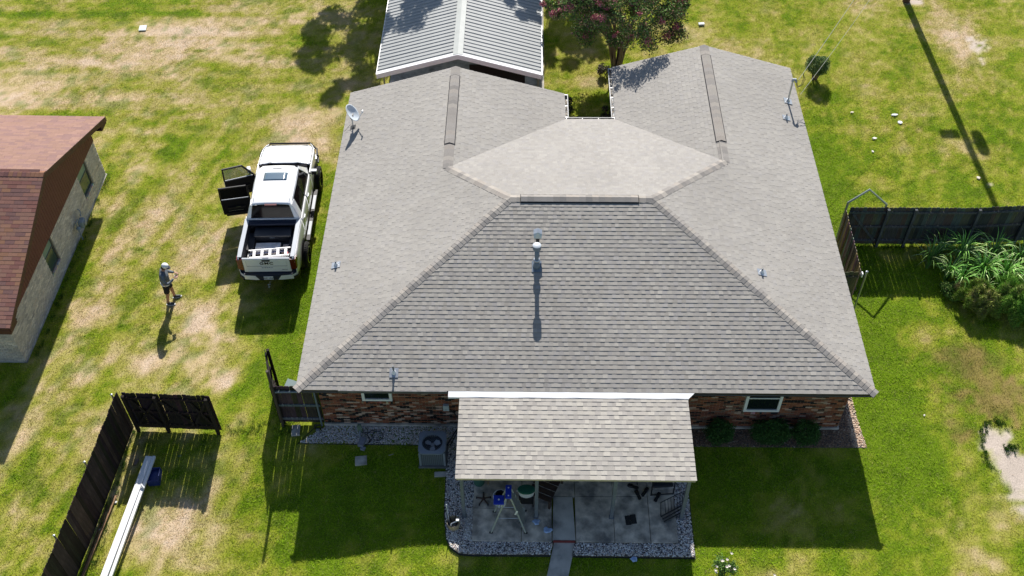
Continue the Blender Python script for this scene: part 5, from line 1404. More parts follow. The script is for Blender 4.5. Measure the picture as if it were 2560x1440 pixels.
panel('rear_frame', [Vector((-.90, -1.155, 1.40)), Vector((-.74, -1.145, 1.42)), Vector((-.62, -1.01, 1.93)), Vector((-.70, -1.0, 1.94))], M_paint, 0, .012)
panel('rear_frame', [Vector((.74, -1.145, 1.42)), Vector((.90, -1.155, 1.40)), Vector((.70, -1.0, 1.94)), Vector((.62, -1.01, 1.93))], M_paint, 0, .012)
mb = MB(); mb.bx(-.20, .20, -1.06, -.965, 1.93, 1.972); mb.build('third_brake_light', mat('dark_red_lens', (.09, .012, .012), .25), truck)
# interior
mb = MB(); mb.bx(-.84, .84, -1.05, 1.3, .74, .80); mb.build('cab_floor', M_int, truck)
for (y) in (-.62, .38):
    for x in (-.40, .40): mb = MB(); mb.bx(x - .25, x + .25, y - .05, y + .45, .80, 1.05); mb.bx(x - .25, x + .25, y - .20, y - .05, .9, 1.62); mb.build('seat', M_int, truck, bevel=.03)
mb = MB(); mb.bx(-.82, .82, 1.15, 1.45, .9, 1.32); mb.build('dashboard', M_int, truck)
# bed
mb = MB(); mb.bx(-.80, .80, -2.86, -1.14, .86, .89)
for k in range(11): mb.bx(-.76 + k * .145, -.69 + k * .145, -2.84, -1.16, .89, .902)
mb.build('bed_floor', mat('bed_liner', (.03, .03, .035), .75, var=.2), truck)
for s_ in (-1, 1):
    mb = MB(); mb.bx(min(s_ * .80, s_ * .84), max(s_ * .80, s_ * .84), -2.88, -1.14, .86, 1.40)
    mb.bx(min(s_ * .58, s_ * .80), max(s_ * .58, s_ * .80), RW - .38, RW + .38, .86, 1.08); mb.build('bed_wall', MATS['bed_liner'], truck)
    mb = MB(); mb.prism([(s_ * .795, -2.88, 1.40), (s_ * .93, -2.88, 1.40), (s_ * .945, -1.12, 1.40), (s_ * .795, -1.12, 1.40)][::s_], (0, 0, .035)); mb.build('bed_rail', M_rail, truck, bevel=.008)
mb = MB(); mb.bx(-.80, .80, -1.20, -1.14, .86, 1.41); mb.build('bed_front_wall', MATS['bed_liner'], truck)
# tonneau roll folded at the front of the bed
mb = MB()
for k in range(3): mb.bx(-.80, .80, -1.24 - k * .055, -1.20 - k * .055, 1.36 - k * .012, 1.43 - k * .012)
mb.build('folded_cover', mat('navy_vinyl', (.02, .028, .055), .55), truck)
# tailgate
mb = MB(); mb.bx(-.77, .77, -2.965, -2.89, .82, 1.405); mb.build('tailgate', M_paint, truck, bevel=.015)
mb = MB(); mb.bx(-.77, .77, -2.955, -2.90, 1.405, 1.42); mb.build('tailgate_cap', M_rail, truck)
mb = MB(); mb.bx(-.66, .66, -2.973, -2.966, 1.085, 1.10); mb.bx(-.66, -.655, -2.973, -2.966, 1.10, 1.33); mb.bx(.655, .66, -2.973, -2.966, 1.10, 1.33); mb.build('tailgate_crease', mat('crease_grey', (.35, .37, .39), .5), truck)
mb = MB(); mb.bx(-.13, .13, -2.985, -2.966, 1.315, 1.37); mb.build('handle', M_blk, truck)
mb = MB(); mb.bx(-.10, .10, -2.95, -2.90, 1.42, 1.432); mb.build('latch_plate', M_chr, truck)
def text(name, s, size, loc, rot, m, parent, ext=.006, wide=1.0):
    cu_ = bpy.data.curves.new(name, 'FONT'); cu_.body = s; cu_.size = size; cu_.align_x = 'CENTER'; cu_.align_y = 'CENTER'; cu_.extrude = ext; cu_.offset = size * .008; cu_.space_character = 1.12
    o = bpy.data.objects.new(name, cu_); C.objects.link(o)
    bpy.context.view_layer.update()
    me = bpy.data.meshes.new_from_object(o.evaluated_get(bpy.context.evaluated_depsgraph_get()))
    bpy.data.objects.remove(o); me.materials.clear(); me.materials.append(m)
    p = bpy.data.objects.new(name, me); C.objects.link(p); p.parent = parent; p.location = loc; p.rotation_euler = rot; p.scale = (wide, 1, 1)
    return p
text('lettering', 'GMC', .155, (0, -2.972, 1.215), (R(90), 0, 0), M_blk, truck, wide=1.25)
text('lettering', 'SIERRA', .05, (0, -2.970, 1.02), (R(90), 0, 0), MATS['crease_grey'], truck, wide=2.2)
text('lettering', 'DENALI', .045, (.56, -2.970, .93), (R(90), 0, 0), MATS['crease_grey'], truck, wide=1.1)
for s_ in (-1, 1):
    mb = MB(); mb.prism([(s_ * .775, -2.975, .92), (s_ * .955, -2.955, .95), (s_ * .965, -2.945, 1.36), (s_ * .775, -2.972, 1.39)][::-s_], (0, .06, 0)); mb.prism([(s_ * .965, -2.95, .97), (s_ * .990, -2.72, 1.02), (s_ * .985, -2.72, 1.34), (s_ * .962, -2.95, 1.37)], (s_ * -.03, 0, 0))
    mb.build('taillight', mat('red_tail_lens', (.10, .006, .006), .2, spec=.5), truck)
# rear bumper
bp_ = [(-.97, -2.72), (-.95, -2.93), (-.80, -3.05), (-.42, -3.09), (.42, -3.09), (.80, -3.05), (.95, -2.93), (.97, -2.72)]
mb = MB(); mb.prism([(x, y, .56) for x, y in bp_], (0, 0, .20)); mb.build('rear_bumper', M_paint, truck, bevel=.02)
mb = MB(); mb.prism([(x * .985, y + .005, .76) for x, y in bp_], (0, 0, .035)); mb.bx(-.30, .30, -3.10, -3.03, .58, .765); mb.prism([(-.42, -3.1, .765), (-.30, -3.1, .58), (-.29, -3.1, .58), (-.29, -3.1, .765)], (0, .06, 0)); mb.prism([(.42, -3.1, .765), (.29, -3.1, .765), (.29, -3.1, .58), (.30, -3.1, .58)], (0, .06, 0)); mb.build('bumper_step', mat('navy_black_step', (.018, .024, .045), .5), truck)
for s_ in (-1, 1):
    mb = MB(); mb.prism([(s_ * .99, -2.70, .54), (s_ * .975, -2.95, .54), (s_ * .84, -3.07, .54), (s_ * .80, -3.02, .54), (s_ * .9, -2.7, .54)][::s_], (0, 0, .13)); mb.build('bumper_corner', M_blk, truck)
pl_ = MB(); pl_.bx(-.155, .155, -3.125, -3.112, .62, .765); plo = pl_.build('license_plate', mat('plate_white', (.62, .64, .68), .5), truck)
text('lettering', 'NJZ 1989', .085, (0, -3.127, .685), (R(90), 0, 0), mat('plate_blue', (.03, .05, .16), .5), plo, .002)
mb = MB(); mb.bx(-.03, .03, -3.32, -3.05, .40, .46); mb.tube([(0, -3.30, .46), (0, -3.30, .53)], .012, 6); mb.lathe([(.001, .52), (.025, .53), (.03, .55), (.025, .575), (.001, .585)], 10, c=(0, -3.30, 0)); mb.build('tow_hitch', M_chr, truck)
# flares, wheels, running boards
for s_ in (-1, 1):
    for wy in (RW, FW_):
        mb = MB(); n = 20; vs = []; fs = []
        for k in range(n + 1):
            a = math.pi * k / n + .0; yy = wy + math.cos(a) * .57; z_ = .42 + math.sin(a) * .57
            yo = wy + math.cos(a) * .50; zo = .42 + math.sin(a) * .50
            xi = s_ * (halfw(yy) * .99)
            vs += [(xi, yy, z_), (xi + s_ * .065, lerp(yy, yo, .5), lerp(z_, zo, .5)), (xi + s_ * .01, yo, zo)]
        for k in range(n): a = 3 * k; fs += [(a, a + 1, a + 4, a + 3), (a + 1, a + 2, a + 5, a + 4)]
        mb.add(vs, fs); mb.build('fender_flare', M_blk, truck, smooth=True)
wp = {}
def wheel(s_, y):
    w = empty('wheel', (s_ * 1.0, y, WRD)); w.parent = truck
    for k_ in ('label', 'category'):
        if k_ in w: del w[k_]
    if 'tyre' not in wp:
        m = MB(); m.lathe([(.25, -.14), (.36, -.155), (.415, -.13), (.432, -.09), (.432, .09), (.415, .13), (.36, .155), (.25, .14)], 40, axis='X', caps=False)
        for k in range(40):
            a = 2 * math.pi * k / 40
            for (xo, ao) in ((-.09, 0), (.0, .5), (.09, 0)):
                aa = a + ao * 2 * math.pi / 40; m.box((xo, math.cos(aa) * .434, math.sin(aa) * .434), (.065, .036, .022), rot=Matrix.Rotation(aa - math.pi / 2, 3, 'X'))
        wp['tyre'] = m.mesh('tyre', M_rubber)
        m = MB(); m.lathe([(.262, .155), (.285, .150), (.27, .12), (.20, .06), (.06, .05), (.055, .08), (.001, .085)], 36, axis='X', caps=False)
        wp['rim'] = m.mesh('rim', M_blk, True)
        m = MB(); m.lathe([(.262, .158), (.282, .157), (.285, .148)], 36, axis='X', caps=False); wp['lip'] = m.mesh('rim_lip', M_chr, True)
    inst('tyre', wp['tyre'], w); q = inst('rim', wp['rim'], w); q2 = inst('rim_lip', wp['lip'], w)
    for k in range(8):
        a = k * math.pi / 4; m = MB(); m.box((.105, math.cos(a) * .16, math.sin(a) * .16), (.04, .18, .045), rot=Matrix.Rotation(a, 3, 'X')); sp = m.build('spoke', M_blk, w)
    if s_ < 0: w.rotation_euler = (0, 0, math.pi)
for s_ in (-1, 1):
    for y in (RW, FW_): wheel(s_, y)
    mb = MB(); mb.bx(min(s_ * .98, s_ * 1.12), max(s_ * .98, s_ * 1.12), -1.25, 1.25, .47, .53); mb.build('running_board', M_blk, truck, bevel=.01)
    for (a, b_) in ((-1.0, -.35), (.25, .95)): mb = MB(); mb.bx(min(s_ * 1.0, s_ * 1.10), max(s_ * 1.0, s_ * 1.10), a, b_, .531, .539); mb.build('step_pad', M_rail, truck)
# handles, mirror, antenna
for y in (-.78, .25): mb = MB(); mb.box((1.0, y, 1.20), (.03, .16, .035)); mb.box((.985, y - .02, 1.20), (.012, .24, .07)); mb.build('door_handle', M_paint, truck, bevel=.008)
def mirror(s_, parent, loc):
    m = MB(); m.box((s_ * .19, 0, .02), (.20, .13, .17)); o = m.build('mirror', M_paint, parent, loc, bevel=.02)
    m = MB(); m.bx(min(0, s_ * .12), max(0, s_ * .12), -.03, .03, -.05, .0); m.bx(s_ * .19 - .085, s_ * .19 + .085, -.078, -.064, -.05, .09); m.build('mirror_glass', M_blk, o)
mirror(1, truck, (.93, 1.20, 1.38))
mb = MB(); mb.tube([(.84, 1.72, 1.38), (.86, 1.66, 1.72)], .006, 5); mb.build('antenna', M_blk, truck)
# open doors on the left side
def open_door(name_y, ang, L, glass, label):
    d_ = empty('door', (-.955, name_y, 0)); d_.parent = truck
    for k_ in ('category',):
        if k_ in d_: del d_[k_]
    d_['label'] = label
    d_.rotation_euler = (0, 0, ang)
    # local: hinge at origin, door extends towards -y, outside is -x
    fl = 1.0 if glass else .96
    low = [(0, .66), (-L, .66 if glass else .74), (-L, 1.38), (0, 1.38)]
    m = MB(); m.prism([(-.035, y, z) for y, z in low], (.04, 0, 0)); m.build('door_skin', M_paint, d_, bevel=.012)
    m = MB(); m.prism([(.006, y * .97 - .015, lerp(z, 1.02, .04)) for y, z in low], (.05, 0, 0)); m.build('door_trim', M_int, d_)
    m = MB(); m.bx(.056, .11, -L * .80, -L * .22, 1.02, 1.08); m.bx(.056, .09, -L * .9, -L * .15, .70, .84); m.build('armrest', M_blk, d_)
    m = MB(); m.bx(.111, .118, -L * .52, -L * .36, 1.09, 1.11); m.bx(.062, .07, -L * .8, -L * .3, .9, .915); m.build('pull_handle', M_chr, d_)
    top = [(0 if not glass else -.36, 1.90), (-L + .03, 1.90)]
    fr_ = [(0, 1.38), top[0], top[1], (-L, 1.38)]
    m = MB()
    w = .055
    for i in range(3):
        a, b_ = Vector((0, fr_[i][0], fr_[i][1])), Vector((0, fr_[i + 1][0], fr_[i + 1][1])); dd_ = (b_ - a).normalized(); nn = Vector((0, dd_.z, -dd_.y))
        if nn.dot(Vector((0, -L / 2, 1.6)) - a) < 0: nn = -nn
        m.prism([a + Vector((-.02, 0, 0)), b_ + Vector((-.02, 0, 0)), b_ + nn * w + Vector((-.02, 0, 0)), a + nn * w + Vector((-.02, 0, 0))], (.04, 0, 0))
    m.build('window_frame', M_blk, d_)
    m = MB(); ins = [Vector((0, y, z)).lerp(Vector((0, -L / 2, 1.6)), .06) for y, z in fr_]
    m.prism([p + Vector((-.004, 0, 0)) for p in ins], (.008, 0, 0))
    m.build('side_window', mat('clear_green_glass', (.10, .16, .12), .05, alpha=.45) if glass else M_tint, d_)
    return d_
fd = open_door(1.14, R(-72), 1.10, True, 'open front door with clear window'); open_door(.02, R(-80), 1.02, False, 'open rear door with tinted window')
mirror(-1, fd, (-.03, -.16, 1.42))
# things in the bed
T0 = Matrix.Translation(truck.location) @ Matrix.Rotation(R(1.6), 4, 'Z') @ Matrix.Diagonal((1.04, 1.05, 1.07, 1.0))
def bedloc(x, y, z): return tuple(T0 @ Vector((x, y, z)))
t = empty('tool_box', bedloc(0, -1.52, .90), rz=R(1.6), label='black steel tool box across the front of the pickup bed', cat='tool box')
tb = mat('black_powder_coat', (.022, .024, .030), .35, spec=.6)
mb = MB(); mb.bx(-.60, .60, -.20, .20, 0, .28); mb.build('box', tb, t, bevel=.01)
mb = MB(); mb.prism([(-.62, -.22, .28), (-.62, .22, .28), (-.62, .20, .36), (-.62, -.20, .34)], (1.28, 0, 0)); mb.build('lid', tb, t, bevel=.01)
mb = MB(); mb.bx(-.09, .09, -.205, -.20, .22, .25); mb.build('lid_latch', M_grey, t)
def pack(i, x, y, z, w, d_, h, cols_, lab):
    t = empty('shingle_bundle', bedloc(x, y, z), rz=R(3.0 + random.uniform(-3, 3)), label=lab, cat='shingle bundle', group='wrapped bundles in the pickup bed')
    mb = MB(); mb.bx(-w / 2, w / 2, -d_ / 2, d_ / 2, 0, h); mb.build('bundle', mat('bundle_%s' % ('white' if i else 'tan'), cols_, .6, var=.25, scale=5), t, bevel=.015)
    mb = MB(); mb.bx(-w / 2 - .003, w / 2 + .003, -.05, .05, -.001, h + .003); mb.build('wrapper_band', mat('band_white', (.75, .72, .70), .5), t)
pack(1, -.12, -2.05, .905, .86, .46, .12, (.72, .66, .62), 'white wrapped shingle bundle behind the tool box, left of the pair')
pack(0, .53, -2.08, .905, .34, .42, .09, (.42, .34, .30), 'tan shingle bundle behind the tool box, right of the pair')
pack(0, -.05, -2.62, .905, .95, .36, .06, (.26, .15, .13), 'flat dark bundle lying under the folded ladder by the tailgate')
t = empty('folded_ladder', bedloc(0, -2.38, 1.02), rz=R(7), label='white and silver folded ladder lying across the back of the pickup bed', cat='ladder')
al = mat('bright_aluminium', (.80, .80, .80), .35, metal=.2)
for yy, zz_ in ((-.16, .06), (.16, .08)): mb = MB(); mb.box((0, yy, zz_), (1.42, .035, .09)); mb.build('rail', al, t)
for yy, zz_ in ((-.22, -.02), (.12, -.02)): mb = MB(); mb.box((0, yy, zz_), (1.36, .03, .05)); mb.build('rail', mat('blue_grey_rail', (.25, .28, .42), .5), t)
for k in range(5): mb = MB(); mb.box((-.52 + k * .27, 0, .10), (.085, .30, .03)); mb.build('step', al, t)
for x in (-.70, .70):
    for yy in (-.16, .16): mb = MB(); mb.box((x, yy, .06), (.06, .07, .11)); mb.build('foot', M_black, t)
mb = MB(); mb.box((.56, -.03, .02), (.12, .10, .06)); mb.build('red_label', mat('red_label', (.65, .05, .12), .5), t)
t = empty('white_pipe', bedloc(-.70, -2.5, .92), rz=R(3), label='white downspout piece along the left wall of the pickup bed', cat='downspout')
mb = MB(); mb.bx(-.04, .04, -.34, .9, 0, .07); mb.build('tube', M_white, t)

# ================================================================== PERSON
def skin(name, J, E, parent, m, root=0, sub=2, loc=(0, 0, 0)):
    """J: list of (x,y,z,r)"""
    me = bpy.data.meshes.new(name); me.from_pydata([j[:3] for j in J], E, []); me.materials.append(m)
    o = bpy.data.objects.new(name, me); C.objects.link(o); o.parent = parent; o.location = loc
    md = o.modifiers.new('skin', 'SKIN'); md.use_smooth_shade = True
    sv = me.skin_vertices[0].data
    for i, j in enumerate(J):
        r = j[3]; sv[i].radius = r if isinstance(r, tuple) else (r, r); sv[i].use_root = (i == root)
    s_ = o.modifiers.new('sub', 'SUBSURF'); s_.levels = sub; s_.render_levels = sub
    return o
person = empty('person', (-5.50, 5.55, 0), rz=R(12), label='man in white cap, grey shirt and black shorts standing on the grass holding a controller', cat='person')
person.scale = (1.10, 1.20, 1.03)
M_skin = mat('skin', (.42, .22, .15), .55, var=.06); M_shirt = mat('grey_shirt', (.125, .145, .17), .9, var=.25, scale=9, bump=1.0, bscale=14)
M_shorts = mat('black_shorts', (.010, .010, .012), .85); M_shoe = mat('dark_shoe', (.03, .033, .04), .7)
# faces +x; left side is +y.  z up
B = [(0, 0, .98, .095), (0, -.09, .90, .09), (0, .09, .90, .09),
     (-.04, -.11, .50, .062), (-.11, -.12, .12, .043), (-.11, -.12, .07, .042),        # right leg (back)
     (.07, .11, .50, .062), (.08, .12, .12, .043), (.08, .12, .07, .042),              # left leg (forward)
     (.02, 0, 1.18, .085), (.04, 0, 1.36, .085), (.05, 0, 1.47, .065), (.065, 0, 1.545, .052), (.08, 0, 1.59, .052)]
body = skin('body', B, [(0, 1), (0, 2), (1, 3), (3, 4), (4, 5), (2, 6), (6, 7), (7, 8), (0, 9), (9, 10), (10, 11), (11, 12), (12, 13)], person, M_skin)
# head: shaped icosphere with nose, ears, jaw
bm = bmesh.new(); bmesh.ops.create_icosphere(bm, subdivisions=3, radius=1)
for v in bm.verts:
    x, y, z = v.co
    w = 1.0 - .22 * max(0, -z) * 1.0
    nx2, ny2, nz2 = x * .098 * w + (.012 if (x > 0 and z < 0) else 0), y * .076 * w, z * .118
    d_ = math.exp(-((y / .16) ** 2 + ((z + .05) / .20) ** 2)) * (x > 0)
    nx2 += .024 * d_                                        # nose
    for s_ in (-1, 1):
        e = math.exp(-(((y - s_ * .42) / .16) ** 2 + ((z - .12) / .11) ** 2)) * (x > 0); nx2 -= .012 * e      # eye sockets
        e = math.exp(-(((x + .05) / .2) ** 2 + ((z + .02) / .22) ** 2)) * (s_ * y > .7); ny2 += s_ * .018 * e    # ears
    v.co = (nx2, ny2, nz2)
me = bpy.data.meshes.new('head'); bm.to_mesh(me); bm.free(); me.materials.append(M_skin)
for p in me.polygons: p.use_smooth = True
head = bpy.data.objects.new('head', me); C.objects.link(head); head.parent = person; head.location = (.135, .0, 1.655); head.rotation_euler = (0, R(28), R(-6))
for s_ in (-1, 1):
    m = MB(); m.lathe([(.001, -.012), (.010, -.006), (.012, 0), (.010, .006), (.001, .012)], 8, c=(.084, s_ * .030, .012)); m.build('eye', mat('eye_dark', (.05, .04, .04), .2), head, smooth=True)
m = MB(); m.box((.100, 0, -.052), (.008, .042, .008)); m.build('mouth', mat('lips', (.28, .10, .08), .5), head)
m = MB(); m.lathe([(.080, -.075), (.083, -.03), (.083, .02)], 18, c=(-.012, 0, 0)); hb = m.build('hair', mat('dark_hair', (.03, .02, .015), .8), head, smooth=True); hb.scale = (1.06, .96, 1)
# cap
m = MB(); m.lathe([(.105, .02), (.107, .05), (.098, .09), (.07, .122), (.03, .136), (.001, .138)], 24); cp_ = m.build('cap', mat('white_cap', (.72, .73, .75), .8), head, smooth=True); cp_.scale = (1.02, .86, 1); cp_.rotation_euler = (0, R(4), 0)
m = MB(); vs = []; fs = []
for i in range(9):
    a = -1.15 + 2.3 * i / 8; vs += [(.100 * math.cos(a), .088 * math.sin(a), .030), ((.10 + .078 * math.cos(a * 1.0)) * math.cos(a * .72) , .094 * math.sin(a), .012), (.100 * math.cos(a), .088 * math.sin(a), .036), ((.10 + .078 * math.cos(a)) * math.cos(a * .72), .094 * math.sin(a), .018)]
for i in range(8): k = 4 * i; fs += [(k, k + 1, k + 5, k + 4), (k + 2, k + 6, k + 7, k + 3), (k + 1, k + 3, k + 7, k + 5)]
m.add(vs, fs); m.build('cap_brim', mat('navy_brim', (.03, .035, .06), .8), head)
m = MB(); m.box((.098, 0, .075), (.012, .06, .035)); m.build('cap_badge', MATS['navy_brim'], head)
# shirt: torso and bent arms
SH = [(0, 0, .93, .165), (.005, 0, 1.08, .155), (.015, 0, 1.24, .162), (.02, 0, 1.37, .165), (.04, 0, 1.475, .09), (.06, 0, 1.52, .066),
      (.03, -.18, 1.435, .068), (.03, -.245, 1.30, .062), (.06, -.26, 1.16, .055), (.16, -.23, 1.13, .048), (.27, -.15, 1.18, .040), (.30, -.12, 1.195, .034),
      (.03, .18, 1.435, .068), (.03, .245, 1.30, .062), (.06, .26, 1.16, .055), (.16, .23, 1.13, .048), (.27, .15, 1.18, .040), (.30, .12, 1.195, .034)]
skin('shirt', SH, [(0, 1), (1, 2), (2, 3), (3, 4), (4, 5), (3, 6), (6, 7), (7, 8), (8, 9), (9, 10), (10, 11), (3, 12), (12, 13), (13, 14), (14, 15), (15, 16), (16, 17)], person, M_shirt)
m = MB(); m.tube([(0, 0, .90), (0, 0, .95)], .155, 20); u = m.build('undershirt_hem', mat('white_cotton', (.75, .75, .75), .8), person); 
SR = [(0, 0, .96, (.150, .130)), (0, 0, .88, (.155, .13)), (0, -.10, .80, .108), (-.025, -.12, .66, .100), (-.04, -.125, .55, .104), (0, .10, .80, .108), (.04, .11, .66, .100), (.065, .115, .55, .104)]
skin('shorts', SR, [(0, 1), (1, 2), (2, 3), (3, 4), (1, 5), (5, 6), (6, 7)], person, M_shorts)
for (x, y, a) in ((-.11, -.12, -.15), (.08, .12, .1)):
    s_ = empty('shoe', (x, y, 0)); s_.parent = person; s_.rotation_euler = (0, 0, a)
    skin('shoe_upper', [(-.05, 0, .065, (.045, .05)), (.04, 0, .06, (.045, .045)), (.13, 0, .045, (.045, .032)), (.19, 0, .04, (.036, .026))], [(0, 1), (1, 2), (2, 3)], s_, M_shoe)
    m = MB(); oval(m, [(1, 0), (1.02, .022)], .145, .048, 18); q = m.build('sole', mat('white_sole', (.55, .56, .58), .6), s_, (.07, 0, 0))
    m = MB(); m.tube([(0, 0, .06), (0, 0, .13)], .049, 12); m.build('sock', M_shoe, s_)
# hands: palm + four fingers + thumb each, closed on the controller
def hand(sy):
    h = empty('hand', (.315, sy * .105, 1.205)); h.parent = person
    P = [(0, 0, 0, .022), (.035, -sy * .012, .006, (.030, .016)), (.07, -sy * .022, .004, (.030, .015))]
    skin('palm', P, [(0, 1), (1, 2)], h, M_skin)
    for k in range(4):
        b0 = Vector((.075, -sy * .022, .0)) + Vector((0, sy * (.022 - k * .0145), -.004)); L_ = (.036, .041, .038, .030)[k]
        d1 = Vector((.75, -sy * .5, -.2)).normalized(); d2 = Vector((.35, -sy * .8, -.45)).normalized(); d3 = Vector((-.2, -sy * .8, -.5)).normalized()
        p1 = b0 + d1 * L_; p2 = p1 + d2 * L_ * .7; p3 = p2 + d3 * L_ * .5
        skin('finger', [(*(b0 - d1 * .02), .0095), (*b0, .0098), (*p1, .0092), (*p2, .0085), (*p3, .0075)], [(0, 1), (1, 2), (2, 3), (3, 4)], h, M_skin, sub=1)
    a = Vector((.02, -sy * .03, .012)); skin('thumb', [(*a, .011), (*(a + Vector((.03, -sy * .02, .018))), .011), (*(a + Vector((.058, -sy * .03, .024))), .009)], [(0, 1), (1, 2)], h, M_skin, sub=1)
hand(1); hand(-1)
t = empty('remote_controller', (-5.50 + .405 * math.cos(R(12)), 5.52 + .405 * math.sin(R(12)), 1.20), rz=R(12), label='small pale remote controller held in the hands of the man in the cap', cat='controller')
m = MB(); m.box((0, 0, 0), (.10, .17, .035), rot=Matrix.Rotation(.35, 3, 'Y')); m.build('case', mat('pale_grey_plastic', (.55, .55, .56), .5), t, bevel=.012)
m = MB(); m.box((.012, 0, .032), (.075, .12, .008), rot=Matrix.Rotation(.15, 3, 'Y')); m.build('screen', M_glass, t)
for s_ in (-.05, .05): m = MB(); m.tube([(-.02, s_, .02), (-.025, s_, .042)], .007, 6); m.build('thumb_stick', M_black, t)

# ================================================================== VEGETATION
def leaf_mesh(name, cen, nrm_sd, size, cols, m=M_leafm, asp=.55, up=.3):
    n = len(cen); N = RNG.normal(0, 1, (n, 3)); N[:, 2] += up; N /= np.linalg.norm(N, axis=1, keepdims=True)
    T = np.cross(N, RNG.normal(0, 1, (n, 3))); T /= np.linalg.norm(T, axis=1, keepdims=True); Bv = np.cross(N, T)
    s = (size * RNG.uniform(.6, 1.35, n))[:, None]
    V = np.stack([cen - T * s, cen + Bv * s * asp - N * s * .12, cen + T * s, cen - Bv * s * asp - N * s * .12], 1).reshape(-1, 3)
    F = np.arange(4 * n).reshape(n, 4)
    return fast_mesh(name, V, F, np.repeat(cols, 4, axis=0), [m])
def clumps(centres, radii, per, shell=.55):
    out = []
    for c_, r in zip(centres, radii):
        d_ = RNG.normal(0, 1, (per, 3)); d_ /= np.linalg.norm(d_, axis=1, keepdims=True)
        rr = r * RNG.uniform(shell, 1, (per, 1)) ** .7; out.append(np.array(c_) + d_ * rr * np.array((1, 1, .8)))
    return np.concatenate(out)
def part_obj(name, me, parent, kind=None):
    o = bpy.data.objects.new(name, me); C.objects.link(o); o.parent = parent
    if kind: o['kind'] = kind
    return o
def limb(mb, a, b_, r0_, r1_, wob=.06, n=5):
    a, b_ = Vector(a), Vector(b_); pts = []; rs = []
    for i in range(n + 1):
        q = i / n; p = a.lerp(b_, q)
        if 0 < i < n: p += Vector((random.uniform(-1, 1), random.uniform(-1, 1), 0)) * wob
        pts.append(p); rs.append(lerp(r0_, r1_, q))
    mb.tube(pts, rs, 7)
# crape myrtle
t = empty('crape_myrtle', (10.50, 19.0, 0), label='multi trunked crape myrtle with pink flowers and purple green leaves behind the roof', cat='tree')
random.seed(21)
centres = []; radii = []
for i in range(13):
    a = i * 2 * math.pi / 13 + random.uniform(-.15, .15); L_ = random.uniform(.6, 1.0)
    m = MB(); base = Vector((math.cos(a) * .16, math.sin(a) * .13, -.05))
    mid = Vector((math.cos(a) * .45 * L_, math.sin(a) * .42 * L_, 1.35)); 
    end = Vector((math.cos(a) * 2.3 * L_, math.sin(a) * 1.9 * L_, 3.2 + .7 * (1 - L_) * 3 + random.uniform(-.3, .3)))
    pts = [base, base.lerp(mid, .5) + Vector((random.uniform(-.04, .04), random.uniform(-.04, .04), 0)), mid, mid.lerp(end, .5) + Vector((random.uniform(-.12, .12),) * 2 + (.15,)), end]
    m.tube(pts, [.062, .052, .042, .028, .014], 7)
    for k in range(5):
        s0 = pts[2].lerp(end, random.uniform(.2, .95)); e0 = s0 + Vector((math.cos(a + random.uniform(-1.2, 1.2)) * .75, math.sin(a + random.uniform(-1.2, 1.2)) * .7, random.uniform(-.1, .8)))
        m.tube([s0, (s0 + e0) / 2 + Vector((0, 0, .05)), e0], [.016, .010, .005], 5); centres.append(tuple(e0)); radii.append(random.uniform(.30, .52))
    centres.append(tuple(end)); radii.append(.5); m.build('trunk', M_bark, t)
for k in range(26):
    a = random.uniform(0, 6.28); rr = random.uniform(0, 1) ** .5
    centres.append((math.cos(a) * 2.5 * rr, math.sin(a) * 2.0 * rr, 3.1 + 1.1 * (1 - rr * rr) + random.uniform(-.5, .4))); radii.append(random.uniform(.3, .5))
centres += [(-.3, -1.75, 4.35), (.3, -1.9, 4.6), (.9, -1.8, 4.5), (1.3, -1.6, 4.8), (.1, -1.5, 4.9), (.7, -1.5, 5.0)]; radii += [.4, .42, .42, .36, .4, .4]
centres += [(1.9, -1.1, 2.2), (2.3, -1.0, 2.3), (-1.4, -.9, 2.0), (-1.2, -1.0, 2.5), (-2.7, -.4, 2.9), (-3.0, -.2, 3.2), (2.2, -.8, 2.4), (-1.7, -1.0, 2.5)]; radii += [.42, .45, .42, .4, .3, .25, .4, .4]
CN = np.array(centres); pts = clumps(centres, radii, 430, .2)
pal_ = np.array([(.045, .085, .022), (.060, .110, .025), (.035, .060, .022), (.080, .050, .038), (.105, .060, .045), (.10, .13, .035), (.16, .15, .07)])
wgt = [.26, .2, .14, .15, .1, .1, .05]
lc = 2.5 * pal_[RNG.choice(7, len(pts), p=wgt)] * RNG.uniform(.6, 1.4, (len(pts), 1))
part_obj('crown', leaf_mesh('crown', pts, .5, .045, lc), t)
fc = [c for i, c in enumerate(centres) if i % 2 == 0] + [(-3.1, -.3, 3.1), (-2.9, -.5, 2.8)]
for i, c_ in enumerate(fc):
    if i in (5,): pass
    pts = clumps([(c_[0] + random.uniform(-.2, .2), c_[1] - .22, c_[2] + .30)], [random.uniform(.10, .26)], 110, .1)
    lc = np.array([(.52, .13, .19), (.60, .24, .27), (.34, .10, .13), (.30, .17, .12)])[RNG.choice(4, len(pts))] * RNG.uniform(.8, 1.15, (len(pts), 1))
    part_obj('blossom', leaf_mesh('blossom', pts, .5, .03, lc, asp=.9), t)
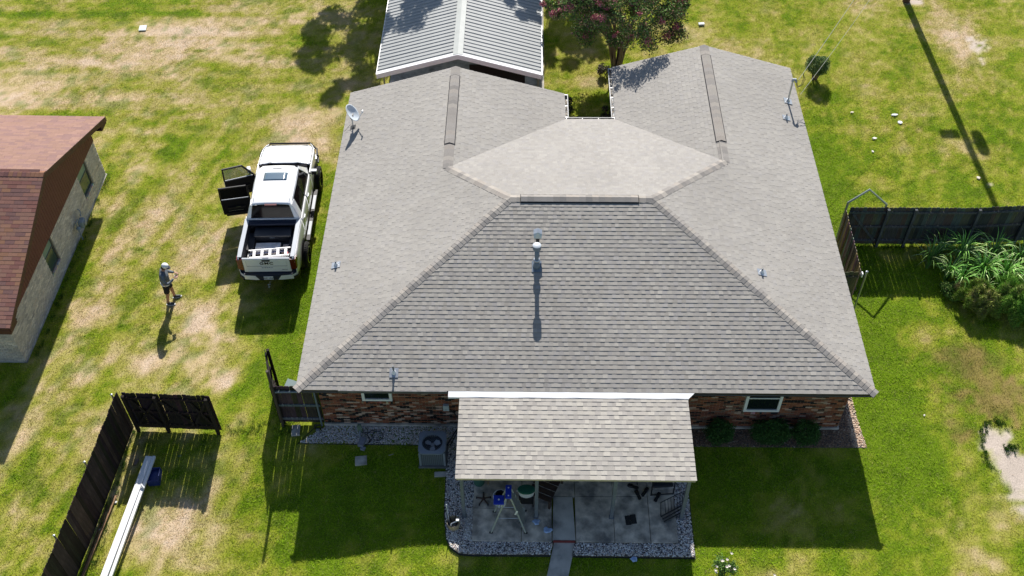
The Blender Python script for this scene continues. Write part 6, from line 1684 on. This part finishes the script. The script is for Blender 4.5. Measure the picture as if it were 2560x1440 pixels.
# shade trees beyond the top of the frame, whose shadows fall into the yard
def shade_tree(x, y, label, lobes, trunk_h):
    t = empty('oak_tree', (x, y, 0), label=label, cat='tree')
    m = MB(); m.tube([(0, 0, -.1), (.05, 0, trunk_h * .5), (0, .1, trunk_h), (.1, 0, trunk_h + 2.0)], [.26, .20, .17, .08], 9)
    for (lx, ly, lz, lr) in lobes: limb(m, (0, 0, trunk_h * .8), (lx, ly, lz), .09, .02, .15)
    m.build('trunk', M_bark, t)
    cs, rs = [], []
    for (lx, ly, lz, lr) in lobes:
        for k in range(int(9 * lr)):
            d_ = RNG.normal(0, 1, 3); d_ /= np.linalg.norm(d_); cs.append((lx + d_[0] * lr * .8, ly + d_[1] * lr * .8, lz + d_[2] * lr * .6)); rs.append(lr * RNG.uniform(.25, .42))
    pts = clumps(cs, rs, 190, .1); lc = np.array([(.05, .10, .02), (.07, .12, .03), (.035, .07, .015)])[RNG.choice(3, len(pts))]
    part_obj('crown', leaf_mesh('crown', pts, .5, .11, lc), t)
shade_tree(-.4, 31.4, 'tall oak behind the carport, left of it, whose crown shades the lawn', [(-1.4, 0, 7.2, 1.5), (.3, -.4, 6.6, 1.6), (1.4, 0, 7.6, 1.3), (.2, .3, 8.6, 1.6), (1.2, -1.2, 5.4, .9), (.3, -1.6, 4.8, .8), (2.9, .2, 8.2, 1.2), (-1.9, .6, 8.8, 1.2), (-.3, -3.0, 8.6, 1.2), (.4, -4.2, 8.8, 1.0), (2.3, -4.4, 8.4, 1.3), (2.9, -3.0, 8.8, 1.0)], 4.4)
shade_tree(8.6, 31.0, 'oak behind the carport on its right hand side', [(-1.2, .3, 7.0, 1.0), (.3, 0, 7.6, 1.3), (-.6, .8, 8.6, 1.1), (1.2, 1.0, 8.0, 1.1), (-1.7, -4.2, 8.2, .8), (-2.4, -3.2, 8.8, .7)], 4.6)
# small round shrub on a trunk
t = empty('topiary_shrub', (18.80, 18.12, 0), label='small round clipped shrub on a short dark trunk right of the roof', cat='shrub')
m = MB()
for k in range(4): limb(m, (random.uniform(-.08, .08), random.uniform(-.06, .06), -.05), (random.uniform(-.2, .2), random.uniform(-.2, .2), .48), .06, .04, .03, 3)
m.build('trunk', M_bark, t)
d_ = RNG.normal(0, 1, (7500, 3)); d_ /= np.linalg.norm(d_, axis=1, keepdims=True); rr = RNG.uniform(.35, 1.05, (7500, 1)) ** .5
bump_ = 1 + .22 * np.sin(d_[:, 0:1] * 5 + 1) * np.cos(d_[:, 1:2] * 4 + 1) + .08 * np.sin(d_[:, 2:3] * 9)
pts = d_ * rr * bump_ * np.array((.50, .46, .38)) + np.array((0, 0, .72))
lc = np.array([(.08, .15, .05), (.12, .20, .06), (.18, .25, .09)])[RNG.choice(3, len(pts))] * RNG.uniform(.7, 1.3, (len(pts), 1))
part_obj('crown', leaf_mesh('crown', pts, .5, .034, lc, asp=.3), t)
# three dark bushes under the right front window
for i, (x, rx, lab) in enumerate([(12.68, .42, 'round dark green bush on the mulch beside the patio cover'), (14.22, .62, 'widest dark green bush, on the mulch under the right window'), (15.30, .42, 'dark green bush nearest the right corner of the brick house')]):
    t = empty('boxwood_bush', (x, .06, 0), label=lab, cat='bush', group='dark bushes along the front wall')
    m = MB()
    for k in range(6): limb(m, (random.uniform(-.1, .1), 0, 0), (random.uniform(-rx, rx) * .6, random.uniform(-.2, .2), .5), .02, .01, .02, 3)
    m.build('stems', M_bark, t)
    n_ = int(6000 * rx / .45); d_ = RNG.normal(0, 1, (n_, 3)); d_ /= np.linalg.norm(d_, axis=1, keepdims=True)
    bump_ = 1 + .20 * np.sin(d_[:, 0:1] * 5 + i * 2) * np.cos(d_[:, 2:3] * 5 + i) + .10 * np.sin(d_[:, 1:2] * 9 + i)
    pts = d_ * (RNG.uniform(.3, 1.05, (n_, 1)) ** .5) * bump_ * np.array((rx, .36, .42)) + np.array((0, 0, .42)); pts[:, 2] = np.maximum(pts[:, 2], .03)
    lc = np.array([(.030, .085, .02), (.045, .11, .025), (.06, .13, .03)])[RNG.choice(3, n_)] * RNG.uniform(.7, 1.3, (n_, 1))
    part_obj('foliage', leaf_mesh('foliage', pts, .5, .026, lc), t)
# dark shrub and bright weeds in the rear nook
def bushy(name, x, y, r, h, n_, pal_, size, lab, cat='bush', asp=.5, group=None):
    t = empty(name, (x, y, tz(x, y)), label=lab, cat=cat, group=group)
    m = MB()
    for k in range(7): a = random.random() * 6.28; limb(m, (0, 0, -.03), (math.cos(a) * r * .6, math.sin(a) * r * .6, h * .8), .015, .006, .02, 3)
    m.build('stems', M_bark, t)
    cs = [(math.cos(a) * r * q, math.sin(a) * r * q, h * random.uniform(.35, .8)) for a, q in [(random.random() * 6.28, random.random() ** .5 * .75) for _ in range(14)]]
    pts = clumps(cs, [min(r, h) * .42] * 14, n_ // 14, .1); pts[:, 2] = np.maximum(pts[:, 2], .02)
    lc = np.array(pal_)[RNG.choice(len(pal_), len(pts))] * RNG.uniform(.7, 1.3, (len(pts), 1))
    part_obj('foliage', leaf_mesh('foliage', pts, .5, size, lc, asp=asp), t); return t
GR = [(.04, .08, .025), (.055, .10, .03), (.09, .06, .045)]
bushy('garden_shrub', 7.95, 15.35, .65, 1.1, 4200, GR, .05, 'dark leafy shrub between the carport corner and the grey roof')
bushy('garden_shrub', 8.5, 14.55, .45, .7, 2200, GR, .045, 'dark low shrub at the outer end of the left rear gutter')
bushy('garden_shrub', 10.0, 14.9, .40, 1.2, 2600, GR, .045, 'dark upright shrub against the inner wall of the right roof wing')
bushy('leafy_weed', 9.15, 14.55, .38, .35, 2200, [(.13, .26, .02), (.10, .22, .02)], .035, 'bright lime green weed patch in the nook behind the house', 'weed')
bushy('leafy_weed', 10.0, 18.35, .35, .5, 1200, [(.20, .17, .13), (.09, .10, .05)], .04, 'low greyish scrub at the left foot of the crape myrtle', 'weed')
# white rose bush at the bottom edge
def rose(x, y, h, lab, nfl, r=.38):
    t = bushy('rose_bush', x, y, r, h, 1500, [(.12, .22, .05), (.16, .28, .06), (.08, .15, .04)], .03, lab, 'rose bush', group='white rose bushes in the front lawn')
    for k in range(nfl):
        a = random.random() * 6.28; q = random.random() ** .5 * r; c_ = Vector((math.cos(a) * q, math.sin(a) * q, h * random.uniform(.75, 1.15)))
        m = MB()
        for j in range(9):
            b_ = j * .7; rr = .018 + .003 * j; m.add([c_ + Vector((math.cos(b_) * .006, math.sin(b_) * .006, 0)), c_ + Vector((math.cos(b_ - .5) * rr, math.sin(b_ - .5) * rr, .022)), c_ + Vector((math.cos(b_) * rr * 1.25, math.sin(b_) * rr * 1.25, .014)), c_ + Vector((math.cos(b_ + .5) * rr, math.sin(b_ + .5) * rr, .022))], [(0, 1, 2, 3)])
        m.build('flower', mat('rose_petal', (.78, .72, .66), .6), t)
random.seed(5)
rose(12.28, -4.35, .62, 'white flowering rose bush at the bottom edge, just right of the gravel', 11)
rose(13.55, -4.75, .4, 'small rose shoot at the bottom edge, the rightmost one', 4, .22); rose(11.75, -4.9, .4, 'small rose shoot at the bottom edge below the gravel corner', 3, .2)
# ornamental grass plants
M_blade = mat('long_leaf', (1, 1, 1), .7, attr=True, spec=.15)
def ornamental(x, y, h, n_, lab, bright=1.0):
    bright *= 1.25
    t = empty('ornamental_grass', (x, y, tz(x, y)), label=lab, cat='ornamental grass', group='tall ornamental grass below the right fence')
    vs = []; fs = []; cs = []
    for k in range(n_):
        a = random.random() * 6.28; r0_ = random.random() * .10; lz = h * random.uniform(.55, 1.05); out_ = random.uniform(.25, .85) * h; w = random.uniform(.010, .019)
        b_ = Vector((math.cos(a) * r0_, math.sin(a) * r0_, 0)); d_ = Vector((math.cos(a), math.sin(a), 0)); sd = Vector((-d_.y, d_.x, 0)); q0 = len(vs)
        c_ = random.choice([(.09, .24, .04), (.13, .30, .05), (.20, .36, .08), (.36, .46, .20)]); kk = random.uniform(.8, 1.25) * bright
        for i in range(7):
            q = i / 6; p = b_ + d_ * (out_ * q ** 1.8) + Vector((0, 0, lz * (math.sin(q * 2.0) / math.sin(1.57) if q < .785 else 1.0 * math.sin(q * 2.0))))
            ww = w * (1 - q ** 3) * (.5 + q if q < .5 else 1) + .001; vs += [p - sd * ww, p + Vector((0, 0, -.004)), p + sd * ww]; cs += [tuple(c * kk for c in c_)] * 3
        for i in range(6): s0 = q0 + 3 * i; fs += [(s0, s0 + 1, s0 + 4, s0 + 3), (s0 + 1, s0 + 2, s0 + 5, s0 + 4)]
    me = fast_mesh('blades', np.array([tuple(v) for v in vs]), np.array(fs), np.array(cs), [M_blade]); part_obj('leaf_blades', me, t)
OG = [(20.85, 7.35, 1.15, 34, 'dark ornamental grass clump nearest the diagonal fence brace', .6), (21.35, 6.75, 1.0, 30, 'ornamental grass clump with one pale arching leaf, at the left front of the group', .9),
      (21.95, 7.55, 1.35, 42, 'tallest bright ornamental grass clump under the middle fence post', 1.1), (21.7, 6.45, .95, 30, 'low striped ornamental grass clump at the front of the group', 1.1),
      (22.55, 6.85, 1.2, 44, 'bright yellow green ornamental grass clump in the middle of the group', 1.2), (23.1, 7.6, 1.3, 36, 'ornamental grass clump against the fence, right of the tallest', .9),
      (23.25, 6.7, 1.25, 44, 'ornamental grass clump with many pale blades, right of the middle', 1.15), (23.9, 7.3, 1.3, 36, 'ornamental grass clump touching the right edge of the photo by the fence', .9),
      (24.0, 6.4, 1.1, 34, 'ornamental grass clump at the right edge, nearest the feathery bushes', 1.1), (22.4, 6.1, .8, 24, 'short ornamental grass clump leaning over the feathery bush', 1.0), (21.3, 7.75, 1.1, 26, 'dark ornamental grass clump pressed against the fence boards', .55)]
for q in OG: ornamental(q[0], q[1], q[2] * .92, int(q[3] * 1.7), q[4], q[5])
bushy('leafy_weed', 22.45, 7.1, .6, .75, 3200, [(.22, .38, .05), (.30, .42, .08), (.12, .24, .04)], .045, 'yellow green broad leafed weed growing between the ornamental grass clumps', 'weed')
bushy('leafy_weed', 23.6, 6.1, .5, .55, 2600, [(.20, .36, .05), (.28, .40, .08)], .04, 'yellow green weed between the last grass clumps and the right feathery bush', 'weed')
bushy('leafy_weed', 21.35, 6.1, .5, .45, 2200, [(.10, .20, .04), (.16, .24, .06)], .04, 'low dark green weed in front of the leftmost grass clumps', 'weed')
# feathery bushes
def feathery(x, y, rx, ry, h, n_, lab, pal_):
    t = empty('feathery_bush', (x, y, 0), label=lab, cat='bush', group='feathery bushes below the right fence')
    m = MB()
    for k in range(12): a = random.random() * 6.28; limb(m, (0, 0, -.03), (math.cos(a) * rx * .7, math.sin(a) * ry * .7, h * .7), .012, .005, .03, 3)
    m.build('stems', M_bark, t)
    a = RNG.uniform(0, 2 * np.pi, n_); q = RNG.random(n_) ** .5; q = q * (.72 + .28 * np.sin(a * 5 + x) * np.cos(a * 3 + y) ); zt = h * (1 - np.clip(q, 0, 1) ** 2.2) ** .5 * (.35 + 1.1 * fbm(np.cos(a) * q * 3 + x, np.sin(a) * q * 3 + y, 1.5, 61, 3)); z = zt * RNG.uniform(.25, 1.0, n_) ** .4
    P = np.stack([np.cos(a) * q * rx, np.sin(a) * q * ry, z], -1)
    D = np.stack([np.cos(a) * q * .7 + RNG.normal(0, .45, n_), np.sin(a) * q * .7 + RNG.normal(0, .45, n_), .55 + RNG.normal(0, .3, n_)], -1); D /= np.linalg.norm(D, axis=1, keepdims=True)
    L_ = RNG.uniform(.05, .14, n_)[:, None]; S_ = np.cross(D, RNG.normal(0, 1, (n_, 3))); S_ /= np.linalg.norm(S_, axis=1, keepdims=True); S_ *= .009
    V = np.stack([P - S_, P + S_, P + D * L_], 1).reshape(-1, 3); cl = fbm(P[:, 0] * 1.0 + x, P[:, 1] + y, 2.2, 71, 3)
    lc = np.array(pal_)[np.clip((cl * len(pal_) * 1.3 - .4 + RNG.normal(0, .5, n_)).astype(int), 0, len(pal_) - 1)] * RNG.uniform(.6, 1.35, (n_, 1))
    part_obj('foliage', fast_mesh('foliage', V, np.arange(3 * n_).reshape(n_, 3), np.repeat(lc, 3, axis=0), [M_leafm]), t)
FP = [(.13, .24, .04), (.20, .31, .05), (.30, .35, .08), (.38, .32, .15)]
feathery(22.0, 5.55, .95, .85, .85, 26000, 'feathery olive green bush at the front left of the bed below the ornamental grass', FP)
feathery(23.3, 5.50, 1.20, 1.05, 1.0, 32000, 'larger feathery green bush at the right edge of the photo', [(.12, .30, .04), (.18, .37, .05), (.26, .40, .07), (.33, .36, .12)])

# ================================================================== POLE, WIRES, LAWN ITEMS
t = empty('utility_pole', (24.0, 23.95, 0), label='brown wooden utility pole whose foot shows at the top edge on the right', cat='utility pole')
m = MB(); m.tube([(0, 0, -.1), (.02, 0, 5.8), (.04, 0, 11.9)], [.17, .15, .115], 14); m.build('pole', mat('pole_wood', (.10, .055, .035), .85, var=.3, scale=4), t)
m = MB(); m.bx(-1.1, 1.1, -.18, -.08, 11.5, 11.62); m.build('crossarm', M_bark, t)
m = MB(); m.lathe([(.22, 6.75), (.24, 7.0), (.24, 7.5), (.20, 7.6)], 18, c=(.52, -.1, 0)); m.build('transformer', M_grey, t)
m = MB(); m.box((-.55, 0, 6.85), (.75, .16, .28)); m.tube([(0, 0, 6.85), (-.5, 0, 6.85)], .03, 6); m.build('lamp_bracket', M_grey, t)
m = MB(); m.tube([(.18, -.1, 7.15), (.3, -.1, 7.15)], .05, 6); m.build('bracket', M_grey, t)
for x in (-.95, 0, .95): m = MB(); m.lathe([(.04, 11.62), (.06, 11.72), (.03, 11.82)], 10, c=(x, -.13, 0)); m.build('insulator', M_grey, t)
def wire(name, a, b_, sag, r, mm, lab):
    a, b_ = Vector(a), Vector(b_); m = MB(); m.tube([a.lerp(b_, q) - Vector((0, 0, sag * 4 * q * (1 - q))) for q in np.linspace(0, 1, 22)], r, 5); return tag(m.build(name, mm), lab, 'wire', 'overhead wires to the house')
M_wire = mat('weathered_wire', (.42, .42, .36), .6)
wire('service_wire', (16.62, 13.33, 3.60), (24.02, 23.8, 7.9), .35, .010, M_wire, 'thick pale twisted service wire from the electric mast to the pole')
wire('service_wire', (16.75, 13.10, 3.12), (24.02, 23.85, 5.6), .45, .007, M_wire, 'thin lower wire running from the house eave to the pole')
wire('power_line', (24.95, 23.8, 11.8), (60, 26.0, 11.6), .8, .010, M_black, 'power line leaving the pole top towards the right')
def flat_item(name, x, y, w, d_, h, c_, lab, cat, rz=0, shape=None):
    m = MB(); w *= .75; d_ *= .75; h *= .6
    if shape:
        n_ = 9; ps = [(math.cos(2 * math.pi * k / n_) * w / 2 * random.uniform(.7, 1.2), math.sin(2 * math.pi * k / n_) * d_ / 2 * random.uniform(.7, 1.2), 0) for k in range(n_)]; m.prism(ps, (.02, .01, h))
    else: m.bx(-w / 2, w / 2, -d_ / 2, d_ / 2, 0, h); m.bx(-w / 2 + .04, w / 2 - .04, -d_ / 2 + .04, d_ / 2 - .04, h, h + .006)
    return tag(m.build(name, mat('item_' + name + str(int(c_[0] * 100)), c_, .7, var=.1), None, (x, y, tz(x, y) + .02), rz=rz), lab, cat)
flat_item('meter_box_lid', -10.52, 21.62, .42, .50, .05, (.60, .65, .66), 'pale rectangular meter box lid lying in the dry upper left lawn', 'utility cover', .1)
flat_item('meter_box_lid', 14.45, 22.05, .34, .20, .10, (.60, .66, .66), 'small pale utility lid in the lawn right of the crape myrtle', 'utility cover', .1)
flat_item('white_stone', 21.60, 15.75, .36, .14, .05, (.75, .76, .78), 'larger of two white stones lying together in the right lawn', 'stone', .1, True)
flat_item('white_stone', 21.72, 15.28, .26, .22, .04, (.72, .72, .74), 'smaller white stone just below the larger white one', 'stone', .4, True)
flat_item('white_stone', 20.48, 14.28, .24, .16, .05, (.70, .66, .60), 'cream stone alone in the lawn right of the long grey roof', 'stone', .2, True)
flat_item('white_stone', 20.25, 13.5, .10, .16, .03, (.70, .70, .60), 'tiny pale scrap in the lawn below the cream stone', 'stone', .2, True)
flat_item('white_stone', 19.92, 15.9, .20, .12, .04, (.62, .54, .40), 'sandy stone in the lawn nearest the round clipped shrub', 'stone', .2, True)
flat_item('white_stone', 23.95, 12.0, .16, .22, .04, (.66, .58, .46), 'sandy stone in the lawn just above the weathered fence', 'stone', .6, True)
flat_item('white_stone', 19.2, 1.0, .07, .07, .03, (.7, .7, .7), 'tiny white scrap in the green lawn right of the house', 'stone', .2, True)
# ---- lower left pile ---------------------------------------------------
def chan(a, b_, w, h, lab):
    a, b_ = Vector(a), Vector(b_); d_ = b_ - a; L_ = d_.length; ang = math.atan2(d_.y, d_.x); t = empty('gutter_section', a, label=lab, cat='gutter section', rot=(0, -math.asin(d_.z / L_), ang))
    m = MB(); m.bx(0, L_, -w / 2, w / 2, h - .012, h); m.build('face', M_white, t)
    for s_ in (-1, 1): m = MB(); m.bx(0, L_ - .001, s_ * w / 2 - .006, s_ * w / 2 + .006, .0, h - .001); m.build('channel_side', M_white, t)
    m = MB(); m.bx(.04, L_ * .14, -w * .1, -w * .06, h, h + .006); m.build('seam', mat('pale_seam', (.62, .64, .66), .5), t)
    m = MB(); m.bx(-.01, 0, -w / 2, w / 2, 0, h); m.build('end_cap', mat('end_cap_grey', (.55, .58, .60), .5), t)
    return t
chan((-4.66, -.92, .22), (-5.14, -6.4, .10), .18, .09, 'wide white gutter section lying along the left fence towards the camera')
chan((-4.51, -.90, .22), (-4.95, -6.4, .10), .075, .07, 'narrow white downspout lying beside the wide gutter section')
m = MB(); m.tube([(-4.63, -1.92, .34), (-4.58, -1.98, .32), (-4.54, -2.02, .29)], .03, 8); tag(m.build('downspout_elbow', M_white), 'short white elbow resting on the narrow downspout', 'elbow')
t = empty('blue_bin', (-4.40, -1.50, tz(-4.4, -1.4)), rz=.1, label='small dark blue plastic crate propping up the gutter sections', cat='crate')
bl_ = mat('dark_blue_plastic', (.01, .025, .14), .5)
m = MB(); m.bx(-.17, .17, -.24, .24, 0, .02); m.build('base', bl_, t)
for (x0_, x1_, y0_, y1_) in ((-.17, -.15, -.24, .24), (.15, .17, -.24, .24), (-.15, .15, -.24, -.22), (-.15, .15, .22, .24)): m = MB(); m.bx(x0_, x1_, y0_, y1_, .02, .26); m.build('crate_side', bl_, t)
m = MB(); m.bx(-.15, .15, -.22, .22, .12, .15); m.build('crate_contents', bl_, t)
m = MB(); a = Vector((-5.44, -2.1, tz(-5.4, -2) + .03)); b_ = Vector((-5.85, -6.2, tz(-5.6, -6) + .03)); d_ = (b_ - a).normalized(); s_ = Vector((-d_.y, d_.x, 0)) * .035
m.prism([a - s_, b_ - s_, b_ + s_, a + s_], (0, 0, .04)); tag(m.build('timber_plank', mat('brown_plank', (.24, .14, .07), .8, var=.25)), 'long thin brown timber lying on the ground beside the left fence', 'timber')
m = MB(); a = Vector((-5.62, -2.4, tz(-5.6, -2.4) + .02)); b_ = Vector((-5.86, -6.2, tz(-5.8, -6) + .02)); m.tube([a, b_], .022, 6); tag(m.build('rusty_pipe', mat('rust', (.11, .05, .03), .8, var=.3)), 'thin rusty pipe lying at the foot of the left fence', 'pipe')
flat_item('concrete_scrap', -5.12, -.95, .16, .34, .05, (.22, .16, .13), 'brown broken paver in the shade of the open wooden gate', 'paver', -.2, True)
for k, (x, y, w) in enumerate([(-5.42, -2.3, .12), (-5.5, -2.55, .10), (-5.66, -3.2, .08)]):
    flat_item('paper_scrap', x, y, w, w * .8, .02, (.62, .62, .60), ['white scrap by the fence nearest the gutter sections', 'second white scrap at the foot of the left fence', 'small white scrap lowest along the left fence'][k], 'litter', .3, True)
flat_item('dry_leaf', -3.85, -.72, .16, .10, .03, (.05, .10, .03), 'dark leaf clump in the shade of the open wooden gate', 'leaf', .1, True)
